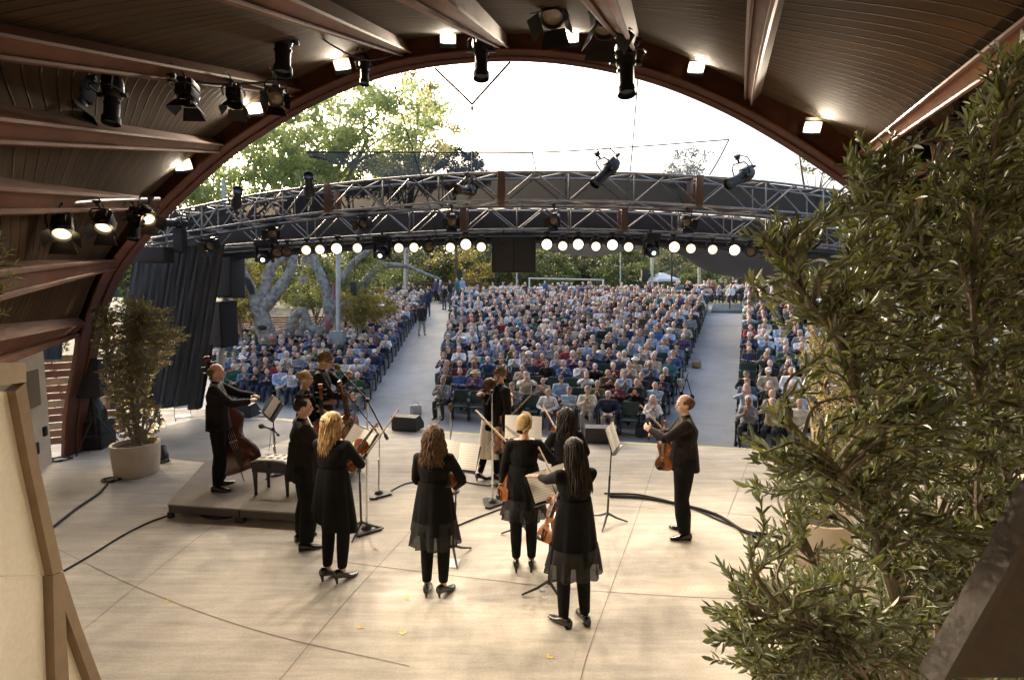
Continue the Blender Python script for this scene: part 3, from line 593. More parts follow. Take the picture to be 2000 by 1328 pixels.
# monitor wedges along the stage edge
def wedge(px, py, sx, rz, label):
    b_ = F(px, py, 0); t_ = thing('monitor_wedge', label, 'monitor speaker', b_, rz, 'monitor wedges along the stage edge')
    w_, d_, h_ = sx, .42, .34
    pr = [(-w_ / 2, -d_ / 2, .012), (-w_ / 2, d_ / 2, .012), (-w_ / 2, d_ / 2, h_ * .35), (-w_ / 2, -d_ * .02, h_), (-w_ / 2, -d_ / 2, h_ * .92)]
    m = MB(); m.prism(pr, (w_, 0, 0)); o_ = m.build('cabinet', mat('wedge_black', (.018, .02, .022), .5, .2, 20, .2), t_, smooth=False)
    m = MB(); n_ = Vector((0, h_ * .65, d_ * .52)).normalized() * .006
    m.prism([Vector(( -w_ * .46, d_ * .45, h_ * .42)) + n_, Vector((w_ * .46, d_ * .45, h_ * .42)) + n_, Vector((w_ * .46, .02, h_ * .96)) + n_, Vector((-w_ * .46, .02, h_ * .96)) + n_], n_); m.build('grille', m_grille, t_, smooth=False)
    m = MB(); m.box((0, -d_ / 2 - .004, h_ * .5), (.14, .012, .07), bev=.004); m.build('handle', m_black, t_)
    for sx_ in (-1, 1): m = MB(); m.box((sx_ * w_ * .4, 0, .006), (.06, .34, .012)); m.build('foot', m_black, t_)
wedge(480, 812, .55, R(-6), 'black monitor wedge at the far left of the stage edge')
wedge(797, 838, .58, R(-14), 'black monitor wedge in front of the left aisle')
wedge(1172, 861, .62, R(-6), 'black monitor wedge beside the right music stand')
wedge(1570, 880, .62, R(8), 'black monitor wedge half hidden by olive twigs')
# ------------------------------------------------------------------ shell panels close to the viewpoint
m_cream = mat('cream_fabric', (.82, .76, .62), .9, .05, 30, .3, 300)
m_frame = mat('panel_frame', (.25, .18, .11), .75, .1, 8, .15)
def slab(mb, px, Y, th, dy=0.0):
    if Y > 2:                                       # left panel: stands in a plane running toward the viewpoint, facing the stage middle
        q = []
        for x, y in px: d = ray(x, y); q.append(Vector((0, 0, CAM_H)) + d * (-2.53 / (d.x + .15 * d.y)) + Vector((-dy, -dy * .15, 0)))
        mb.prism(q, (-th, -th * .15, 0))
    else: mb.prism([P(x, y, Y) + Vector((0, dy, 0)) for x, y in px], (0, th, 0))
t_ = thing('shell_panel', 'tall cream acoustic shell panel with brown frame at the left edge', 'acoustic panel')
YP = 3.3
m = MB(); slab(m, [(-330, 780), (32, 764), (106, 1122), (-330, 1122)], YP, .02, .05); slab(m, [(-330, 1124), (100, 1124), (108, 1340), (-330, 1340)], YP, .02, .05); slab(m, [(127, 1190), (180, 1340), (132, 1340)], YP, .02, .05); m.build('fabric', m_cream, t_, smooth=False)
m = MB(); slab(m, [(-330, 700), (50, 709), (52, 746), (-330, 800)], YP, .07); m.build('top_rail', mat('panel_rail', (.36, .29, .20), .75, .1, 8, .15), t_, smooth=False)
m = MB(); slab(m, [(31, 764), (51, 747), (76, 900), (124, 1114), (104, 1122), (58, 905)], YP, .066, .002); m.build('side_stile', m_frame, t_, smooth=False)
m = MB(); slab(m, [(104, 1123), (124, 1116), (160, 1225), (203, 1340), (182, 1340), (128, 1192), (136, 1340), (108, 1340)], YP, .068, .001); m.build('lower_stile', m_frame, t_, smooth=False)
t_ = thing('shell_panel', 'dark brown acoustic shell panel edge at the bottom right corner', 'acoustic panel')
m = MB(); slab(m, [(2080, 925), (2015, 1030), (1980, 1105), (1912, 1225), (1846, 1345), (2080, 1345)], 1.25, .02, .04); m.build('fabric', mat('brown_fabric', (.085, .068, .055), .9, .1, 30, .3, 200), t_, smooth=False)
m = MB(); slab(m, [(2080, 910), (2012, 1016), (1974, 1098), (1905, 1218), (1834, 1345), (1850, 1345), (1917, 1228), (1986, 1108), (2022, 1032), (2080, 942)], 1.25, .07); m.build('side_stile', mat('panel_frame_dark', (.085, .068, .055), .7, .1, 8, .15), t_, smooth=False)
# ------------------------------------------------------------------ vegetation
m_bark = mat('bark', (.16, .12, .085), .9, .35, 6, .6, 30)
m_syc = mat('sycamore_bark', (.27, .255, .225), .85, .55, 5.5, .9, 26)
m_olivebark = mat('olive_bark', (.20, .165, .12), .9, .3, 10, .5, 60)
def unit(a): return a / np.maximum(np.linalg.norm(a, axis=-1, keepdims=True), 1e-9)
def diamond(Pn, L, W, rngl):                      # random little leaves, one face each
    n = len(Pn); D = unit(rngl.normal(size=(n, 3)) + np.array([0, 0, -.25])); S = unit(np.cross(D, rngl.normal(size=(n, 3))))
    l = (L * rngl.uniform(.6, 1.35, n))[:, None]; w_ = (W * rngl.uniform(.6, 1.3, n))[:, None]
    return np.stack([Pn - D * l * .5, Pn + S * w_ * .5, Pn + D * l * .5, Pn - S * w_ * .5], 1)
def crown_points(clumps, n, rngl, hollow=.55):
    wts = np.array([c[3] ** 2 if len(c) == 4 else c[3] * c[5] for c in clumps]); wts = wts / wts.sum()
    idx = rngl.choice(len(clumps), n, p=wts); C_ = np.array([c[:3] for c in clumps])[idx]
    Rr_ = np.array([(c[3],) * 3 if len(c) == 4 else c[3:6] for c in clumps])[idx]
    d = unit(rngl.normal(size=(n, 3))); r = rngl.uniform(hollow, 1.05, n) ** .8
    return C_ + d * Rr_ * r[:, None] + rngl.normal(size=(n, 3)) * Rr_ * .10, idx
def tree(name, label, base, H, crown, n, L, W, lm, seed, group=None, bark=None, trunk_r=.25, limbs=7, sub=26, hollow=.25):
    """crown: list of (dx,dy,dz,rx,ry,rz) big lobes; each is broken up into many small clumps of leaves"""
    rg = np.random.default_rng(seed); base = Vector(base)
    t_ = thing(name, label, 'tree', base, 0, group); bark = bark or m_bark
    cl = []
    for (dx, dy, dz, rx, ry, rz_) in crown:
        for k in range(sub):
            d = unit(rg.normal(size=3)); r = rg.uniform(.35, 1.0) ** .6; s = rg.uniform(.16, .34) * (rx + rz_) / 2
            cl.append((dx + d[0] * rx * r, dy + d[1] * ry * r, dz + d[2] * rz_ * r, s * 1.25, s * 1.25, s * .8))
    pts, idx = crown_points(cl, n, rg, hollow)
    tone = np.clip(rg.uniform(0, 1, len(cl))[idx] * .6 + rg.uniform(0, 1, n) * .4, 0, 1)
    quads('crown', diamond(pts, L, W, rg), lm, tone, t_)
    m = MB(); top = Vector((crown[0][0], crown[0][1], crown[0][2]))
    m.tube(crv([(0, 0, -.3), (top.x * .2 + .1, top.y * .2, top.z * .35), (top.x * .7, top.y * .6, top.z * .75), tuple(top)], 5), [trunk_r * (1 - .75 * i / 15) for i in range(16)], 8)
    for k in range(limbs):
        c = cl[int(rg.integers(len(cl)))]; z0 = top.z * rg.uniform(.3, .7); p0 = Vector((top.x * .5 * z0 / top.z, top.y * .5 * z0 / top.z, z0)); p1 = Vector(c[:3])
        m.tube(crv([p0, p0.lerp(p1, .5) + Vector((0, 0, .12 * (p1 - p0).length)), p1], 4), [trunk_r * .42 * (1 - .8 * i / 8) for i in range(9)], 6)
    m.build('trunk', bark, t_); return t_
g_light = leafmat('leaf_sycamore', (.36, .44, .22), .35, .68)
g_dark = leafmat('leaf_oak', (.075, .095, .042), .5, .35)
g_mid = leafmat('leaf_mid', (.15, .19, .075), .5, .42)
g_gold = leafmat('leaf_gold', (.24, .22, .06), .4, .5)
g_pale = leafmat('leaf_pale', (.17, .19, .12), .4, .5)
ZL = gz(99)
def at(x, Y, z=None): p = P(x, 600, Y); p.z = ZL if z is None else z; return p
# tall bright sycamores at the upper left
def lobes(Y, base, lst):                           # lobes given in photograph pixels: x, y, rx, ry
    out = []
    for x, y, rx, ry in lst:
        p = P(x, y, Y) - Vector(base); out.append((p.x, p.y + random.uniform(-1, 1), p.z, rx * PX(Y), (rx + ry) / 2 * PX(Y), ry * PX(Y)))
    return out
b = at(560, 34, -.4); tree('sycamore_tree', 'pale green sycamore rising highest beyond the left half of the arch', b, 15, lobes(34, b, [(720, 260, 110, 75), (800, 215, 75, 60), (640, 300, 90, 60), (690, 190, 60, 35), (590, 290, 70, 50), (560, 340, 60, 50)]), 10500, .28, .19, g_light, 1, 'sycamores at the upper left', m_syc, .35, 14, 34)
b = at(470, 30, -.6); tree('sycamore_tree', 'yellow green sycamore filling the gap beside the arch at far left', b, 13, lobes(30, b, [(350, 400, 110, 80), (300, 330, 90, 70), (540, 290, 100, 70), (450, 370, 100, 70), (500, 330, 80, 60), (590, 250, 70, 50), (560, 360, 90, 50)]), 15000, .25, .17, g_light, 2, 'sycamores at the upper left', m_syc, .3, 12, 34)  # first two crown lobes added behind the arch to shade the ground at left
b = at(790, 42, ZL); tree('sycamore_tree', 'thin airy sycamore with bare twigs against the white sky', b, 15, lobes(42, b, [(820, 190, 60, 60), (850, 260, 55, 45), (770, 300, 70, 50)]), 5200, .28, .17, leafmat('leaf_airy', (.40, .42, .22), .4, .65), 3, 'sycamores at the upper left', m_syc, .22, 16, 26)
b = at(890, 62, ZL); tree('oak_tree', 'dark rounded oak showing above the truss left of centre', b, 13, lobes(62, b, [(890, 320, 55, 30), (850, 340, 60, 30), (930, 345, 30, 25)]), 5200, .34, .24, g_dark, 4, 'oaks behind the auditorium')
b = at(700, 50, ZL); tree('oak_tree', 'mid green oak behind the net at upper left', b, 12, lobes(50, b, [(680, 345, 120, 45), (780, 350, 70, 40)]), 8000, .32, .22, g_mid, 5, 'oaks behind the auditorium')
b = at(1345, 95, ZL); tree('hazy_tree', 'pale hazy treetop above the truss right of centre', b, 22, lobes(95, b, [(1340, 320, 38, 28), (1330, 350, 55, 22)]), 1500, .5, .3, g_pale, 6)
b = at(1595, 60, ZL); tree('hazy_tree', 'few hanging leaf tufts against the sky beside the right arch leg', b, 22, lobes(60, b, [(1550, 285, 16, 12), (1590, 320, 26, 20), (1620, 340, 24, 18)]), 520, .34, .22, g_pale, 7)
# the belt of trees behind the lawn
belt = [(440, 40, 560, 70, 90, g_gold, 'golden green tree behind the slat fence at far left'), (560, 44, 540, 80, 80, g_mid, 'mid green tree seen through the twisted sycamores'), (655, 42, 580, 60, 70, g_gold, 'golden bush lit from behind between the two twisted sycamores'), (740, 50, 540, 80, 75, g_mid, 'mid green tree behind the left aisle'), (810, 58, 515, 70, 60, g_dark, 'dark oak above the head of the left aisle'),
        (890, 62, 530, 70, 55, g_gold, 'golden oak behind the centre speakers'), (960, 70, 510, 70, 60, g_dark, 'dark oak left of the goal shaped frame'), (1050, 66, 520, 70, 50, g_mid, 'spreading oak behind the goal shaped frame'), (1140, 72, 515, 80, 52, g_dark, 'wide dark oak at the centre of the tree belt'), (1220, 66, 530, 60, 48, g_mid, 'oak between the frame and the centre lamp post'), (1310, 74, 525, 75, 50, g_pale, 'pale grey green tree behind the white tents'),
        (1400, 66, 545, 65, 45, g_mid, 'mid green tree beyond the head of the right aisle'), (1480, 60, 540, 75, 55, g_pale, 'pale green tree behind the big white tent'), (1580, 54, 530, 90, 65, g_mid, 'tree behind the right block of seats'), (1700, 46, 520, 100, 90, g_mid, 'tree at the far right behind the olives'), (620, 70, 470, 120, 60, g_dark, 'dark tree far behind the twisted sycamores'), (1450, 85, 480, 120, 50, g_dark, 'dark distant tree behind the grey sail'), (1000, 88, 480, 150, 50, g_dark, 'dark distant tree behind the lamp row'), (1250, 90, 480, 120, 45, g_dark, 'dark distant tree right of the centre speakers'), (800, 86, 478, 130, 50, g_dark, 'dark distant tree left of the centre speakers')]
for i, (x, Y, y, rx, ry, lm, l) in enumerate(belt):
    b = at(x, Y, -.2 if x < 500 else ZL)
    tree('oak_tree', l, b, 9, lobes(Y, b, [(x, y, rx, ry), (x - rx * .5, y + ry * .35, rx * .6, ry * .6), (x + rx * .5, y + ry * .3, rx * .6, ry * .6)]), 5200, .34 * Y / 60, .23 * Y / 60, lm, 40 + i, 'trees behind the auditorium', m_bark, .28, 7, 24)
m = MB()                                            # far wooded ridge closing the view
xs = [-260 + 20 * i for i in range(27)]
m.loft([[Vector((x, 150, -2)), Vector((x, 170, -2)), Vector((x, 168, 22 + 6 * math.sin(x * .031) + 3 * math.sin(x * .11))), Vector((x, 152, 18 + 6 * math.sin(x * .031) + 3 * math.sin(x * .11)))] for x in xs]); struct(m.build('hills', mat('hill_scrub', (.055, .065, .035), .95, .5, .15, .6, .5)))
# twisted sycamore trunks at the left of the seats
def limb_tree(label, px, Y, base_u):
    t_ = thing('twisted_sycamore', label, 'tree', (0, 0, 0), 0, 'twisted sycamores beside the seats'); return t_
def px_tube(m, px, rr, Y, n=10, amp=.0):
    pts = crv([P(x, y, Y + (q[0] if q else 0)) for x, y, *q in px], 6); k = len(pts); rs = np.interp(np.linspace(0, 1, k), np.linspace(0, 1, len(rr)), rr)
    rs = [r * .95 * (1 + .03 * math.sin(i * 1.7 + px[0][0]) + .04 * math.sin(i * .8)) for i, r in enumerate(rs)]
    m.tube(pts, rs, n, flat=.9)
YT = 25.0
t_ = limb_tree('', 0, 0, 0); t_['label'] = 'gnarled grey sycamore with a hollow broken limb, left of the seats'
m = MB()
px_tube(m, [(532, 790), (524, 672), (513, 628), (505, 595), (512, 575)], [.50, .48, .45, .46, .42], YT)
m.build('trunk', m_syc, t_)
for px, rr in (([(508, 600), (492, 572), (480, 545), (468, 512)], [.33, .30, .27, .20]), ([(515, 580), (522, 545), (535, 515), (565, 495), (580, 470), (583, 430), (590, 390)], [.30, .27, .25, .22, .2, .16, .12]), ([(512, 600), (538, 575), (556, 548), (570, 520), (577, 480), (582, 450)], [.40, .32, .26, .22, .18, .12]), ([(470, 515), (468, 500), (472, 488), (462, 470)], [.10, .08, .06, .04]), ([(560, 640), (545, 690, -.6), (550, 720, -.8)], [.10, .13, .16])):
    m = MB(); px_tube(m, px, rr, YT); m.build('limb', m_syc, t_)
for c, r_, a in (((487, 558, YT - .38), (.17, .10, .45), -22), ((468, 511, YT - .24), (.19, .12, .13), 0), ((512, 640, YT - .52), (.24, .10, .12), 0)): m = MB(); m.ell(P(*c), r_, Matrix.Rotation(R(a), 3, 'Y')); m.build('hollow', mat('bark_hollow', (.035, .028, .022), .95), t_)
t_ = limb_tree('', 0, 0, 0); t_['label'] = 'sycamore whose trunk loops down and rises again with pink patches of bark'
m = MB(); px_tube(m, [(578, 790), (566, 660), (576, 620), (592, 608), (600, 630), (612, 642), (630, 648), (642, 628), (646, 600)], [.36, .32, .26, .23, .24, .27, .29, .30, .28], YT + .5); m.build('trunk', m_syc, t_)
for px, rr in (([(644, 610), (638, 570), (625, 535), (612, 508), (605, 475), (598, 440), (590, 380)], [.34, .30, .26, .22, .2, .17, .1]), ([(648, 605), (656, 570), (668, 545), (692, 512), (725, 488), (760, 470), (800, 440)], [.26, .2, .18, .17, .15, .12, .07]),
               ([(594, 780), (586, 670), (594, 630), (600, 612)], [.22, .20, .18, .16])):
    m = MB(); px_tube(m, px, rr, YT + .5); m.build('limb', m_syc, t_)
for c, r_ in (((651, 570, YT + .30), (.07, .06, .42)), ((640, 632, YT + .18), (.13, .07, .34))): m = MB(); m.ell(P(*c), r_); m.build('pink_bark', mat('pink_bark', (.42, .13, .15), .8, .4, 4), t_)
t_ = limb_tree('', 0, 0, 0); t_['label'] = 'pale sycamore limb reaching right toward the left aisle'
m = MB(); px_tube(m, [(662, 640), (668, 605), (690, 585), (708, 560), (725, 535), (745, 520), (790, 520), (830, 535), (860, 545)], [.30, .26, .24, .24, .22, .18, .12, .10, .06], YT + 3); px_tube(m, [(668, 606), (700, 578), (730, 572)], [.22, .18, .08], YT + 3); px_tube(m, [(742, 522), (750, 490), (770, 460)], [.14, .10, .06], YT + 3); m.build('trunk', m_syc, t_)
# bark hollow columns of mixed leaves around the twisted trees
b = at(690, 24.5, .1); tree('shrub', 'loose green shrub against the fence between sycamore and aisle', b, 2.5, lobes(24.5, b, [(700, 600, 45, 35), (740, 590, 40, 35)]), 2600, .16, .10, g_gold, 90, None, m_bark, .06, 5, 20)
b = at(620, 27, -.2); tree('shrub', 'dark backlit shrub behind the looping sycamore trunk', b, 3.5, lobes(27, b, [(610, 560, 60, 55), (690, 540, 60, 50)]), 3600, .18, .12, g_mid, 91, None, m_bark, .08, 6, 22)
b = at(470, 25, -.6); tree('shrub', 'yellow lit shrub behind the hung speakers and fence at left', b, 3.5, lobes(25, b, [(470, 590, 35, 40), (460, 520, 40, 40)]), 2600, .16, .11, g_gold, 92, None, m_bark, .08, 5, 22)
b = P(130, 800, 12.5); b.z = -1.1; tree('bamboo_bush', 'pale green bush in the gap behind the side wall at far left', b, 3, lobes(12.5, b, [(135, 660, 32, 40), (120, 730, 30, 40), (150, 770, 22, 40)]), 3000, .10, .03, g_pale, 93, None, m_bark, .04, 6, 20)
b = P(270, 500, 17); b.z = -1.1; tree('shrub', 'bright green shrub in the sliver between arch leg and drape', b, 5, lobes(17, b, [(262, 560, 30, 40), (250, 520, 30, 30), (270, 500, 30, 30)]), 3600, .15, .1, g_mid, 94, None, m_bark, .06, 6, 20)
# ------------------------------------------------------------------ olives: long narrow leaves on arching twigs
def blade(Pb, D, S, L, W, fold=.25, curl=.12):      # two folded four-cornered halves per leaf
    Nn = np.cross(S, D); l = L[:, None]; w_ = W[:, None]
    tip = Pb + D * l - Nn * l * curl; a = Pb + D * l * .30; c = Pb + D * l * .68 - Nn * l * curl * .4; up = Nn * w_ * fold
    Lq = np.stack([Pb, a - S * w_ * .46 + up, c - S * w_ * .42 + up, tip], 1); Rq = np.stack([Pb, tip, c + S * w_ * .42 + up, a + S * w_ * .46 + up], 1)
    return np.concatenate([Lq, Rq], 0)
def olive(name, label, base, stems, tips, leafL, leafW, lm, seed, twigL=.30, pairs=9, group=None, stem_r=.02, up=.25, twig_r=.0035, barkm=None):
    rg = np.random.default_rng(seed); base = Vector(base); t_ = thing(name, label, 'tree', base, 0, group); barkm = barkm or m_olivebark
    S_ = [[Vector(q) - base for q in crv(st, 6)] for st in stems]
    m = MB()
    for st in S_: m.tube(st, [stem_r * (1 - .75 * i / (len(st) - 1)) for i in range(len(st))], 7)
    m.build('trunk', barkm, t_)
    nodes = [(q, (st[min(i + 1, len(st) - 1)] - st[max(i - 1, 0)]).normalized()) for st in S_ for i, q in enumerate(st)]
    mt = MB(); PB, DD, SS = [], [], []
    for tp in tips:
        tp = Vector(tp) - base; best = min(nodes, key=lambda nd: (nd[0] - tp).length + (2.6 * max(0, nd[0].z - tp.z + .10)) + rg.uniform(0, .12)); s0, sd_ = best
        d = tp - s0; ln = max(d.length, .05)
        p1 = s0 + d * .35 + sd_ * ln * .18 + Vector((0, 0, up * ln * .25)); p2 = s0 + d * .72 + Vector(rg.normal(size=3) * ln * .05) + Vector((0, 0, up * ln * .22))
        pts = crv([s0, p1, p2, tp], 7); k = len(pts); mt.tube(pts, [twig_r * (2.2 - 1.7 * i / (k - 1)) * (1 + ln) for i in range(k)], 4)
        arc = [0.0]
        for i in range(1, k): arc.append(arc[-1] + (pts[i] - pts[i - 1]).length)
        tot = arc[-1]; use = min(tot * .9, twigL * rg.uniform(.75, 1.3)); np_ = max(3, int(pairs * use / twigL)); ph = rg.uniform(0, 3)
        for j in range(np_):
            s = tot - use * (j + .2) / np_; i = max(1, next((q for q in range(k) if arc[q] >= s), k - 1)); f = (s - arc[i - 1]) / max(arc[i] - arc[i - 1], 1e-6)
            q = pts[i - 1].lerp(pts[i], f); ax = (pts[i] - pts[i - 1]).normalized(); n0 = ax.orthogonal().normalized(); n0.rotate(Matrix.Rotation(ph + j * 1.57 + rg.normal() * .25, 3, ax))
            for sg in (1, -1):
                if rg.uniform() < .08: continue
                dv = (ax * rg.uniform(.75, 1.1) + n0 * sg * rg.uniform(.55, .95) + Vector(rg.normal(size=3) * .18) + Vector((0, 0, .30))).normalized()
                sv = dv.cross(Vector((0, 0, 1)) + Vector(rg.normal(size=3) * .7)); sv = sv.normalized() if sv.length > 1e-4 else dv.orthogonal()
                PB.append(q); DD.append(dv); SS.append(sv)
        PB.append(tp); DD.append((pts[-1] - pts[-2]).normalized()); SS.append(DD[-1].orthogonal())
    mt.build('twigs', barkm, t_)
    n = len(PB); L = leafL * rg.uniform(.55, 1.25, n); Wd = leafW * rg.uniform(.7, 1.3, n); tn = rg.uniform(0, 1, n)
    quads('foliage', blade(np.array(PB), np.array(DD), np.array(SS), L, Wd), lm, np.concatenate([tn, tn]), t_); return t_
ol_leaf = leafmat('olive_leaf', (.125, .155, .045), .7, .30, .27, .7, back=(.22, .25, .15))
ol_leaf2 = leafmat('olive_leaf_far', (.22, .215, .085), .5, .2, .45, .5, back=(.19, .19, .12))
def planter(loc, r, h, label):
    t_ = thing('planter', label, 'planter', loc)
    m = MB(); m.lathe([(r * .90, 0), (r * .93, .01), (r, h * .5), (r * 1.03, h - .03), (r * 1.03, h), (r * .92, h), (r * .90, h - .07)], n=40, caps=False); m.build('pot', mat('planter_glaze', (.50, .43, .33), .6, .1, 5, .1), t_)
    m = MB(); m.lathe([(.001, h - .065), (r * .905, h - .07)], n=30, caps=False); m.build('soil', mat('soil', (.05, .035, .025), .95, .3, 20, .5), t_)
    return t_
pl = F(268, 924); planter((pl.x, pl.y, 0), .335, .52, 'round beige planter with scuffed face at the left of the stage')
rg = np.random.default_rng(5)
def vol_tips(n, polys, ylo, yhi, rg, edge=.0):
    """points spread through the outline (photo pixels) between two distances"""
    out = []
    xs = [p[0] for p in polys]; ys = [p[1] for p in polys]
    while len(out) < n:
        x, y = rg.uniform(min(xs), max(xs)), rg.uniform(min(ys), max(ys)); ins = False; j = len(polys) - 1
        for i in range(len(polys)):
            if (polys[i][1] > y) != (polys[j][1] > y) and x < (polys[j][0] - polys[i][0]) * (y - polys[i][1]) / (polys[j][1] - polys[i][1]) + polys[i][0]: ins = not ins
            j = i
        if ins: out.append(P(x, y, rg.uniform(ylo, yhi)))
    return out
cx, cy = pl.x, pl.y
def st(px, Y): return [P(x, y, Y + dy) for x, y, dy in px]
stems = [st([(262, 868, 0), (240, 800, .1), (215, 720, .2), (205, 640, .1)], cy), st([(268, 868, 0), (268, 780, -.1), (272, 700, 0), (262, 600, .1)], cy), st([(274, 868, 0), (285, 790, .15), (300, 710, .2), (310, 640, .1)], cy), st([(266, 868, -.05), (262, 800, -.2), (255, 700, -.3), (270, 640, -.3)], cy), st([(272, 868, .1), (300, 820, .1), (310, 790, .1)], cy)]
poly_l = [(225, 850), (215, 800), (192, 740), (182, 680), (180, 610), (200, 590), (215, 592), (245, 576), (300, 580), (330, 600), (345, 640), (372, 655), (340, 680), (330, 720), (305, 730), (290, 780), (312, 790), (322, 830), (300, 865)]
tips = vol_tips(620, poly_l, cy - .75, cy + .75, rg) + [P(370, 655, cy), P(360, 640, cy), P(340, 600, cy), P(190, 600, cy), P(316, 792, cy - .3), P(306, 800, cy - .3), P(318, 820, cy - .3)]
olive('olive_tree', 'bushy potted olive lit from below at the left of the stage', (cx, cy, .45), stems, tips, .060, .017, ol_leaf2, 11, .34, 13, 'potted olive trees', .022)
# uplight at its foot
u = F(317, 902); t_ = thing('uplight', 'small glowing floor light beside the left planter', 'floor light', (u.x, u.y, 0))
m = MB(); m.lathe([(.11, 0), (.12, .015), (.10, .03)], n=20); m.tube([(-.11, 0, .02), (-.11, 0, .16)], .01, 5); m.tube([(.11, 0, .02), (.11, 0, .16)], .01, 5); m.build('base', m_black, t_)
ax = basis(Vector((-.5, .25, .8))); m = MB(); m.lathe([(.05, -.12), (.085, -.09), (.095, .08), (.105, .085), (.105, .11), (.09, .11), (.088, .06)], c=(0, 0, .16), rot=ax, n=20, caps=False); m.build('can', m_black, t_)
m = MB(); m.lathe([(.001, .065), (.088, .06)], c=(0, 0, .16), rot=ax, n=20, caps=False); m.build('lens', m_lens_soft, t_)
spot('uplight_beam', Vector((u.x - .07, u.y + .03, .30)), (cx, cy, 1.7), 80, 80, (1, .74, .42), .05)
# second potted olive, right, half hidden
pr = F(1592, 1090); planter((pr.x, pr.y, 0), .33, .5, 'round beige planter half hidden behind the olive branches at right')
cx, cy = pr.x, pr.y
stems = [st([(1600, 1012, 0), (1625, 930, .1), (1620, 820, .2), (1600, 740, .1)], cy), st([(1606, 1012, 0), (1650, 920, 0), (1690, 800, .1), (1700, 700, .1)], cy), st([(1610, 1012, .1), (1690, 930, .2), (1740, 840, .3), (1770, 740, .2)], cy), st([(1600, 1012, -.1), (1600, 950, -.2), (1590, 880, -.25)], cy)]
poly_r = [(1560, 985), (1545, 930), (1560, 880), (1595, 860), (1580, 790), (1552, 720), (1560, 650), (1600, 620), (1660, 590), (1740, 590), (1800, 640), (1820, 800), (1800, 950), (1700, 1010), (1600, 1000)]
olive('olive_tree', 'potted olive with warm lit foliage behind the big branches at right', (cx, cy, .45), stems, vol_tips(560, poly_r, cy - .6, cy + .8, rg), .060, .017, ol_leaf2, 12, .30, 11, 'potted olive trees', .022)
spot('uplight_beam', Vector((cx - 1.1, cy + .2, .35)), (cx, cy, 1.6), 120, 90, (1, .74, .42), .05)
# the big olive right in front of the viewpoint
big = [(1665, 320), (1700, 305), (1760, 380), (1850, 400), (1890, 300), (1905, 190), (1960, 130), (2060, 100), (2060, 1340), (1500, 1340), (1450, 1300), (1430, 1240), (1400, 1210), (1440, 1130), (1490, 1090), (1560, 1120), (1640, 1070), (1690, 1000), (1640, 960), (1560, 970), (1500, 940), (1520, 880), (1640, 850), (1690, 760), (1640, 690), (1590, 640), (1540, 600), (1500, 500), (1560, 520), (1640, 560), (1640, 470), (1660, 400)]
def S3(px): return [P(x, y, Y) for x, y, Y in px]
stems = [S3([(1780, 1700, 1.9), (1770, 1330, 1.9), (1740, 1050, 1.8), (1720, 800, 1.75), (1690, 560, 1.7), (1700, 360, 1.7)]), S3([(1800, 1700, 1.9), (1830, 1250, 2.0), (1810, 950, 2.1), (1800, 700, 2.0), (1790, 500, 2.0)]), S3([(1820, 1700, 1.9), (1900, 1200, 1.8), (1910, 800, 1.7), (1900, 500, 1.6), (1950, 250, 1.5)]), S3([(1790, 1700, 1.9), (1700, 1350, 1.7), (1600, 1230, 1.6), (1480, 1200, 1.6)]), S3([(1770, 1250, 1.9), (1690, 1000, 1.6), (1600, 880, 1.5), (1540, 840, 1.5)]), S3([(1740, 1000, 1.8), (1650, 700, 1.6), (1560, 560, 1.55), (1500, 480, 1.5)]), S3([(1840, 1100, 2.0), (1980, 900, 2.1), (2000, 600, 2.1)]), S3([(1800, 1500, 1.9), (1660, 1180, 2.1), (1570, 1080, 2.2)])]
tips = vol_tips(1500, big, 1.4, 2.7, rg)
hand = [(1395, 1196, 1.6), (1432, 1128, 1.7), (1440, 1250, 1.6), (1470, 860, 1.5), (1490, 905, 1.55), (1520, 800, 1.5), (1478, 945, 1.6), (1495, 480, 1.5), (1545, 440, 1.6), (1480, 560, 1.55), (1660, 296, 1.7), (1690, 330, 1.7), (1720, 318, 1.7), (1760, 330, 1.7), (1800, 330, 1.7), (1640, 380, 1.6), (1630, 430, 1.6), (1880, 270, 1.6), (1930, 120, 1.5), (1990, 90, 1.5), (1900, 360, 1.6), (1850, 350, 1.8), (1530, 1010, 1.7), (1450, 1300, 1.6), (1500, 1060, 1.9), (1400, 1240, 1.65), (1560, 480, 1.6), (1600, 700, 1.6), (1740, 340, 1.75), (1830, 390, 1.9)]
tips += [P(*h) for h in hand] + [P(x + rg.normal() * 26, y + rg.normal() * 22, Y + rg.normal() * .12) for x, y, Y in hand for k in range(3)]
olive('olive_tree', 'big leafy olive close to the viewpoint filling the right side', F(1790, 1700), stems, tips, .049, .0120, ol_leaf, 13, .24, 13, None, .017, up=.1, twig_r=.0022)
# a sprig of another olive at the left edge
tips = [P(x, y, 2.6) for x, y in ((18, 490), (30, 520), (14, 560), (-5, 470), (8, 610), (-10, 640), (22, 540), (-15, 580))]
olive('olive_tree', 'thin olive sprig entering at the left edge of the picture', P(-160, 640, 2.6), [[P(-160, 1400, 2.6), P(-120, 760, 2.6), P(-60, 600, 2.6), P(-20, 520, 2.6)]], tips, .05, .012, ol_leaf, 14, .18, 9, None, .012)
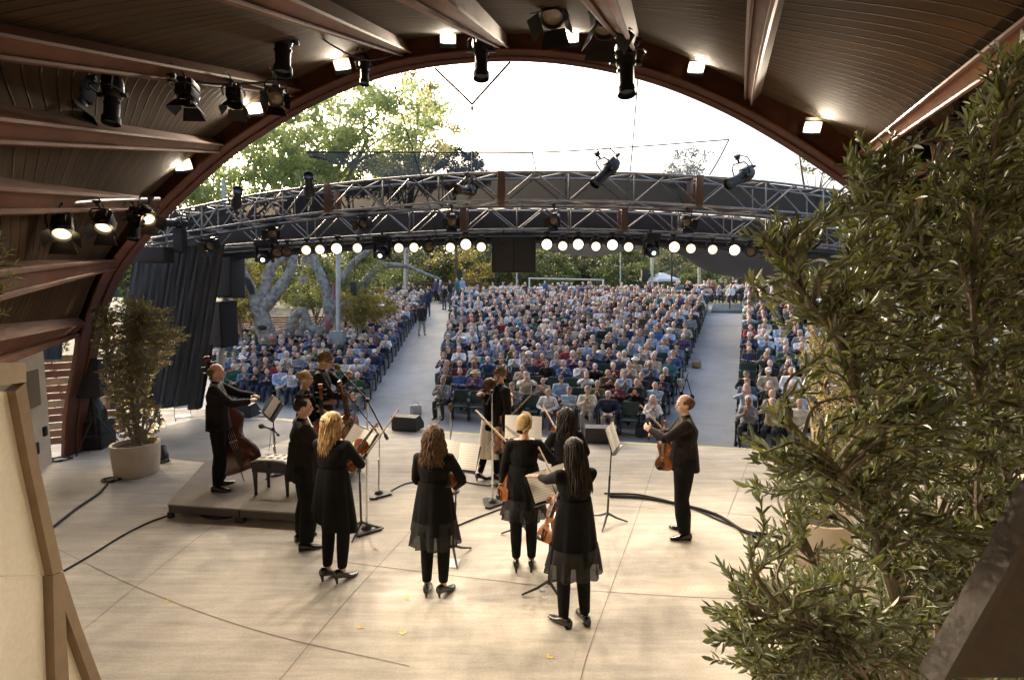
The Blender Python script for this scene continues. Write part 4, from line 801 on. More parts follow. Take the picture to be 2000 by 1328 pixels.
# ------------------------------------------------------------------ people
def fabric(name, c, rough=.85, bump=.35, var=.25):
    m = mat(name, c, rough, var, 5, bump, 26, spec=.15); return m
m_skin = mat('skin', (.50, .31, .235), .5, .10, 14, .05, 90, spec=.35)
m_blk = fabric('black_cloth', (.006, .0055, .0055)); m_blk2 = fabric('black_trousers', (.006, .006, .006), .85); m_char = fabric('charcoal_shirt', (.013, .010, .008), .75)
m_shoe = mat('black_leather', (.010, .009, .009), .22, spec=.6)
def nodemesh(v, f):
    me = bpy.data.meshes.new('work'); me.from_pydata(v, [], f); return me
def merge_body(mb, voxel, smooth=6, fac=.45):
    """one continuous skin grown over overlapping volumes; every face keeps the tag of the volume it came from"""
    me = nodemesh(mb.v, mb.f); bm = bmesh.new(); bm.from_mesh(me); bmesh.ops.recalc_face_normals(bm, faces=bm.faces); bm.to_mesh(me); bm.free()
    kd = kdtree.KDTree(len(mb.v)); tg = [0] * len(mb.v)
    for f, t in zip(mb.f, mb.m):
        for i in f: tg[i] = t
    for i, p in enumerate(mb.v): kd.insert(p, i)
    kd.balance()
    o = bpy.data.objects.new('work', me); col.objects.link(o)
    md = o.modifiers.new('r', 'REMESH'); md.mode = 'VOXEL'; md.voxel_size = voxel; md.adaptivity = 0
    sm = o.modifiers.new('s', 'SMOOTH'); sm.factor = fac; sm.iterations = smooth
    dg = bpy.context.evaluated_depsgraph_get(); dg.update(); ev = o.evaluated_get(dg); em = ev.to_mesh()
    v = [tuple(q.co) for q in em.vertices]; f = [tuple(p.vertices) for p in em.polygons]
    idx = []
    for p in em.polygons:
        c = Vector((0, 0, 0))
        for i in p.vertices: c += em.vertices[i].co
        idx.append(tg[kd.find(c / len(p.vertices))[1]])
    ev.to_mesh_clear(); bpy.data.objects.remove(o); bpy.data.meshes.remove(me)
    out = MB(); out.v = v; out.f = f; out.m = idx; return out
def ik(S, T, l1, l2, hint):
    S, T = Vector(S), Vector(T); d = T - S; L = min(d.length, (l1 + l2) * .995); dn = d.normalized(); T = S + dn * L
    a = (l1 * l1 - l2 * l2 + L * L) / (2 * L); h = math.sqrt(max(l1 * l1 - a * a, 0)); hv = Vector(hint); hv = hv - dn * hv.dot(dn); hv = hv.normalized() if hv.length > 1e-4 else dn.orthogonal()
    return S + dn * a + hv * h, T
def hand(mb, W, D, palm, m, side=1, curl=.5, n=6):
    """palm and five bent fingers at wrist W, pointing along D with the palm facing 'palm'"""
    D = Vector(D).normalized(); Pn = Vector(palm); Pn = (Pn - D * Pn.dot(D)); Pn = Pn.normalized() if Pn.length > 1e-4 else D.orthogonal(); X = D.cross(Pn) * side
    Mx = Matrix((X, Pn, D)).transposed(); mb.ell(W + D * .045, (.040, .017, .055), Mx, m, 10, 7)
    for k, (dx, ln) in enumerate(((-.030, .062), (-.010, .074), (.010, .078), (.028, .070))):
        b = W + D * (.082 - .008 * (k == 0)) + X * dx; c = curl * (1 + .12 * (k - 1.5)); pts = [b]; d = D; a = c * .6
        for s in (.45, .32, .23):
            d = (D * math.cos(a) + Pn * math.sin(a)); pts.append(pts[-1] + d * ln * s); a += c * .8
        mb.tube(pts, [.0095, .009, .008, .0065], n, m)
    b = W + D * .02 + X * .034; d1 = (D * .7 + X * .6 + Pn * .35).normalized(); d2 = (D * .85 + X * .1 + Pn * .5).normalized()
    mb.tube([b, b + d1 * .035, b + d1 * .035 + d2 * .045], [.012, .0105, .0075], n, m)
SKIN, TOP, PANT, HAIR, DARK = 0, 1, 2, 3, 4
def head_prims(mb, C, Mh, lo=False):
    """skull, jaw, nose, ears, brow, lips on the neck top C with rotation Mh"""
    def p(x, y, z): return C + Mh @ Vector((x, y, z))
    nu, nv = (10, 7) if lo else (18, 12)
    mb.ell(p(0, -.008, .125), (.076, .094, .100), Mh, SKIN, nu, nv); mb.ell(p(0, .030, .062), (.056, .060, .062), Mh, SKIN, nu, nv); mb.ell(p(0, .066, .022), (.026, .022, .02), Mh, SKIN, 8, 6)
    mb.tube([p(0, .080, .125), p(0, .098, .100), p(0, .112, .078), p(0, .088, .068)], [.010, .013, .017, .012], 8, SKIN)
    for s in (1, -1):
        mb.ell(p(s * .079, -.008, .095), (.012, .024, .034), Mh, SKIN, 8, 6); mb.ell(p(s * .04, .062, .078), (.024, .024, .024), Mh, SKIN, 8, 6)
        mb.ell(p(s * .032, .078, .137), (.026, .014, .010), Mh, SKIN, 8, 6)
    if not lo: mb.ell(p(0, .086, .043), (.024, .012, .009), Mh, SKIN, 8, 6)
def face_bits(mb, C, Mh, m_eye, m_lip):
    def p(x, y, z): return C + Mh @ Vector((x, y, z))
    for s in (1, -1):
        mb.ell(p(s * .032, .083, .113), (.013, .008, .007), Mh, m_eye, 8, 5)
        mb.tube([p(s * .018, .091, .140), p(s * .035, .089, .143), p(s * .052, .078, .138)], [.003, .004, .002], 5, m_lip + 1)
    mb.ell(p(0, .094, .043), (.022, .006, .006), Mh, m_lip, 10, 5)
def body(J, voxel=.013, lo=False, woman=False):
    """J: joints (metres, facing +Y). Returns the grown body and the head frame"""
    mb = MB(); n = 8 if lo else 14
    pel, che, nek = Vector(J['pelvis']), Vector(J['chest']), Vector(J['neck']); up = (che - pel).normalized()
    yw = J.get('twist', 0); Mt = Matrix.Rotation(yw, 3, 'Z')
    def ring(c, rx, ry, M=Mt): return [c + M @ Vector((rx * math.cos(2 * math.pi * k / n), ry * math.sin(2 * math.pi * k / n), 0)) for k in range(n)]
    am = J.get('arm', 1.0 if woman else 1.22); hw = .165 if woman else .16; wa = .122 if woman else .142; sh = .168 if woman else .200; g = J.get('girth', 1.0)
    mb.loft([ring(pel + Vector((0, 0, -.09)), hw * .75 * g, .10 * g), ring(pel, hw * g, .118 * g), ring(pel.lerp(che, .35), wa * g, .10 * g), ring(pel.lerp(che, .75), (wa + .025) * g, .118 * g), ring(che, sh * .96, .125 * g), ring(che.lerp(nek, .62), sh * .97, .09), ring(che.lerp(nek, .92), sh * .58, .068)], TOP)
    mb.m = [TOP] * len(mb.f)
    if woman and not lo:
        for s in (1, -1): mb.ell(che + Mt @ Vector((s * .075, .09, -.03)), (.07, .06, .07), Mt, TOP)
    hd = Vector(J.get('head', nek + Vector((0, .015, .045)))); mb.tube([che.lerp(nek, .90), nek, hd], [.062, .052, .050], n, SKIN)
    Mh = Euler(J.get('head_rot', (0, 0, 0)), 'XYZ').to_matrix() if not isinstance(J.get('head_rot'), Matrix) else J['head_rot']
    head_prims(mb, hd - Mh @ Vector((0, 0, .012)), Mh, lo)
    for s, nm in ((1, 'r'), (-1, 'l')):
        S = che.lerp(nek, .58) + Mt @ Vector((s * (sh - .005), 0, 0)); E, W_ = ik(S, J['hand_' + nm], .285, .255, J.get('elbow_' + nm, (s * .6, -.5, -.6)))
        mb.tube([che.lerp(nek, .62), S, S.lerp(E, .5), E], [.075, .062 * am, .053 * am, .048 * am], n, TOP); sl = J.get('sleeve', 1.0)
        if sl >= 1: mb.tube([E, E.lerp(W_, .5), W_], [.048 * am, .044 * am, .037 * am], n, TOP)
        else: mb.tube([E, E.lerp(W_, .5), W_], [.042, .038, .027], n, SKIN)
        J['W_' + nm] = W_; J['E_' + nm] = E
        H, K, A = (Vector(q) for q in J['leg_' + nm]); t = J.get('trouser', 1.0)
        mb.tube([H + Vector((0, 0, .03)), H.lerp(K, .4), K, K.lerp(A, .45), A], [.102 * g, .092 * g, .070 * (1 + .4 * (t - 1)), .064 * t, .048 * t], n, PANT)
        mb.ell(H + Vector((0, -.02, .02)), (.10 * g, .11 * g, .11), None, PANT, n, 8)
    out = merge_body(mb, voxel, 3 if lo else 6); lim = -.015 if woman else .02; un = (nek - che).normalized()
    for i, f in enumerate(out.f):                    # a clean neckline
        if out.m[i] in (SKIN, TOP):
            c = (Vector(out.v[f[0]]) + Vector(out.v[f[2]])) / 2 - nek
            if abs(c.x) < .115 and abs(c.y) < .13 and -.12 < c.dot(un) < .10: out.m[i] = SKIN if c.dot(un) > lim - c.y * .25 else TOP
    return out, hd - Mh @ Vector((0, 0, .012)), Mh
# ---- hair
def hair_obj(kind, C, Mh, mt, t_, rs, name='hair'):
    rg = random.Random(rs); m = MB()
    def p(x, y, z): return C + Mh @ Vector((x, y, z))
    def cap(r=(.084, .098, .098), c=(0, -.020, .138), seed=0, amp=.004):
        k = MB(); k.ell((0, 0, 0), r, None, 0, 26, 18); out = []
        for q in k.v:
            q = Vector(q); q *= 1 + amp / .09 * math.sin(q.x * 160 + q.z * 40) * math.cos(q.y * 120 + q.x * 60); out.append(C + Mh @ (q + Vector(c)))
        m.add(out, k.f)
    def strands(n, z_end, spread, wave=.010, r=.0082, front=.75, side=.105):
        for i in range(n):
            a = math.pi * (-front + 2 * front * i / (n - 1)) - math.pi / 2; lay = rg.uniform(.88, 1.02)
            pts = []; ph = rg.uniform(0, 6.28); L = z_end * rg.uniform(.86, 1.08)
            for q in range(9):
                t = q / 8; z = .225 - (.225 - L) * t; rad = lay * (min(1, .25 + t * 5) if t < .16 else 1)
                wx = side * (.86 + spread * min(1, max(0, t - .25) * 1.6)); wy = .112 * (.95 - .12 * t)
                b = -.018 - .02 * max(0, t - .4)
                pts.append(p(math.cos(a) * wx * rad + wave * math.sin(t * 11 + ph), math.sin(a) * wy * rad + b + wave * .6 * math.cos(t * 9 + ph), z))
            m.tube(pts, [r * .5, r, r * 1.1, r * 1.15, r * 1.1, r, r * .95, r * .8, r * .25], 5)
    if kind == 'short': cap(); [m.tube([p(rg.uniform(-.06, .06), rg.uniform(-.10, .06), .215), p(rg.uniform(-.07, .07), rg.uniform(-.09, .09), .245)], [.010, .002], 4) for _ in range(26)]
    elif kind == 'tousled':
        cap((.087, .102, .103), (0, -.014, .145), 1, .008)
        for _ in range(60):
            a, b = rg.uniform(0, 6.28), rg.uniform(.2, 1.4); q = Vector((.08 * math.cos(a) * math.sin(b), .095 * math.sin(a) * math.sin(b) - .012, .145 + .10 * math.cos(b))); d = Vector((rg.uniform(-.03, .03), rg.uniform(-.02, .05), rg.uniform(-.008, .012))); m.tube([p(*q), p(*(q + d * .6)), p(*(q + d))], [.010, .008, .002], 4)
    elif kind == 'mohawk':
        cap((.080, .092, .092), (0, -.022, .132)); [m.tube([p(rg.uniform(-.028, .028), y, .205 + .02 * math.cos(y * 14)), p(rg.uniform(-.02, .02), y + .015 + rg.uniform(-.01, .015), .240 + .015 * math.cos(y * 12) + rg.uniform(-.008, .008))], [.014, .004], 5) for y in [i * .006 - .10 for i in range(28)] for _ in (0, 1)]
    elif kind == 'receding': cap((.085, .097, .086), (0, -.026, .120))
    elif kind == 'fringe_bald': cap((.085, .092, .070), (0, -.030, .108))
    elif kind == 'long': cap((.083, .100, .098), (0, -.016, .140)); strands(84, -.20, .20)
    elif kind == 'wavy': cap((.088, .104, .102), (0, -.016, .142), 0, .009); strands(100, -.17, .42, .018, .0088)
    elif kind == 'verylong': cap((.084, .100, .098), (0, -.016, .140)); strands(92, -.27, .30, .010)
    elif kind in ('bun', 'braid'):
        cap((.084, .100, .098), (0, -.018, .138))
        if kind == 'bun':
            m.ell(p(0, -.105, .160), (.046, .035, .05), Mh); [m.tube([p(.045 * math.cos(a), -.118, .160 + .05 * math.sin(a)), p(.02 * math.cos(a + 1), -.142, .160 + .02 * math.sin(a + 1))], [.012, .008], 5) for a in [i * .7 for i in range(9)]]
        else:
            m.ell(p(0, -.045, .115), (.080, .080, .085), Mh); pts = crv([p(-.03, .04, .232), p(.045, .0, .228), p(.085, -.045, .175), p(.078, -.085, .115), p(.04, -.118, .07), p(0, -.122, .05)], 6)
            for s in (0, 1): m.tube([q + Mh @ Vector((0, 0, .011 * math.cos(i * 1.3 + s * 3.14))) for i, q in enumerate(pts)], .013, 6)
            m.ell(p(-.01, -.100, .055), (.034, .026, .028), Mh)
    elif kind == 'bob': cap((.086, .102, .100), (0, -.016, .140)); strands(48, .02, .12, .006, .012, .72)
    return m.build(name, mt, t_, ang=70)
def hair_mat(name, c): 
    m = mat('hair_' + name, c, .6, .45, 26, .4, 120, spec=.25); return m
H_ = dict(brown=hair_mat('brown', (.085, .045, .022)), blonde=hair_mat('blonde', (.36, .235, .11)), dark=hair_mat('dark', (.016, .011, .009)), auburn=hair_mat('auburn', (.10, .056, .030)), sandy=hair_mat('sandy', (.14, .078, .038)), grey=hair_mat('grey', (.30, .29, .28)))
m_eye = mat('eye_dark', (.015, .012, .010), .2); m_lip = mat('lips', (.36, .15, .12), .5); m_brow = mat('brow', (.06, .04, .03), .8)
def shoe(J, nm, t_, heel, foot_dir, ankle_skin):
    A = Vector(J['leg_' + nm][2]); m = MB(); d = Vector((math.sin(foot_dir), math.cos(foot_dir), 0)); X = Vector((d.y, -d.x, 0)); z0 = J.get('ground', 0)
    rings = []
    for s, w_, h, zl in ((-.075, .028, .07, heel), (-.05, .034, .085, heel), (0, .036, .08, heel * .75), (.06, .043, .055, heel * .25), (.11, .046, .04, 0), (.155, .038, .032, 0), (.185, .018, .022, .004)):
        c = Vector((A.x, A.y, z0)) + d * (s - .01); zz = zl + .004; rings.append([c + X * (w_ * math.cos(q)) + Vector((0, 0, zz + max(0, (h * .5) * (1 + math.sin(q)) if math.sin(q) > -.5 else 0))) for q in [2 * math.pi * i / 12 for i in range(12)]])
    m.loft(rings)
    if heel > .02: m.tube([Vector((A.x, A.y, z0 + heel + .02)) - d * .07, Vector((A.x, A.y, z0 + .002)) - d * .062], [.022, .010], 8)
    else: m.box(Vector((A.x, A.y, z0 + .008)) - d * .05, (.055, .055, .014))
    m.build('shoe', m_shoe, t_, ang=50)
def robe(J, t_, z_top, z_hem, rt, rh, mt, name='tunic', folds=9, amp=.014, c_hem=(0, 0), th=True, yw=0, open_b=False, zc=None):
    """skirt part of a tunic or shirt, hanging from the waist with folds"""
    pel, che = Vector(J['pelvis']), Vector(J['chest']); rings = []; n = 72
    for i in range(9):
        t = i / 8; z = z_top + (z_hem - z_top) * t; rx = rt[0] + (rh[0] - rt[0]) * t ** .8; ry = rt[1] + (rh[1] - rt[1]) * t ** .8; cx = pel.x + c_hem[0] * t; cyy = pel.y + c_hem[1] * t + (che.y - pel.y) * max(0, (z - pel.z) / max(che.z - pel.z, .01)); rg_ = []
        for k in range(n):
            a = 2 * math.pi * k / n; f = 1 + amp / rx * t * (math.sin(a * folds) + .6 * math.sin(a * (folds // 2) + 1.3) + .4 * math.sin(a * (folds * 2 + 1) + 2)); zz = z + (zc(a) * t if zc else 0)
            rg_.append(Vector((cx + rx * f * math.cos(a), cyy + ry * f * math.sin(a), zz)))
        rings.append(rg_)
    m = MB(); m.loft(rings, 0, False); return m.build(name, mt, t_, ang=80)
m_sheer = mesh_cloth('sheer_chiffon', (.007, .0065, .0065), .09)
def stand(dx=.10, spread=0, ky=.02, fy=0.0, z=.915, fwd_r=0, fwd_l=0, tilt=0, heel=0):
    return dict(leg_r=((dx * .92, 0, z), (dx + spread * .5 + tilt * .5, ky + fwd_r * .5, .50), (dx + spread, fwd_r - .02 + fy, .085 + heel)), leg_l=((-dx * .92, 0, z), (-dx - spread * .5, ky + fwd_l * .5, .50), (-dx - spread, fwd_l - .02 + fy, .085 + heel)), pelvis=(0, 0, .96), chest=(0, .0, 1.31), neck=(0, -.005, 1.485))
def musician(label, loc, rz, H, J, hair, hmat, top=m_blk, pant=m_blk2, woman=False, heel=0.0, feet=(.15, -.15), hands=None, skirt=None, bare_ankle=False, smile=False, shirt=None, extra=None, toemat=None):
    t_ = thing('person', label, 'musician', loc, rz, None); t_.scale = (H / 1.75,) * 3
    bd, C, Mh = body(J, .0125, False, woman)
    hs = hands or {}
    for s, nm in ((1, 'r'), (-1, 'l')):
        E, W_ = J['E_' + nm], J['W_' + nm]; d, pl_, cu = hs.get(nm, (None, None, .5)); d = Vector(d) if d else (W_ - E)
        bd.tube([W_ - (W_ - E).normalized() * .03, W_ + d.normalized() * .015], [.028, .026], 10, SKIN); hand(bd, W_, d, pl_ or (-s, 0, 0), SKIN, s, cu, 7)
        if bare_ankle:
            A = Vector(J['leg_' + nm][2]); bd.tube([A + Vector((0, 0, .13)), A + Vector((0, 0, .02)), A + Vector((0, .01, -.05))], [.034, .030, .034], 10, SKIN)
    face_bits(bd, C, Mh, 4, 5)
    bd.build('body', [m_skin, top, pant, hmat, m_eye, m_lip, m_brow], t_, ang=60)
    hair_obj(hair, C, Mh, hmat, t_, hash(label) % 1000 if False else len(label))
    for nm, fd in zip('rl', feet): shoe(J, nm, t_, heel, fd, bare_ankle)
    return t_, C, Mh
# ---------------- string instruments (lying in their own frame: bottom at the origin, neck along +Z, belly facing +Y)
m_violin = mat('violin_varnish', (.26, .085, .025), .22, .35, 9, spec=.6, coat=.4); m_bass = mat('bass_varnish', (.085, .026, .014), .2, .3, 5, spec=.6, coat=.5)
m_ebony = mat('ebony', (.012, .010, .009), .3); m_string = mat('string_steel', (.5, .5, .48), .3, metal=1); m_bow = mat('bow_wood', (.30, .17, .07), .35, .2, 8); m_hair = mat('bow_hair', (.62, .58, .48), .6); m_maple = mat('bridge_maple', (.50, .34, .16), .5)
def fiddle(name, label, cat, L, neck, loc, M, varn, deep=.105, shoulders=1.0, peg=0):
    """L: body length. outline drawn once, then scaled"""
    t_ = thing(name, label, cat, loc, 0, None); t_.rotation_euler = M.to_euler()
    hw = [(0, .0), (.01, .16), (.05, .245), (.12, .285), (.20, .290), (.28, .270), (.34, .235), (.37, .222), (.40, .205), (.45, .168), (.50, .156), (.55, .160), (.60, .180), (.63, .196), (.66, .205), (.72, .232), (.78, .240), (.86, .232 * shoulders), (.93, .19 * shoulders), (.98, .11 * shoulders), (1.0, .03)]
    m = MB(); d = deep * L
    left = [Vector((-w_ * L, 0, z * L)) for z, w_ in hw]; right = [Vector((w_ * L, 0, z * L)) for z, w_ in reversed(hw)]; ol = left + right[1:-1] if hw[0][1] == 0 else left + right; n = len(ol); c = Vector((0, 0, .45 * L))
    def inset(k, y): return [Vector((q.x * k, y, c.z + (q.z - c.z) * k)) for q in ol]
    m.loft([inset(.55, -d * .80), inset(.88, -d * .62), inset(1.0, -d * .5), inset(1.03, -d * .47), inset(.985, -d * .44), inset(.985, d * .44), inset(1.03, d * .47), inset(1.0, d * .5), inset(.88, d * .62), inset(.55, d * .80)]); m.build('body', varn, t_, ang=35)
    m = MB(); m.loft([[Vector((sx * w_ * L, y * L, z * L)) for sx, y in ((-1, yb), (1, yb), (.8, yt), (-.8, yt))] for z, w_, yb, yt in ((.97, .038, .03, .10), (1.0 + neck * .5, .034, .045, .105), (1.0 + neck, .032, .055, .105))]); m.build('neck', varn, t_)
    m = MB(); m.loft([[Vector((sx * w_ * L, y * L, z * L)) for sx, y in ((-1, yb), (1, yb), (.7, yb + .02), (-.7, yb + .02))] for z, w_, yb in ((.62, .060, .155), (1.0, .045, .118), (1.0 + neck, .034, .106))]); m.build('fingerboard', m_ebony, t_)
    m = MB(); zt = 1.0 + neck; m.loft([[Vector((sx * w_ * L, y * L, z * L)) for sx, y in ((-1, yb), (1, yb), (1, yt), (-1, yt))] for z, w_, yb, yt in ((zt, .032, .05, .105), (zt + .12, .03, .03, .085), (zt + .22, .024, .0, .05))])
    m.lathe([(.001, -.04 * L), (.045 * L, -.04 * L), (.055 * L, 0), (.045 * L, .04 * L), (.001, .04 * L)], (0, .02 * L, (zt + .25) * L), 14, 0, basis((1, 0, 0)))
    m.build('scroll', varn, t_)
    m = MB()
    for k, s in enumerate((1, -1, 1, -1)): m.tube([(0, .06 * L, (zt + .04 + .045 * k) * L), (s * .10 * L, .06 * L, (zt + .04 + .045 * k) * L)], [.010 * L, .018 * L], 6)
    m.tube([(-.075 * L, .03 * L, .06 * L), (-.03 * L, .16 * L, .30 * L)], .006 * L, 4)
    m.prism([(-.02 * L, .11 * L, .04 * L), (.02 * L, .11 * L, .04 * L), (.04 * L, .16 * L, .30 * L), (-.04 * L, .16 * L, .30 * L)], (0, .02 * L, 0)); m.build('fittings', m_ebony, t_)
    m = MB(); m.prism([(-.065 * L, .06 * L, .42 * L), (.065 * L, .06 * L, .42 * L), (.05 * L, .185 * L, .42 * L), (-.05 * L, .185 * L, .42 * L)], (0, 0, .012 * L)); m.build('bridge', m_maple, t_, smooth=False)
    m = MB()
    for k in range(4): x = (k - 1.5) * .022 * L; m.tube([(x, .175 * L, .28 * L), (x * 1.2, .19 * L, .425 * L), (x * .7, .118 * L, zt * L)], max(.0007, .0022 * L * .6), 4)
    m.build('strings', m_string, t_)
    m = MB()
    for s in (-1, 1): m.tube([(s * .085 * L, .082 * L, .50 * L), (s * .10 * L, .080 * L, .46 * L), (s * .125 * L, .074 * L, .40 * L), (s * .14 * L, .068 * L, .36 * L)], [.006 * L, .01 * L, .01 * L, .006 * L], 5)
    m.build('sound_hole', m_ebony, t_)
    if peg: m = MB(); m.tube([(0, 0, .01), (0, 0, -peg)], .007, 6); m.build('endpin', m_chrome, t_)
    else: m = MB(); m.ell((.10 * L, .11 * L, .06 * L), (.11 * L, .03 * L, .075 * L)); m.build('chin_rest', m_ebony, t_)
    return t_
def frame(z, y): z = Vector(z).normalized(); y = Vector(y); y = (y - z * y.dot(z)).normalized(); return Matrix((y.cross(z), y, z)).transposed()
def bow(label, a, b, sag=Vector((0, 0, .03))):
    a, b = Vector(a), Vector(b); c = (a + b) / 2; t_ = thing('bow', label, 'violin bow', a); d = b - a; s = sag
    m = MB(); m.tube(crv([(0, 0, 0), tuple(d * .5 - s * .35), tuple(d)], 6), [.0055, .0050, .0045], 6); m.ell(d - s * .3, (.007, .007, .018)); m.build('stick', m_bow, t_)
    m = MB(); m.tube([d * .03 + s * .55, d * .985 + s * .35], .0045, 4, flat=.5); m.build('hair', m_hair, t_)
    m = MB(); m.box(d * .05 + s * .3, (.018, .02, .026), bev=.003); m.build('frog', m_ebony, t_); return t_
# ------------------------------------------------------------------ the audience
def to_px(p):
    d = p - Vector((0, 0, CAM_H)); f = d.y * CP - d.z * SP; u = d.y * SP + d.z * CP
    return 1000 + FPX * d.x / f, 664 - FPX * u / f
HAIRC = {'white-haired': (.62, .60, .57), 'grey-haired': (.30, .29, .28), 'brown-haired': (.085, .05, .028), 'dark-haired': (.018, .013, .011), 'blonde': (.36, .25, .12), 'red-haired': (.16, .06, .03)}
TOPC = {'navy': (.018, .026, .06), 'black': (.012, .012, .013), 'charcoal': (.055, .056, .06), 'grey': (.21, .21, .22), 'sky-blue': (.32, .42, .55), 'white': (.70, .70, .70), 'beige': (.42, .36, .27), 'red': (.26, .03, .035), 'teal': (.04, .15, .17), 'purple': (.09, .055, .13), 'bottle-green': (.03, .08, .05), 'blue': (.055, .11, .27), 'brown': (.10, .055, .032), 'maroon': (.12, .022, .03), 'slate-blue': (.09, .13, .20), 'cream': (.60, .55, .44), 'olive': (.11, .11, .06)}
TOPW = dict(zip(TOPC, (16, 14, 9, 10, 12, 13, 8, 3, 3, 3, 3, 5, 5, 4, 10, 6, 3)))
PANTC = [(.02, .02, .022), (.03, .04, .075), (.09, .09, .09), (.30, .26, .20), (.05, .035, .025)]
SKINC = [(.52, .32, .24), (.58, .38, .29), (.42, .25, .17), (.24, .13, .085)]
m_aud_skin = [mat('audience_skin_%d' % i, c, .55, spec=.3) for i, c in enumerate(SKINC)]
m_aud_hair = {k: mat('audience_hair_' + k, c, .6, .3, 40) for k, c in HAIRC.items()}
m_aud_top = {k: mat('audience_top_' + k, c, .85, .3, 9, .3, 22) for k, c in TOPC.items()}
m_aud_pant = [mat('audience_trousers_%d' % i, c, .85, .2, 8) for i, c in enumerate(PANTC)]
m_straw = mat('straw_hat', (.50, .38, .20), .8); m_cap = mat('white_hat', (.65, .64, .60), .8); m_prog = mat('programme', (.72, .72, .74), .8)
def seated(pose, hair, lean=0.0, vox=.026, turn=0.0):
    hd = {'clapping': ((.035, .30, .86), (-.035, .30, .87)), 'hands in lap': ((.07, .30, .60), (-.07, .32, .60)), 'hands raised': ((.04, .26, 1.02), (-.04, .26, 1.03)), 'reading': ((.12, .32, .64), (-.12, .32, .64)), 'arms folded': ((-.12, .20, .74), (.12, .22, .76))}[pose]
    J = dict(pelvis=(0, 0, .50), chest=(0, .03 + lean, .84), neck=(0, .05 + lean * 1.5, 1.01), leg_r=((.09, .02, .50), (.12, .43, .51), (.12, .42, .09)), leg_l=((-.09, .02, .50), (-.12, .43, .50), (-.13, .40, .09)), hand_r=hd[0], hand_l=hd[1], elbow_r=(.9, -.4, -.5), elbow_l=(-.9, -.4, -.5), head_rot=(R(-6 if pose != 'reading' else -30), 0, turn), girth=1.12)
    old = globals()['merge_body']
    def hook(mb, *_):
        hdp = Vector(J['neck']) + Vector((0, .015, .045)); Mh = Euler(J['head_rot'], 'XYZ').to_matrix(); C = hdp - Mh @ Vector((0, 0, .012))
        def p(x, y, z): return C + Mh @ Vector((x, y, z))
        if hair == 'short': mb.ell(p(0, -.026, .140), (.088, .094, .098), Mh, HAIR, 10, 8)
        elif hair == 'bald': mb.ell(p(0, -.040, .100), (.088, .078, .050), Mh, HAIR, 10, 6)
        elif hair == 'bob': mb.ell(p(0, -.022, .140), (.098, .104, .108), Mh, HAIR, 10, 8); mb.ell(p(0, -.05, .06), (.10, .07, .09), Mh, HAIR, 10, 8)
        elif hair == 'long': mb.ell(p(0, -.022, .140), (.094, .102, .104), Mh, HAIR, 10, 8); mb.tube([p(0, -.05, .12), p(0, -.07, .0), p(0, -.085, -.16)], [.085, .10, .06], 10, HAIR); mb.tube([p(.085, .0, .12), p(.095, .02, .0), p(.085, .05, -.12)], [.03, .036, .02], 6, HAIR); mb.tube([p(-.085, .0, .12), p(-.095, .02, .0), p(-.085, .05, -.12)], [.03, .036, .02], 6, HAIR)
        elif hair == 'hat': mb.lathe([(.10, .150), (.165, .152), (.165, .172), (.10, .182), (.088, .235), (.05, .25)], C, 14, 5, Mh); mb.ell(p(0, -.03, .11), (.088, .085, .06), Mh, HAIR, 10, 6)
        elif hair == 'cap': mb.ell(p(0, -.012, .155), (.092, .104, .092), Mh, 5, 10, 8); mb.ell(p(0, .10, .155), (.07, .07, .014), Mh, 5, 10, 5); mb.ell(p(0, -.04, .09), (.086, .078, .05), Mh, HAIR, 10, 6)
        for nm in 'rl':
            s = 1 if nm == 'r' else -1; Wr, E = J['W_' + nm], J['E_' + nm]; d = (Wr - E).normalized()
            if pose in ('clapping', 'hands raised'): d = Vector((-s * .10, .35, .93)).normalized()
            mb.ell(Wr + d * .06, (.024, .045, .085) if pose in ('clapping', 'hands raised') else (.045, .03, .08), basis(d, Vector((0, 1, 0))), SKIN, 8, 6)
            A = Vector(J['leg_' + nm][2]); mb.ell(A + Vector((0, .06, -.045)), (.045, .13, .045), None, DARK, 10, 6)
            for sx in (1,): mb.ell(p(s * .032, .088, .112), (.020, .012, .010), Mh, DARK, 6, 4) if vox < .02 else None
        mb.ell(Vector((0, .02, .62)), (.19 * 1.1, .14, .16), None, TOP, 10, 7)
        if pose == 'reading': mb.box((0, .40, .625), (.26, .20, .04), None, 6)
        return old(mb, vox, 2, .4)
    globals()['merge_body'] = hook
    try: bd, C, Mh = body(J, vox, True, hair in ('bob', 'long'))
    finally: globals()['merge_body'] = old
    return bd
POSES = ['clapping', 'clapping', 'hands in lap', 'hands raised', 'reading', 'arms folded']
VAR = []
for i, (po, ha, le, tu) in enumerate((('clapping', 'short', 0, 0), ('clapping', 'bob', .02, R(6)), ('clapping', 'bald', .0, R(-7)), ('hands in lap', 'short', -.03, R(14)), ('hands in lap', 'bob', 0, R(-12)), ('hands raised', 'short', .03, 0), ('clapping', 'long', 0, R(4)), ('reading', 'bob', .03, 0), ('arms folded', 'bald', -.03, R(10)), ('clapping', 'hat', 0, R(-4)), ('hands in lap', 'cap', 0, R(8)), ('hands raised', 'long', .01, R(-8)), ('clapping', 'short', .05, R(-16)), ('arms folded', 'short', -.02, R(-6)), ('reading', 'short', .05, R(5)))):
    bd = seated(po, ha, le, .021, tu); me = bpy.data.meshes.new('seated_person'); me.from_pydata(bd.v, [], bd.f); me.polygons.foreach_set('material_index', bd.m); me.polygons.foreach_set('use_smooth', [True] * len(me.polygons))
    for k in range(7): me.materials.append(None)
    me.update(); lo_ = seated(po, ha, le, .040, tu); VAR.append((po, ha, me, (np.array(lo_.v), lo_.f, lo_.m)))
m_seat = mat('seat_plastic', (.018, .045, .040), .45, .15, 6); m_seatm = mat('seat_frame', (.02, .024, .024), .5)
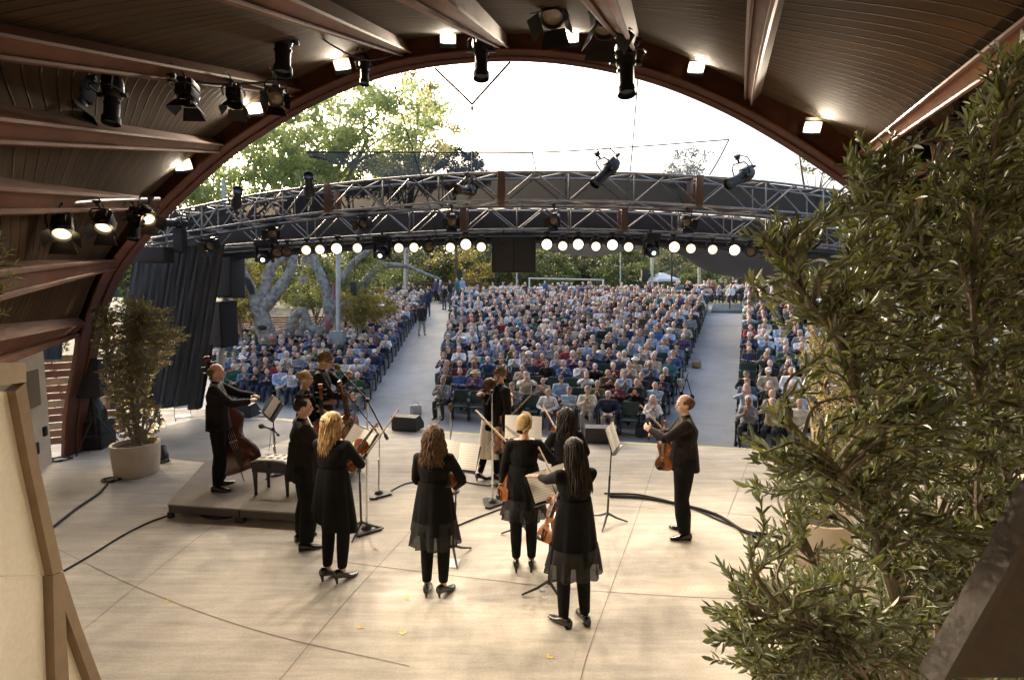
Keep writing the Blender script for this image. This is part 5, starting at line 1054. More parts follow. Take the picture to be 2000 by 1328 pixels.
def seat_parts():
    a = MB(); a.box((0, .02, .43), (.46, .42, .05), bev=.018); b_ = MB(); b_.box((0, -.22, .68), (.46, .045, .40), Matrix.Rotation(R(8), 3, 'X'), bev=.018); out = [('seat', a, m_seat), ('backrest', b_, m_seat)]
    for s in (-1, 1): f = MB(); f.box((s * .25, -.02, .30), (.03, .30, .60), bev=.008); f.box((s * .25, .02, .62), (.05, .34, .03), bev=.01); f.box((s * .25, .0, .015), (.06, .34, .03)); out.append(('arm_frame', f, m_seatm))
    return out
SP_ = seat_parts()
seat0 = thing('auditorium_seat', 'x', 'seat')
for nm, mb_, mt_0 in SP_: mb_.build(nm, mt_0, seat0)
allm = MB()
for k, (nm, mb_, mt_0) in enumerate(SP_): allm.add(mb_.v, mb_.f, 0 if k < 2 else 1)
seat1 = allm.build('auditorium_seat', [m_seat, m_seatm]); col.objects.unlink(seat1)
NUM = 'zero one two three four five six seven eight nine ten eleven twelve thirteen fourteen fifteen sixteen seventeen eighteen nineteen twenty'.split()
def num(k): return NUM[k] if k <= 20 else ('twenty-' + NUM[k - 20] if k < 30 else ('thirty' if k == 30 else 'thirty-' + NUM[k - 30] if k < 40 else 'forty'))
ra = random.Random(21); places = []; PITCHROW = .88; NROW = 22
for r in range(NROW):
    u = 14.35 + r * PITCHROW
    for blk, lo, hi in (('left', Ll(u) - (10.0 if r < 8 else 6.2), Ll(u) - .30), ('centre', Lr(u) + .30, Rl(u) - .30), ('right', Rr(u) + .30, Rr(u) + 5.6)):
        n = int((hi - lo) / .545); step = (hi - lo) / max(n, 1)
        for k in range(n):
            v = lo + (k + .5) * step; p = house(u, v); x, y = to_px(p + Vector((0, 0, 1.0)))
            if x < 418 or x > 1740 or (blk == 'left' and x < 640 and r > 7) or (blk == 'left' and r > 10 and k < 2): continue
            if x > 1660 and r > 2: continue
            seatno = n - k if blk == 'left' else k + 1
            emp = ra.random() < (.05 if r > 3 else .08)
            if blk == 'centre' and ((r == 0 and k in (2, 10)) or (r == 1 and k in (3, 4, 8)) or (r == 2 and k in (6, 7, 8))): emp = True
            if blk == 'centre' and r == 0 and k in (3,): emp = False
            places.append((p.length, blk, r, seatno, p, emp))
places.sort(key=lambda q: q[0])
stuffv, stufff, stuffm, so_ = [], [], [], 0; sv, sf, smi, sofs = [], [], [], 0
slotmats = []
def slot(m_):
    if m_ not in slotmats: slotmats.append(m_)
    return slotmats.index(m_)
seats_n = ppl = 0; first_seat = True; TN = list(TOPC); TW = [TOPW[k] for k in TN]; sv0 = np.array(allm.v)
def rotm(a): return np.array([[math.cos(a), -math.sin(a), 0], [math.sin(a), math.cos(a), 0], [0, 0, 1]])
def pick():
    vi = ra.choices(range(len(VAR)), [12, 13, 9, 7, 8, 6, 6, 4, 5, 3, 3, 3, 8, 5, 4])[0]; po, ha, me, lo_ = VAR[vi]
    hc = ra.choices(list(HAIRC), [32, 26, 17, 10, 11, 4])[0] if ha != 'bald' else ra.choices(list(HAIRC)[:3], [5, 4, 1])[0]
    return po, ha, me, lo_, hc, ra.choices(TN, TW)[0], ra.choice(PANTC), ra.choices(range(4), [5, 5, 2, .6])[0]
GAR = ['jacket', 'sweater', 'coat', 'shirt', 'cardigan']
for d_, blk, r, sn, p, emp in places:
    fd = (Vector((0.5, 5, 0)) - p).normalized(); fd = (fd * .6 - HA * .4).normalized(); rz = math.atan2(-fd.x, fd.y)
    where = '%s block row %s, seat %s from the %s' % (blk, num(r + 1), num(sn), 'aisle' if blk != 'centre' else 'left aisle')
    if emp or (r < 2) or (sn <= 1 and r < 12) or seats_n < 210:
        if seats_n < 285:
            lab = ('empty dark green seat, ' if emp else 'dark green seat under its sitter, ') + where
            if emp:
                if first_seat: s_ = seat0; first_seat = False; s_.location = p; s_.rotation_euler = (0, 0, rz); s_['label'] = lab; s_['group'] = 'green seats of the auditorium'
                else: dup(seat0, p, (0, 0, rz), lab, 'green seats of the auditorium')
            else:
                s_ = seat1.copy(); col.objects.link(s_); s_.location = p; s_.rotation_euler = (0, 0, rz); tag(s_, lab, 'seat', 'green seats of the auditorium')
            seats_n += 1
        else: emp_ = 1
    if seats_n >= 285 or not (emp or r < 2 or (sn <= 1 and r < 12) or seats_n < 210):
        sv.append(sv0 @ rotm(rz).T + np.array(p)); sf += [tuple(i + sofs for i in f) for f in allm.f]; smi += allm.m; sofs += len(sv0)
    if emp: continue
    po, ha, me, lo_, hc, tc_, pc, sc_ = pick(); s = ra.uniform(.90, 1.07); rz2 = rz + ra.gauss(0, .16)
    hatm = m_straw if ra.random() < .4 else m_cap if ra.random() < .6 else m_aud_top[ra.choice(['navy', 'blue', 'red', 'black'])]
    mats7 = [m_aud_skin[sc_], m_aud_top[tc_], m_aud_pant[PANTC.index(pc)], m_aud_hair[hc], m_shoe, hatm, m_prog]
    if ppl < 298:
        o = bpy.data.objects.new('person', me); col.objects.link(o); o.location = p + HA * ra.uniform(-.05, .05) + HB * ra.uniform(-.05, .05); o.rotation_euler = (0, 0, rz2); o.scale = (s * ra.uniform(.96, 1.08), s, s)
        for k in range(7): o.material_slots[k].link = 'OBJECT'; o.material_slots[k].material = mats7[k]
        who = {'bald': 'balding %s person' % hc.split('-')[0] if False else 'balding %s person' % hc, 'hat': 'person in brimmed hat', 'cap': 'person in cap', 'long': 'long-haired %s person' % hc.replace('-haired', ''), 'bob': hc + ' person', 'short': hc + ' person'}[ha]
        pose_w = {'hands in lap': 'resting', 'hands raised': 'hands up', 'arms folded': 'arms folded'}.get(po, po)
        lab = '%s, %s %s, %s' % (who, tc_, ra.choice(GAR), where)
        tag(o, lab if len(lab.split()) > 15 else lab.replace(' ' + GAR[0] + ',', ' ' + GAR[0] + ','), 'audience member', 'seated audience'); ppl += 1
    else:
        V0, f0, m0 = lo_; A = (V0 * np.array([s, s, s])) @ rotm(rz2).T + np.array(p); stuffv.append(A); stufff += [tuple(i + so_ for i in f) for f in f0]; mm_ = [slot(q) for q in mats7]; stuffm += [mm_[q] for q in m0]; so_ += len(V0)
def stuffmesh(name, V, Fc, Mi, mats, label, cat):
    me = bpy.data.meshes.new(name); me.from_pydata(np.concatenate(V).tolist(), [], Fc); me.polygons.foreach_set('material_index', Mi); me.polygons.foreach_set('use_smooth', [True] * len(me.polygons))
    for q in mats: me.materials.append(q)
    me.update(); o = bpy.data.objects.new(name, me); col.objects.link(o); tag(o, label, cat, None, 'stuff'); return o
stuffmesh('seated_crowd', stuffv, stufff, stuffm, slotmats, 'packed rows of people seated in the back half of the auditorium', 'crowd')
if sv: stuffmesh('seat_rows', sv, sf, smi, [m_seat, m_seatm], 'dark green seats of the back rows, almost hidden by the people', 'seats')
# the crowd on the lawn behind the seats
lv, lf, lm_, lo2 = [], [], [], 0; keep = slotmats; slotmats = []
for i in range(430):
    u = UTOP + .8 + 26 * ra.random() ** 1.5; v = ra.uniform(-26, 9.5) + (u - 34) * .05; p = house(u, v)
    po, ha, me, l_, hc, tc_, pc, sc_ = pick(); V0, f0, m0 = l_; rz = math.atan2(-(-p.x), -p.y) + ra.uniform(-.5, .5); rz = math.atan2(p.x, -p.y) + ra.uniform(-.5, .5)
    tc_ = ra.choice(['white', 'sky-blue', 'grey', 'navy', 'beige', 'red', 'cream', 'white', 'black', 'blue'])
    mats7 = [m_aud_skin[sc_], m_aud_top[tc_], m_aud_pant[PANTC.index(pc)], m_aud_hair[hc], m_shoe, m_cap, m_prog]; A = V0 @ rotm(rz).T + np.array(p) + np.array([0, 0, ra.choice([0, 0, 0, .25])])
    lv.append(A); lf += [tuple(i_ + lo2 for i_ in f) for f in f0]; mm_ = [slot(q) for q in mats7]; lm_ += [mm_[q] for q in m0]; lo2 += len(V0)
stuffmesh('lawn_crowd', lv, lf, lm_, slotmats, 'far crowd sitting on the lawn behind the seats', 'crowd')
# people standing or walking
def standing(label, p, rz, H, top, pant, hair, walk=0, hands=((.22, .05, .84), (-.22, .05, .84))):
    J = stand(.09, .02, .02, fwd_r=walk, fwd_l=-walk); J.update(hand_r=hands[0], hand_l=hands[1], elbow_r=(.5, -.8, 0), elbow_l=(-.5, -.8, 0), girth=1.1)
    bd, C, Mh = body(J, .022, True, False); t_ = thing('person', label, 'audience member', p, rz); t_.scale = (H / 1.75,) * 3
    for nm in 'rl':
        Wv, E = J['W_' + nm], J['E_' + nm]; bd.ell(Wv + (Wv - E).normalized() * .07, (.025, .04, .09), basis(Wv - E), SKIN, 8, 6); A = Vector(J['leg_' + nm][2]); bd.ell(A + Vector((0, .06, -.045)), (.045, .13, .042), None, 3, 10, 6)
    bd.build('body', [m_aud_skin[1], m_aud_top[top], m_aud_pant[pant], m_shoe], t_, ang=70); robe(J, t_, 1.25, .80, (.18, .14), (.205, .165), m_aud_top[top], 'jacket', 5, .006)
    m = MB(); m.ell(C + Mh @ Vector((0, -.022, .142)), (.088, .098, .100), Mh, 0, 14, 10); m.build('hair', m_aud_hair[hair], t_); return t_
def onslope(x, y):
    d = ray(x, y); s = SLOPE; t = (-.95 - s * U0 - CAM_H) / (d.z - s * (HA.x * d.x + HA.y * d.y)); return Vector((0, 0, CAM_H)) + d * t
standing('man in dark jacket and light trousers walking up the left aisle', onslope(824, 656), R(-14), 1.80, 'black', 3, 'dark-haired', .14)
standing('person in dark clothes with a badge at the top of the left aisle', onslope(836, 618), R(160), 1.8, 'navy', 1, 'dark-haired')
for x, y, tp, hr, l in ((861, 592, 'slate-blue', 'white-haired', 'white-haired person in slate blue standing at the head of the left aisle'), (868, 605, 'black', 'brown-haired', 'person in black crossing the head of the left aisle'), (879, 593, 'black', 'blonde', 'blonde person in black standing behind the left aisle'), (893, 588, 'teal', 'grey-haired', 'grey-haired person in teal behind the first centre rows at left'), (903, 586, 'sky-blue', 'grey-haired', 'person in pale blue standing at the left of the lawn'), (852, 588, 'purple', 'white-haired', 'person in purple at the left of the group heading the left aisle')):
    standing(l, onslope(x, y), R(random.uniform(100, 260)), 1.72, tp, random.randint(0, 2), hr)
for x, Y, tp, hr, l in ((1098, 44, 'beige', 'brown-haired', 'person in beige standing tall behind the lawn crowd'), (1064, 42, 'blue', 'grey-haired', 'person in blue standing inside the goal shaped frame'), (1407, 37, 'charcoal', 'dark-haired', 'person in charcoal standing at the head of the right aisle'), (1432, 36, 'black', 'dark-haired', 'person in black standing left of the big white tent'), (1460, 36, 'white', 'white-haired', 'person in white standing under the big white tent'), (1384, 37, 'black', 'brown-haired', 'person in black left of the head of the right aisle')):
    q = at(x, Y); standing(l, q, R(random.uniform(140, 220)), 1.72, tp, random.randint(0, 2), hr)
# ------------------------------------------------------------------ tents, poles, frame beyond the seats
def tent(label, p, s, h, rz):
    t_ = thing('canopy_tent', label, 'tent', p, rz); m = MB(); e = s / 2
    m.add([(-e, -e, h), (e, -e, h), (e, e, h), (-e, e, h), (-e * .12, -e * .12, h + s * .26), (e * .12, -e * .12, h + s * .26), (e * .12, e * .12, h + s * .26), (-e * .12, e * .12, h + s * .26), (-e, -e, h - .28), (e, -e, h - .28), (e, e, h - .28), (-e, e, h - .28)], [(0, 1, 5, 4), (1, 2, 6, 5), (2, 3, 7, 6), (3, 0, 4, 7), (4, 5, 6, 7), (0, 8, 9, 1), (1, 9, 10, 2), (2, 10, 11, 3), (3, 11, 8, 0)]); m.build('canopy', mat('tent_white', (.78, .78, .78), .7), t_, smooth=False)
    for sx in (-1, 1):
        for sy in (-1, 1): m = MB(); m.tube([(sx * e * .97, sy * e * .97, 0), (sx * e * .97, sy * e * .97, h)], .035, 6); m.build('leg', m_white, t_)
tent('big white canopy tent beyond the right block of seats', at(1496, 36.5), 3.3, 2.35, R(12)); tent('small white canopy tent far behind the lawn crowd', at(1290, 64), 3.2, 2.5, R(20)); tent('white canopy tent top left of the small far one', at(1262, 70), 2.6, 2.5, R(-10)); tent('small white stall roof at the far left of the goal shaped frame', at(985, 74), 2.6, 2.0, R(5))
for i, (x, Y, y0, y1, r_, l) in enumerate(((1274, 38, 600, 490, .10, 'grey lamp post rising behind the centre block under the moving light'), (1366, 36, 620, 500, .11, 'pale wooden post near the head of the right aisle'), (1010, 48, 590, 530, .10, 'short post under the centre speakers'), (1312, 46, 590, 480, .08, 'dark post right of the grey lamp post'), (1212, 50, 580, 470, .06, 'thin post left of the grey lamp post'), (660, 23.5, 690, 400, .11, 'tall steel pole rising between the twisted sycamores from a concrete block'), (791, 40, 600, 470, .09, 'steel pole behind the left block of seats'), (968, 50, 590, 530, .09, 'dark thin post with a scarf of leaves left of centre'), (437, 27, 640, 350, .10, 'tall grey pole with round fittings beside the arch at far left'), (1730, 24, 700, 480, .25, 'dark square column behind the olive at right'))):
    m = MB(); a, b_ = P(x, y0, Y), P(x, y1, Y); m.tube([a - Vector((0, 0, .8)), b_], r_, 10); tag(m.build('post', m_galv if i not in (1, 3, 7, 9) else (mat('post_wood', (.42, .37, .30), .8, .2, 4) if i == 1 else m_black)), l, 'post')
m = MB(); c = P(659, 655, 23.5); m.box((c.x, c.y, c.z - .3), (.62, .5, 1.0), bev=.02); tag(m.build('concrete_block', m_path), 'concrete block at the foot of the tall steel pole', 'block')
t_ = thing('goal_frame', 'thin metal frame like a goal standing behind the centre rows', 'frame', at(1106, 38)); o_ = at(1106, 38)
m = MB(); m.tube([P(1034, 600, 38) - o_, P(1034, 544, 38) - o_], .05, 6); m.tube([P(1178, 600, 38) - o_, P(1178, 546, 38) - o_], .07, 6); m.build('upright', m_white, t_); m = MB(); m.tube([P(1032, 544, 38) - o_, P(1180, 547, 38) - o_], .06, 6); m.build('crossbar', m_galv, t_)
for x, y, Y, w__, h_, l in ((898, 537, 42, .42, .85, 'small distant black speaker on a post left of the centre speakers'), (1259, 539, 38, .48, .85, 'small distant black speaker beside the grey lamp post'), (1467, 547, 34, .48, .80, 'small black speaker in front of the big white tent'), (692, 564, 24, .22, .62, 'small black speaker hanging from a wire by the sycamores'), (1016, 540, 46, .5, .5, 'small dark speaker under the centre pair')): speaker(P(x, y, Y), (w__, .4, h_), (0, 0, 0), l, 'distant speakers')
m = MB(); m.tube([P(898, 557, 42), P(898, 600, 42)], .05, 6); tag(m.build('post', m_black), 'post carrying the distant speaker left of centre', 'post')
m = MB(); m.tube([P(1467, 560, 34), P(1467, 610, 34)], .04, 6); tag(m.build('post', m_black), 'post carrying the speaker before the big white tent', 'post')
m = MB(); m.tube([P(692, 550, 24), P(692, 470, 24)], .012, 5); tag(m.build('wire', m_blackm), 'wire holding the small speaker by the sycamores', 'wire')
t_ = thing('entrance_frame', 'dark timber frame over the head of the left aisle', 'frame', at(875, 41)); o_ = at(875, 41); m = MB()
m.tube([P(803, 555, 41) - o_, P(940, 553, 41) - o_], .09, 4); m.build('lintel', m_brown_d, t_)
for x in (805, 938): m = MB(); m.tube([P(x, 600, 41) - o_, P(x, 553, 41) - o_], .08, 4); m.build('post', m_brown_d, t_)
def railing(label, pts, h, n):
    t_ = thing('railing', label, 'railing', pts[0]); o_ = Vector(pts[0]); q = crv(pts, 4) if len(pts) > 2 else [Vector(pts[0]), Vector(pts[1])]
    for k in range(3): m = MB(); m.tube([p + Vector((0, 0, h * (.4 + .3 * k))) - o_ for p in q], .022, 5); m.build('rail', m_black, t_)
    L_ = len(q) - 1
    for k in range(n + 1): p = q[0].lerp(q[-1], k / n) - o_; m = MB(); m.tube([p, p + Vector((0, 0, h))], .025, 5); m.build('post', m_black, t_)
a, b_ = house(UTOP + .3, Lr(UTOP) - .5), house(UTOP + .3, Rl(UTOP)); railing('black railing between the seats and the lawn', [a, b_], 1.0, 14)
a, b_ = house(24, Ll(24) - 5.3), house(33, Ll(33) - 2.8); railing('black sloping handrail along the far edge of the left block', [a, b_], 1.0, 6)
a, b_ = house(UTOP + .4, Rr(UTOP) + .2), house(UTOP + .4, Rr(UTOP) + 7); railing('black railing in front of the big white tent', [a, b_], 1.0, 6)
p = house(UTOP - 2.2, (Rl(UTOP) + Rr(UTOP)) / 2 + .1); m = MB(); m.tube([p, p + Vector((0, 0, 1.0))], .03, 6); m.tube([p + Vector((0, 0, .98)), house(UTOP - .4, (Rl(UTOP) + Rr(UTOP)) / 2 + .1, 1.25)], .03, 6); tag(m.build('handrail', m_black), 'single handrail on the steps at the head of the right aisle', 'handrail')
# basket and walker in the right aisle
q = onslope(1360, 718); t_ = thing('wicker_basket', 'round wicker basket with a handle standing in the right aisle', 'basket', q); m_wick = mat('wicker', (.38, .23, .10), .7, .3, 40, .6, 90)
m = MB(); m.lathe([(.10, 0), (.17, .05), (.19, .13), (.17, .20), (.155, .20), (.17, .13), (.15, .05)], n=20, caps=False); m.lathe([(.001, .03), (.14, .03)], n=20, caps=False); m.build('bowl', m_wick, t_); m = MB(); m.tube([(.16 * math.cos(a), 0, .19 + .16 * math.sin(a)) for a in [math.pi * i / 10 for i in range(11)]], .012, 6); m.build('handle', m_wick, t_)
q = onslope(1330, 778); t_ = thing('wheeled_walker', 'folded wheeled walker with a pale bag beside the centre block', 'walker', q, R(20))
m = MB()
for s in (-1, 1): m.tube([(s * .22, .25, .08), (s * .22, -.05, .85), (s * .22, -.20, .92)], .016, 6); m.tube([(s * .22, -.28, .08), (s * .22, .0, .62)], .016, 6)
m.tube([(-.22, 0, .6), (.22, 0, .6)], .014, 6); m.build('frame', m_black, t_); m = MB(); m.ell((0, .05, .5), (.17, .10, .16)); m.build('bag', mat('bag_cloth', (.36, .33, .28), .8, .2, 9), t_)
for s in (-1, 1):
    for y in (.25, -.28): m = MB(); m.lathe([(.001, -.018), (.08, -.018), (.085, 0), (.08, .018), (.001, .018)], (s * .22, y, .085), 14, 0, basis((1, 0, 0))); m.build('wheel', m_blackm, t_)
for x, y, l, c in ((1255, 866, 'dark bag on the ground before the front row at right', (.03, .03, .035)), (1010, 846, 'dark bag on the ground before the front row behind the pair', (.035, .03, .028)), (812, 822, 'pale tote bags on the ground at the left end of the front centre row', (.5, .5, .48))):
    q = onslope(x, y - 14); m = MB(); m.box((q.x, q.y, q.z + .15), (.38, .18, .30), Matrix.Rotation(R(14), 3, 'Z'), bev=.05); m.tube(crv([(q.x - .11, q.y, q.z + .28), (q.x - .07, q.y, q.z + .39), (q.x + .07, q.y, q.z + .39), (q.x + .11, q.y, q.z + .28)], 4), .011, 6); tag(m.build('bag', mat('bag_%d' % x, c, .7, .3, 9, .5, 14)), l, 'bag')
# ------------------------------------------------------------------ the musicians, where they stand
def W(t_, v): return Matrix.LocRotScale(t_.location, t_.rotation_euler, t_.scale) @ Vector(v)
def rel(t_, p): return Matrix.LocRotScale(t_.location, t_.rotation_euler, t_.scale).inverted() @ Vector(p)
RZ_ = .2                                            # riser height
# 1 bass player, turned right
J = stand(.095, .03, .02); J.update(hand_r=(.16, .42, 1.22), hand_l=(-.10, .46, 1.25), elbow_r=(.7, -.2, -.5), elbow_l=(-.7, -.2, -.4), head_rot=(R(-4), 0, R(-8)), girth=1.05, trouser=1.35)
p = F(432, 953, RZ_); bp, C, Mh = musician('balding man in black suit standing turned right behind a double bass', p, R(-68), 1.80, J, 'fringe_bald', H_['sandy'], m_char, m_blk2, hands=dict(r=((-.7, .5, .2), (0, -.3, -1), .6), l=((.8, .3, .1), (0, -.3, -1), .6)), feet=(.35, -.25))
robe(J, bp, 1.18, .84, (.165, .135), (.185, .155), m_char, 'jacket', 5, .008)
b0 = P(470, 905, p.y + .20); b0.z = RZ_ + .18; top = P(400, 690, p.y + .55)
fiddle('double_bass', 'dark brown double bass leaning against the balding man', 'double bass', 1.02, .46, b0, frame(top - b0, (.55, -.75, .1)), m_bass, .19, .72, .17)
# 2 woman with cello, hair up
J = stand(.09, .02); J.update(hand_r=(.10, .36, 1.05), hand_l=(-.12, .36, 1.20), head_rot=(R(-4), 0, R(-20)), sleeve=.5)
p = P(597, 800, 7.35); p.z = RZ_; cw, C, Mh = musician('woman with blonde hair pinned up in an open backed black dress holding a cello', p, R(-62), 1.66, J, 'bun', H_['blonde'], woman=True, heel=.05, bare_ankle=True)
robe(J, cw, 1.12, .45, (.150, .13), (.25, .23), m_blk, 'dress', 8, .02)
a = P(634, 900, p.y - .05); a.z = RZ_ + .22; tp = P(627, 768, p.y - .02); fiddle('cello', 'orange brown cello with its scroll beside the woman with pinned up hair', 'cello', .74, .40, a, frame(tp - a, (.3, -.9, .2)), m_violin, .155, 1, .2)
# 3 tall man with glasses and cello
J = stand(.095, .03); J.update(hand_r=(.08, .36, 1.10), hand_l=(-.10, .34, 1.38), head_rot=(R(-24), 0, R(6)), girth=1.02)
p = P(630, 800, 7.75); p.z = RZ_; tm, C, Mh = musician('tall sandy haired man in glasses and black shirt looking down at his cello', p, R(-82), 1.90, J, 'tousled', H_['sandy'], m_char)
m = MB()
for s in (-1, 1):
    m.tube([C + Mh @ Vector((s * (.032 + .022 * math.cos(q)), .100, .114 + .018 * math.sin(q))) for q in [i * .5 for i in range(14)]], .0028, 5, caps=False); m.tube([C + Mh @ Vector((s * .054, .098, .118)), C + Mh @ Vector((s * .080, .0, .115))], .0028, 5)
m.tube([C + Mh @ Vector((-.010, .102, .117)), C + Mh @ Vector((.010, .102, .117))], .0028, 5); m.build('glasses', m_ebony, tm)
robe(J, tm, 1.15, .82, (.155, .125), (.18, .15), m_char, 'shirt_tail', 5, .008)
a = P(692, 905, p.y - .1); a.z = RZ_ + .22; tp = P(655, 716, p.y - .12); fiddle('cello', 'brown cello leaning against the tall man in glasses', 'cello', .74, .40, a, frame(tp - a, (.75, -.5, .1)), m_violin, .155, 1, .2)
# 4 man with a mohawk
J = stand(.10, .04, .03); J.update(hand_r=(.12, .34, 1.00), hand_l=(-.10, .38, 1.05), head_rot=(R(-6), 0, R(-6)), girth=1.1, trouser=1.6)
p = F(598, 1062); mm, C, Mh = musician('stocky man with a dark mohawk in an untucked black shirt facing right', p, R(-58), 1.78, J, 'mohawk', H_['dark'], m_char, m_blk2, feet=(.3, -.2))
robe(J, mm, 1.22, .80, (.175, .145), (.20, .18), m_char, 'shirt_tail', 7, .014)
hp = W(mm, J['W_r']); fiddle('violin', 'violin held low by the man with the mohawk', 'violin', .355, .38, W(mm, (-.06, .26, .98)), frame((.25, .5, .5), (.5, -.6, .5)), m_violin); bow('violin bow rising beside the face of the man with the mohawk', P(612, 838, p.y - .05), P(597, 806, p.y + .5))
# 5 blonde woman
J = stand(.085, .0, .02, heel=.055); J.update(hand_r=(.10, .36, 1.16), hand_l=(-.08, .36, 1.20), elbow_r=(.7, -.3, -.7), elbow_l=(-.7, -.3, -.7), head_rot=(R(-5), R(3), R(-38)), sleeve=1)
p = F(657, 1130); bw, C, Mh = musician('woman with straight blonde hair and a dark clip in a long black asymmetric top', p, R(-14), 1.77, J, 'long', H_['blonde'], woman=True, heel=.06, feet=(.45, .35), bare_ankle=True)
robe(J, bw, 1.20, .62, (.150, .125), (.225, .185), m_blk, 'tunic', 8, .016, zc=lambda a: -.10 * math.cos(a))
m = MB(); m.tube([C + Mh @ Vector((-.045, -.112, .15)), C + Mh @ Vector((.0, -.124, .155)), C + Mh @ Vector((.05, -.112, .15))], .009, 6); m.build('hair_clip', m_ebony, bw)
fiddle('violin', 'violin held in front of the woman with straight blonde hair', 'violin', .355, .38, W(bw, (-.04, .27, 1.08)), frame((.35, .4, .5), (.2, -.7, .5)), m_violin); bow('upright violin bow beside the blonde woman', W(bw, J['W_r']) + Vector((.03, .05, 0)), P(778, 800, p.y + .5))
# 6 woman with wavy brown hair
J = stand(.085, .0, .02, heel=.05); J.update(hand_r=(.16, .26, 1.02), hand_l=(-.10, .30, 1.05), elbow_r=(.9, -.5, -.2), elbow_l=(-.6, -.5, -.5), head_rot=(R(-3), 0, R(4)))
p = F(851, 1158); ww, C, Mh = musician('woman with wavy brown hair seen from behind with a violin tucked under her arm', p, R(-4), 1.70, J, 'wavy', H_['auburn'], woman=True, heel=.05, feet=(.5, -.1), bare_ankle=True)
robe(J, ww, 1.20, .68, (.150, .125), (.225, .185), m_blk, 'tunic', 8, .012); robe(J, ww, .80, .54, (.22, .175), (.245, .20), m_sheer, 'sheer_hem', 11, .022)
q = P(872, 930, p.y + .02); fiddle('violin', 'violin under the right arm of the woman with wavy brown hair', 'violin', .355, .38, q + Vector((.03, -.04, -.10)), frame((-.25, .35, .62), (.6, -.7, .1)), m_violin)
# 7, 8 the embracing pair
J = stand(.085, .0, .02, fwd_r=.10, fwd_l=-.12, heel=.05); J.update(hand_r=(.17, .30, 1.40), hand_l=(-.16, .36, 1.35), elbow_r=(.7, -.1, -.8), elbow_l=(-.8, .1, -.3), head_rot=(R(6), R(8), R(30)), sleeve=1)
p = F(957, 938); hw_, C, Mh = musician('woman with dark red hair in a cream patterned dress and black cardigan hugging a man', p, R(-62), 1.66, J, 'bob', H_['auburn'], woman=True, heel=.05, feet=(.1, -.1), bare_ankle=True, pant=m_blk2)
m_dress = mat('dress_print', (.62, .56, .45), .8); N, L, b_ = nodes_of(m_dress); tc = N.new('ShaderNodeTexCoord'); n1 = N.new('ShaderNodeTexNoise'); n1.inputs['Scale'].default_value = 6.5; n1.inputs['Detail'].default_value = 3; r1 = N.new('ShaderNodeValToRGB'); r1.color_ramp.elements[0].position = .33; r1.color_ramp.elements[0].color = (.09, .075, .06, 1); r1.color_ramp.elements[1].position = .43; r1.color_ramp.elements[1].color = (.74, .68, .56, 1)
L.new(tc.outputs['Object'], n1.inputs['Vector']); L.new(n1.outputs['Fac'], r1.inputs[0]); L.new(r1.outputs[0], b_.inputs['Base Color'])
robe(J, hw_, 1.05, .42, (.150, .13), (.215, .19), m_dress, 'dress', 8, .018)
m = MB(); E, w_ = J['E_r'], J['W_r']; m.tube([E.lerp(w_, .25), E.lerp(w_, .62), E.lerp(w_, .95)], [.054, .066, .040], 12); m.build('cream_cuff', mat('cream_cloth', (.68, .62, .50), .8, .08, 12, .2), hw_)
J = stand(.10, .06, .02); J.update(hand_r=(.08, .26, 1.36), hand_l=(-.28, .12, .92), elbow_r=(.9, .0, -.3), elbow_l=(-.6, -.6, -.1), head_rot=(R(-6), R(-6), R(24)), girth=1.12)
p = F(981, 942); hm, C, Mh = musician('smiling man with short sandy hair in a black shirt hugging a woman', (p.x - .02, p.y + .04, 0), R(112), 1.84, J, 'tousled', H_['sandy'], m_char, feet=(.2, -.2), hands=dict(r=((-.6, .6, .1), (0, 0, -1), .4)))
HMJ = J; robe(J, hm, 1.15, .78, (.165, .135), (.19, .165), m_char, 'shirt_tail', 6, .012)
# 9 woman with braided bun
J = stand(.085, .0, .02, heel=.055); J.update(hand_r=(.20, .30, 1.18), hand_l=(-.24, .10, .86), elbow_r=(.8, -.5, -.4), elbow_l=(-.6, -.8, 0), head_rot=(R(-3), 0, R(-14)))
p = F(1023, 1110); nw, C, Mh = musician('woman with a braided blonde bun in a black tunic seen from behind', p, R(2), 1.70, J, 'braid', H_['blonde'], woman=True, heel=.06, feet=(.12, .05), bare_ankle=True)
robe(J, nw, 1.20, .74, (.152, .125), (.215, .18), m_blk, 'tunic', 8, .012); robe(J, nw, .84, .61, (.21, .175), (.25, .205), m_sheer, 'sheer_hem', 11, .022)
m = MB(); m.ell(C + Mh @ Vector((-.012, -.128, .055)), (.026, .014, .02), Mh); m.ell(C + Mh @ Vector((-.04, -.122, .06)), (.02, .012, .016), Mh); m.build('hair_bow', m_blk, nw)
q = P(984, 965, p.y + .02); fiddle('viola', 'viola hanging from the left hand of the woman with the braided bun', 'viola', .40, .36, q + Vector((-.01, -.02, -.06)), frame((.12, .22, .9), (-.8, -.5, 0)), m_violin); bow('long bow slanting past the embracing pair, held by the woman with the braided bun', P(993, 868, p.y + .25), P(929, 801, p.y + .75))
hq = W(hm, HMJ['W_l']); bow('bow pointing up to the right from the hand of the hugging man', hq, P(1042, 767, hq.y - .1)); dz = frame((.05, -.12, 1), (.6, -.8, 0)); fiddle('violin', 'violin hanging from the hand of the hugging man', 'violin', .355, .38, hq - dz @ Vector((0, 0, .42)), dz, m_violin)
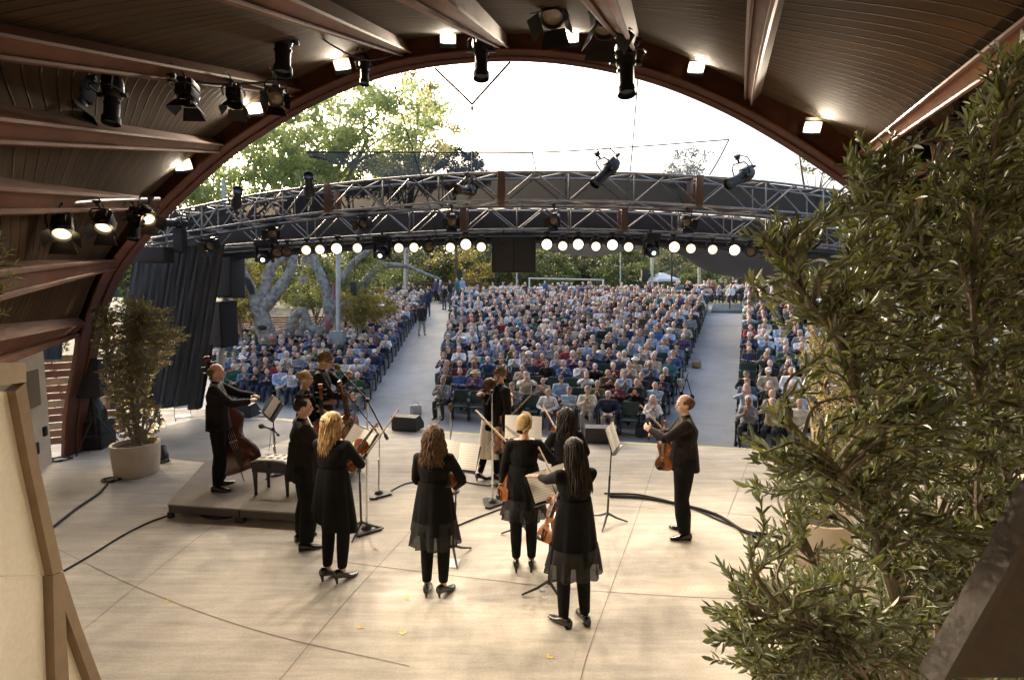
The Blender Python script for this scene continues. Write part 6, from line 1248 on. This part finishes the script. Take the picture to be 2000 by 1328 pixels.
# 10 dark haired woman behind
J = stand(.085, .0, .02, heel=.05); J.update(hand_r=(.16, .30, 1.15), hand_l=(-.16, .30, 1.20), head_rot=(R(-4), 0, R(12)))
p = F(1104, 1070); dw, C, Mh = musician('woman with long dark wavy hair partly hidden behind the page turning woman', p, R(4), 1.665, J, 'wavy', H_['dark'], woman=True, heel=.05, bare_ankle=True)
robe(J, dw, 1.20, .66, (.150, .125), (.225, .185), m_blk, 'tunic', 8, .014)
bow('bow leaning left over the shoulder of the dark wavy haired woman', P(1090, 845, p.y + .15), P(1060, 792, p.y + .5)); fiddle('violin', 'violin in front of the dark wavy haired woman', 'violin', .355, .38, W(dw, (-.10, .26, 1.10)), frame((.1, .6, .6), (.1, -.6, .6)), m_violin)
# 11 woman turning the page
J = stand(.085, .02, .02); J.update(hand_r=(-.06, .30, 1.06), hand_l=(-.17, .52, 1.22), elbow_r=(.9, -.2, -.5), elbow_l=(-.5, -.3, -.8), head_rot=(R(-12), 0, R(16)))
p = F(1120, 1215); pw, C, Mh = musician('woman with very long black hair turning a page of her music', p, R(14), 1.70, J, 'verylong', H_['dark'], woman=True, heel=.012, feet=(.0, -.55), bare_ankle=True, hands=dict(l=((-.8, .5, .1), (0, 0, -1), .25), r=((-.2, .7, -.2), (-1, 0, 0), .9)))
robe(J, pw, 1.20, .62, (.152, .128), (.23, .19), m_blk, 'tunic', 8, .014); robe(J, pw, .76, .50, (.225, .185), (.262, .215), m_sheer, 'sheer_hem', 11, .024)
hR = W(pw, J['W_r'])
fiddle('violin', 'reddish violin held pointing down by the woman turning the page', 'violin', .355, .38, P(1063, 1058, hR.y - .12), frame(P(1094, 968, hR.y + .05) - P(1063, 1058, hR.y - .12), (-.75, -.6, .2)), m_violin)
bow('bow slanting up in front of the page turning woman', P(1096, 962, hR.y + .02), P(1052, 873, hR.y + .30))
# 12 man with violin at right
J = stand(.10, .03, .02); J.update(hand_r=(.10, .34, 1.22), hand_l=(-.06, .40, 1.30), elbow_r=(.8, -.3, -.6), elbow_l=(-.8, -.2, -.6), head_rot=(R(-4), 0, R(14)), girth=1.25, trouser=1.5)
p = F(1332, 1044); rm, C, Mh = musician('balding man in a black shirt at the right of the stage holding up a violin', p, R(74), 1.76, J, 'receding', H_['brown'], m_char, feet=(.2, -.3))
robe(J, rm, 1.18, .84, (.165, .14), (.205, .19), m_char, 'shirt', 5, .010)
hL = W(rm, J['W_l']); fiddle('violin', 'reddish violin held upright by the balding man at right', 'violin', .355, .38, P(1296, 918, p.y - .10), frame(P(1300, 828, p.y) - P(1296, 918, p.y - .10), (-.6, -.75, 0)), m_violin)
bow('bow pointing up left from the hand of the balding man at right', P(1302, 846, p.y - .02), P(1250, 791, p.y + .25))
# ------------------------------------------------------------------ riser, bench, stands
m_carpet = mat('riser_carpet', (.235, .21, .18), .9, .15, 3, .3, 120)
cs = [F(327, 984, RZ_), F(612, 1003, RZ_), F(706, 897, RZ_), F(412, 888, RZ_)]
mid = lambda a, b_, t: a.lerp(b_, t)
for k in (0, 1):
    a, b_, c, d = mid(cs[0], cs[1], .5 * k), mid(cs[0], cs[1], .5 * k + .498), mid(cs[3], cs[2], .5 * k + .498), mid(cs[3], cs[2], .5 * k)
    t_ = thing('stage_riser', 'low carpeted riser platform %s' % ('under the bass player' if k == 0 else 'under the bench and the cellists'), 'riser', (a.x, a.y, 0), 0, 'riser platforms'); o_ = Vector((a.x, a.y, 0))
    m = MB(); m.prism([v - o_ - Vector((0, 0, .02)) for v in (a, b_, c, d)], (0, 0, .02)); m.build('deck', m_carpet, t_, smooth=False)
    m = MB(); ins = [v.lerp((a + b_ + c + d) / 4, .012) for v in (a, b_, c, d)]; m.prism([v - o_ - Vector((0, 0, .12)) for v in ins], (0, 0, .0985)); m.build('frame_skirt', mat('riser_edge', (.05, .042, .035), .5, .2, 8), t_, smooth=False)
    for v in ins:
        m = MB(); w__ = v.lerp((a + b_ + c + d) / 4, .03) - o_; m.box((w__.x, w__.y, .04), (.06, .06, .08)); m.build('leg', m_black, t_)
bq = F(543, 960, RZ_); t_ = thing('piano_bench', 'black tufted leather piano bench with shiny dimpled seat', 'bench', bq, R(-8))
m = MB(); nx, ny, sx, sy = 34, 22, .56, .36; vs = []
for i in range(nx + 1):
    for j in range(ny + 1):
        x, y = (i / nx - .5), (j / ny - .5); e = (1 - (2 * abs(x)) ** 6) * (1 - (2 * abs(y)) ** 6); gx, gy = (x * 5) % 1 - .5, (y * 3) % 1 - .5
        vs.append((x * sx, y * sy, .47 + .035 * e - .028 * math.exp(-((gx * .112) ** 2 + (gy * .12) ** 2) / .0006) * e))
fs = [(i * (ny + 1) + j, (i + 1) * (ny + 1) + j, (i + 1) * (ny + 1) + j + 1, i * (ny + 1) + j + 1) for i in range(nx) for j in range(ny)]
m.add(vs, fs); m.box((0, 0, .425), (sx, sy, .085), bev=.012); m.build('cushion', mat('tufted_leather', (.012, .010, .009), .34, spec=.5), t_)
m = MB(); m.box((0, 0, .355), (sx * .96, sy * .94, .055), bev=.005); m.build('apron', m_black, t_)
m = MB(); m.lathe([(.02, -.02), (.03, -.01), (.028, .012)], (0, -sy / 2 - .004, .42), 12, 0, basis((0, 1, 0))); m.build('knob', m_black, t_)
for qx in (-1, 1):
    for qy in (-1, 1): m = MB(); m.lathe([(.018, 0), (.024, .02), (.018, .04), (.020, .05), (.034, .33)], (qx * sx * .42, qy * sy * .40, 0), 8); m.build('leg', m_black, t_)
m_desk = mat('stand_black', (.016, .016, .016), .45, .1, 20); m_paper = mat('sheet_paper', (.80, .78, .72), .85)
N, L, b_ = nodes_of(m_paper); tc = N.new('ShaderNodeTexCoord'); sx_ = N.new('ShaderNodeSeparateXYZ'); L.new(tc.outputs['UV'], sx_.inputs[0])
def mth(op, a, v): 
    q = N.new('ShaderNodeMath'); q.operation = op; L.new(a, q.inputs[0])
    if isinstance(v, (int, float)): q.inputs[1].default_value = v
    else: L.new(v, q.inputs[1])
    return q.outputs[0]
st_ = mth('FRACT', mth('MULTIPLY', sx_.outputs[1], 11), 0); band = mth('MULTIPLY', mth('GREATER_THAN', st_, .30), mth('LESS_THAN', st_, .78)); nn = N.new('ShaderNodeTexNoise'); nn.inputs['Scale'].default_value = 1; nn.inputs['Detail'].default_value = 4
mp = N.new('ShaderNodeMapping'); mp.inputs['Scale'].default_value = (55, 90, 1); L.new(tc.outputs['UV'], mp.inputs[0]); L.new(mp.outputs[0], nn.inputs['Vector']); ink = mth('MULTIPLY', band, mth('GREATER_THAN', nn.outputs['Fac'], .51)); edg = mth('MULTIPLY', mth('GREATER_THAN', sx_.outputs[0], .06), mth('LESS_THAN', sx_.outputs[0], .94)); ink = mth('MULTIPLY', ink, edg)
mx = N.new('ShaderNodeMixRGB'); mx.inputs[1].default_value = (.80, .78, .72, 1); mx.inputs[2].default_value = (.44, .43, .41, 1); L.new(ink, mx.inputs[0]); L.new(mx.outputs[0], b_.inputs['Base Color'])
def music_stand(label, plabel, foot, zf, deskc, face, tilt=65, w_=.50, h_=.32, sheets=2, roll=0):
    """foot on the floor, desk centre in space, face: level direction the music faces"""
    foot = Vector((foot[0], foot[1], zf)); t_ = thing('music_stand', label, 'music stand', foot); dc = Vector(deskc) - foot; f = Vector((face[0], face[1], 0)).normalized(); pole = Vector((dc.x * .9, dc.y * .9, dc.z - .05))
    m = MB(); m.tube([(0, 0, .10), tuple(Vector((0, 0, .1)).lerp(pole, .55))], .014, 8); m.tube([tuple(Vector((0, 0, .1)).lerp(pole, .55)), tuple(pole)], .009, 8); m.build('pole', m_desk, t_)
    for k in range(3):
        a = math.atan2(f.y, f.x) + k * 2.094 + .5; m = MB(); m.tube([(0, 0, .14), (.12 * math.cos(a), .12 * math.sin(a), .07), (.27 * math.cos(a), .27 * math.sin(a), .012)], [.016, .014, .010], 6); m.build('leg', m_desk, t_)
    nrm = (f * math.sin(R(tilt)) + Vector((0, 0, 1)) * math.cos(R(tilt))); xx = Vector((0, 0, 1)).cross(f).normalized(); yy = nrm.cross(xx); M = Matrix((xx, yy, nrm)).transposed() @ Matrix.Rotation(R(roll), 3, 'Z'); m = MB(); m.box(dc, (w_, h_, .006), M, bev=.002)
    m.box(dc + M @ Vector((0, -h_ / 2 + .004, .025)), (w_, .006, .05), M); m.build('desk', m_desk, t_, smooth=False)
    for k in range(sheets):
        s = thing('sheet_music', plabel if sheets == 1 else plabel + (', left page' if k == 0 else ', right page'), 'sheet music', foot + dc + M @ Vector(((k - (sheets - 1) / 2) * .225, .015 + random.uniform(-.006, .012), .012 + .003 * k))); s.rotation_euler = (M @ Matrix.Rotation(R(random.uniform(-3, 3)), 3, 'Z')).to_euler()
        pv = [(-.11, -.145, 0), (.11, -.145, 0), (.11, .145, .002), (-.11, .145, .002)]; m = MB(); n_ = 8; V = []
        for i in range(n_ + 1):
            for j in range(2): x = -.11 + .22 * i / n_; V.append((x, -.145 + .29 * j, .010 * math.sin(i / n_ * math.pi) * (1 if sheets == 2 else .4)))
        m.add(V, [(2 * i, 2 * i + 2, 2 * i + 3, 2 * i + 1) for i in range(n_)]); m.add([(x, y, z - .003) for x, y, z in V], [(2 * i + 1, 2 * i + 3, 2 * i + 2, 2 * i) for i in range(n_)])
        ob = m.build('page', m_paper, s); uvl = ob.data.uv_layers.new(name='UVMap')
        for lp in ob.data.loops: v = ob.data.vertices[lp.vertex_index].co; uvl.data[lp.index].uv = ((v.x + .11) / .22, (v.y + .145) / .29)
    return t_
ms = music_stand
q = P(532, 797, 7.7); ms('black music stand with slanted music beside the bass player', 'slanted sheet of music on the stand beside the bass player', (q.x + .02, q.y, 0), RZ_, q, (-.45, -.6), 62, .46, .30, 1, -14)
q = P(700, 862, 5.75); f_ = F(706, 1040); ms('black music stand before the woman with straight blonde hair', 'music on the stand before the blonde woman', (f_.x, f_.y), 0, q, (-.55, -.75), 55, .52, .33, 2, -8)
q = P(895, 893, 5.45); f_ = F(885, 1088); ms('music stand in front of the woman with wavy brown hair', 'music in front of the woman with wavy brown hair', (f_.x, f_.y), 0, q, (-.2, -.9), 60, .46, .30, 2, -5)
q = P(1022, 838, 6.1); ms('music stand hidden behind the woman with the braided bun', 'bright music beyond the woman with the braided bun', (q.x, q.y), 0, q, (0, -1), 60, .44, .30, 2)
q = P(1078, 946, 4.95); f_ = F(1072, 1160); ms('music stand under the hand of the page turning woman', 'music under the hand of the page turning woman', (f_.x, f_.y), 0, q, (.12, -.9), 50, .50, .33, 2, 14)
q = P(1196, 856, 6.35); f_ = F(1186, 1022); ms('tall music stand standing alone near the right man, seen from its side', 'folded music on the stand near the right man', (f_.x, f_.y), 0, q, (.85, -.35), 72, .46, .32, 2, 0)
m_foam = mat('mic_foam', (.13, .095, .055), .9, .2, 40, .4, 300)
def mic_stand(label, foot, top, mic, base='plate', boom=None, r=.012, foam=None, ml=.05):
    """pole foot -> top; optional boom through top to the microphone at mic"""
    foot, top, mic = Vector(foot), Vector(top), Vector(mic); t_ = thing('mic_stand', label, 'microphone stand', foot); T, M_ = top - foot, mic - foot
    m = MB()
    if base == 'plate': m.prism([(.19 * math.cos(a), .19 * math.sin(a), .004) for a in (0, .35, 2.09, 2.44, 4.19, 4.54)], (0, 0, .028)); m.lathe([(.07, .03), (.05, .06), (.016, .08)], n=14)
    else: m.lathe([(.13, 0), (.13, .02), (.10, .03), (.016, .045)], n=20)
    m.build('base', mat('cast_base', (.030, .024, .020), .5, .1, 10), t_)
    m = MB(); m.tube([(0, 0, .04), tuple(T * .55)], r * 1.15, 8); m.tube([tuple(T * .5), tuple(T)], r * .8, 8); m.lathe([(r * 1.6, 0), (r * 1.7, .08)], tuple(T * .52), 8); m.build('pole', m_chrome, t_)
    e = M_
    if boom is not None:
        m = MB(); m.tube([boom - foot, T, M_], [.011, .010, .007], 6); m.tube([boom - foot, (boom - foot).lerp(T, .12)], .02, 6); m.ell(T, (.03, .03, .03)); m.build('boom', m_black, t_)
    d = (M_ - T).normalized() if boom is not None else Vector((0, -.3, 1)).normalized()
    m = MB(); m.tube([M_ - d * .11, M_], .011, 8); (m.ell(M_ + d * ml * .5, (ml * .72, ml * .72, ml), basis(d), 1, 14, 10)); m.tube([M_ - d * .11, M_ - d * .14 + Vector((.03, 0, -.05)), M_ - d * .1 + Vector((.0, .02, -.35))], .004, 4); m.build('microphone', [m_black, foam or m_foam], t_)
    return t_
mic_stand('chrome microphone stand with a black boom over the blonde woman', F(716, 1036), P(718, 782, 6.1), P(661, 719, 6.25), boom=P(757, 858, 5.9))
mic_stand('second chrome stand with a boom microphone near the tall man in glasses', F(740, 967), P(741, 850, 7.5), P(680, 773, 7.3), boom=P(742, 855, 7.5), base='plate')
mic_stand('black microphone stand with a round brown microphone by the piano bench', F(540, 925, RZ_), P(533, 838, 7.4), P(513, 833, 7.2), base='disc', boom=P(544, 850, 7.5))
mic_stand('slim stand with upright brown foam microphone in front of the wavy haired woman', F(880, 960), P(880, 805, 7.6), P(880, 797, 7.6), base='disc', ml=.055)
mic_stand('tall stand whose microphone rises over the audience left of the embracing pair', F(858, 950), P(856, 790, 7.7), P(880, 716, 7.9), base='disc', boom=P(852, 800, 7.65))
mic_stand('chrome stand with plate base in the middle of the stage before the embracing pair', F(962, 984), P(961, 765, 6.9), P(995, 694, 7.2), boom=P(950, 790, 6.85))
# ------------------------------------------------------------------ things about the stage
def coil(label, c, r, n=4):
    m = MB(); pts = []
    for i in range(n * 14): a = i * 2 * math.pi / 14; pts.append(Vector((c.x + (r + .03 * math.sin(i * .7)) * math.cos(a), c.y + (r * .8 + .03 * math.cos(i * 1.1)) * math.sin(a), .012 + .004 * (i % 5))))
    m.tube(pts, .009, 5); return tag(m.build('cable_coil', m_blackm), label, 'cable')
coil('coil of black cable on the floor beside the left planter', F(218, 938), .13); coil('loose coil of black cable beside the tripod speaker', F(118, 898), .16); coil('heap of black cable on the floor near the right planter', F(1500, 1058), .22, 6)
def fcable(label, px, r=.012): return cable(label, [F(x, y, r) for x, y in px], r)
fcable('black cable taped across the floor at far left', [(210, 945), (190, 965), (150, 992), (102, 1030)], .016); fcable('thin black cable running from the left panel to the riser', [(125, 1114), (180, 1082), (240, 1045), (290, 1020), (330, 1006)], .012)
fcable('bundle of black cables curving over the floor to the right', [(1190, 968), (1260, 972), (1330, 985), (1400, 1005), (1450, 1035), (1520, 1065), (1560, 1082)], .022); fcable('second black cable beside the curved bundle at right', [(1180, 963), (1250, 966), (1340, 988), (1420, 1022), (1480, 1042), (1545, 1048)], .012)
fcable('thin cable loops around the centre microphone stand', [(985, 985), (1000, 960), (985, 945), (950, 948), (900, 940), (850, 938)], .009); fcable('thin cable from the centre stand toward the wavy haired woman', [(1000, 985), (960, 1000), (920, 1015), (885, 1030)], .010); fcable('cable looping over the edge of the riser', [(480, 950), (470, 985), (455, 1008), (410, 1012), (385, 1002)], .010); fcable('thin cable between the two chrome microphone stands', [(735, 975), (790, 945), (830, 940), (850, 945)], .009)
mt_ = mat('mark_yellow', (.75, .55, .08), .7); 
for i, (x, y, a, c) in enumerate(((700, 1226, .3, 0), (791, 1168, -.4, 0), (785, 1238, .9, 0), (1070, 1283, 0, 0), (322, 1175, .2, 0), (600, 1058, .1, 0), (731, 1073, .2, 1), (1062, 1168, .6, 2), (1057, 1155, .5, 3))):
    p = F(x, y, .004); m = MB(); s_ = .045
    for ax, oy in (((1, .0), 0), ((.25, .9), 0)):
        d = Vector((ax[0] * math.cos(a) - ax[1] * math.sin(a), ax[0] * math.sin(a) + ax[1] * math.cos(a), 0)) * s_; n_ = Vector((-d.y, d.x, 0)).normalized() * .008
        z_ = Vector((0, 0, .001 * (ax[0] < 1))); m.add([p - n_ + z_, p + d - n_ + z_, p + d + n_ + z_, p + n_ + z_], [(0, 1, 2, 3)])
    tag(m.build('floor_mark', [mt_, mat('mark_red', (.6, .12, .06), .7), mat('mark_white', (.75, .72, .6), .7), mat('mark_blue', (.08, .14, .35), .7)][c]), ['yellow', 'red', 'pale', 'blue'][c] + ' tape mark on the stage floor, ' + ['below the blonde woman, left of the pair', 'below the wavy haired woman, higher of the two', 'lowest of those below the wavy haired woman', 'at the bottom centre', 'near the left panel', 'beside the shoes of the mohawk man', 'beside the blonde woman', 'under the page turning woman\'s stand', 'near the page turning woman'][i], 'tape mark', 'tape marks on the floor')
m = MB(); p = F(882, 1100, .006); m.add([p + Vector((-.08, -.06, 0)), p + Vector((.07, -.09, 0)), p + Vector((.09, .10, .0)), p + Vector((-.06, .12, 0))], [(0, 1, 2, 3)]); tag(m.build('paper_sheet', mat('plain_paper', (.75, .75, .78), .8)), 'white paper lying on the floor under the wavy haired woman\'s stand', 'paper')
# speaker on a tripod at left
q = F(190, 880); t_ = thing('speaker_tripod', 'black tripod stand under the speaker beside the left planter', 'stand', (q.x, q.y, 0))
hgt = P(180, 775, q.y).z; m = MB(); m.tube([(0, 0, .25), (-.02, 0, hgt)], .018, 8); m.lathe([(.03, .62), (.03, .72)], n=8); m.build('pole', m_black, t_)
for k in range(3):
    a = .4 + k * 2.094; m = MB(); m.tube([(.02 * math.cos(a), .02 * math.sin(a), .68), (.42 * math.cos(a), .42 * math.sin(a), .015)], .012, 6); m.tube([(0, 0, .3), (.24 * math.cos(a), .24 * math.sin(a), .32)], .008, 5); m.build('leg', m_black, t_)
speaker(P(177, 738, q.y), (.40, .36, .72), (R(-4), 0, R(18)), 'black loudspeaker on a tripod beside the left planter')
c0 = F(150, 884, 0); t_ = thing('equipment_case', 'black equipment case under a glossy plastic cover by the side wall', 'case', (c0.x, c0.y + .35, 0), R(10)); m_plastic = mat('black_plastic', (.010, .010, .011), .28, .2, 6, .8, 9)
m = MB(); m.box((0, 0, .27), (.62, .5, .54), bev=.03); m.build('case_box', m_blackm, t_)
m = MB(); m.loft([[Vector((rx * (1 + .10 * math.sin(5 * a + z * 9)) * math.cos(a) + .02, ry * (1 + .10 * math.sin(4 * a + z * 5)) * math.sin(a), z)) for a in [2 * math.pi * k / 22 for k in range(22)]] for z, rx, ry in ((.545, .26, .20), (.70, .25, .19), (.85, .20, .16), (.98, .16, .12), (1.04, .09, .08))]); m.build('plastic_cover', m_plastic, t_, ang=60)
# slat fences
def slat_fence(name, label, a, b_, z0, z1, n, colr, gap=.35, lean=0, group=None):
    a, b_ = Vector(a), Vector(b_); t_ = thing(name, label, 'fence', (a.x, a.y, 0), 0, group); d = b_ - a; L_ = d.length; rz = Matrix.Rotation(math.atan2(d.y, d.x), 3, 'Z'); h = (z1 - z0) / n; o_ = Vector((a.x, a.y, 0)); m = MB()
    for k in range(n): c = (a + b_) / 2 - o_; m.box((c.x, c.y, z0 + h * (k + .5)), (L_, .03, h * (1 - gap)), rz, k % 3)
    m.build('slat_panel', [mat('slat_' + colr[0] + str(i), c_, .7, .3, 3, .2) for i, c_ in enumerate(colr[1])], t_, smooth=False)
    for k in range(max(2, int(L_ / 2) + 1)): c = a.lerp(b_, k / max(1, int(L_ / 2))) - o_; m = MB(); m.box((c.x, c.y + .05, (z0 + z1) / 2), (.09, .06, z1 - z0), rz); m.build('post', m_brown_d, t_, smooth=False)
red = ('red', ((.20, .075, .040), (.26, .11, .055), (.42, .27, .15))); org = ('orange', ((.30, .15, .07), (.26, .12, .055), (.33, .17, .085)))
a, b_ = P(70, 850, 11.8), P(240, 860, 12.6); slat_fence('slat_fence', 'red and tan horizontal board fence in the gap behind the side wall', (a.x, a.y, 0), (b_.x, b_.y, 0), -.6, P(150, 692, 12.2).z, 12, red, .10)
a, b_ = P(400, 690, 27.5), P(760, 640, 28.5); slat_fence('slat_fence', 'orange brown slat fence behind the twisted sycamores', (a.x, a.y, 0), (b_.x, b_.y, 0), -.3, P(500, 618, 28).z, 16, org, .25)
a, b_ = P(650, 640, 28), P(830, 600, 33); slat_fence('slat_fence', 'dark slat fence further back beside the left aisle', (a.x, a.y, 0), (b_.x, b_.y, 0), .6, P(700, 598, 29).z, 12, ('umber', ((.16, .085, .045), (.14, .07, .04), (.18, .09, .05))), .25)
sheet('side_curtain', 'dark blue curtain hanging at the top of the gap behind the side wall', 'curtain', [P(78, 640, 11), P(100, 640, 11.1), P(120, 640, 11.2)], [P(80, 702, 11), P(100, 702, 11.1), P(122, 702, 11.2)], mat('navy_drape', (.025, .035, .06), .8, .2, 3, .3), 8, 5, 0, .04)
# wooden chairs by the drape
def folding_chair(label, loc, rz, mt):
    t_ = thing('folding_chair', label, 'chair', loc, rz, 'folding chairs beside the drape')
    m = MB(); m.box((0, 0, .44), (.40, .38, .03), bev=.008); m.build('seat', mt, t_)
    m = MB(); m.box((0, -.19, .80), (.40, .02, .14), Matrix.Rotation(R(-8), 3, 'X'), bev=.006); m.build('backrest', mt, t_)
    for s in (-1, 1):
        m = MB(); m.tube([(s * .20, .22, 0), (s * .20, -.20, .86)], .014, 6); m.build('leg', mt, t_); m = MB(); m.tube([(s * .18, -.22, 0), (s * .18, .16, .45)], .014, 6); m.build('leg', mt, t_)
    m = MB(); m.tube([(-.19, -.14, .12), (.19, -.14, .12)], .01, 6); m.tube([(-.2, .14, .14), (.2, .14, .14)], .01, 6); m.build('stretcher', mt, t_)
q = F(357, 806, -.55); folding_chair('white folding chair standing behind the stage edge by the drape', (q.x, q.y, -1.098), R(30), m_white); q = F(375, 822, 0); folding_chair('wooden folding chair leaning at the stage edge by the drape', (q.x - .05, q.y + .55, -1.098), R(-70), mat('chair_wood', (.32, .17, .08), .5, .2, 8))
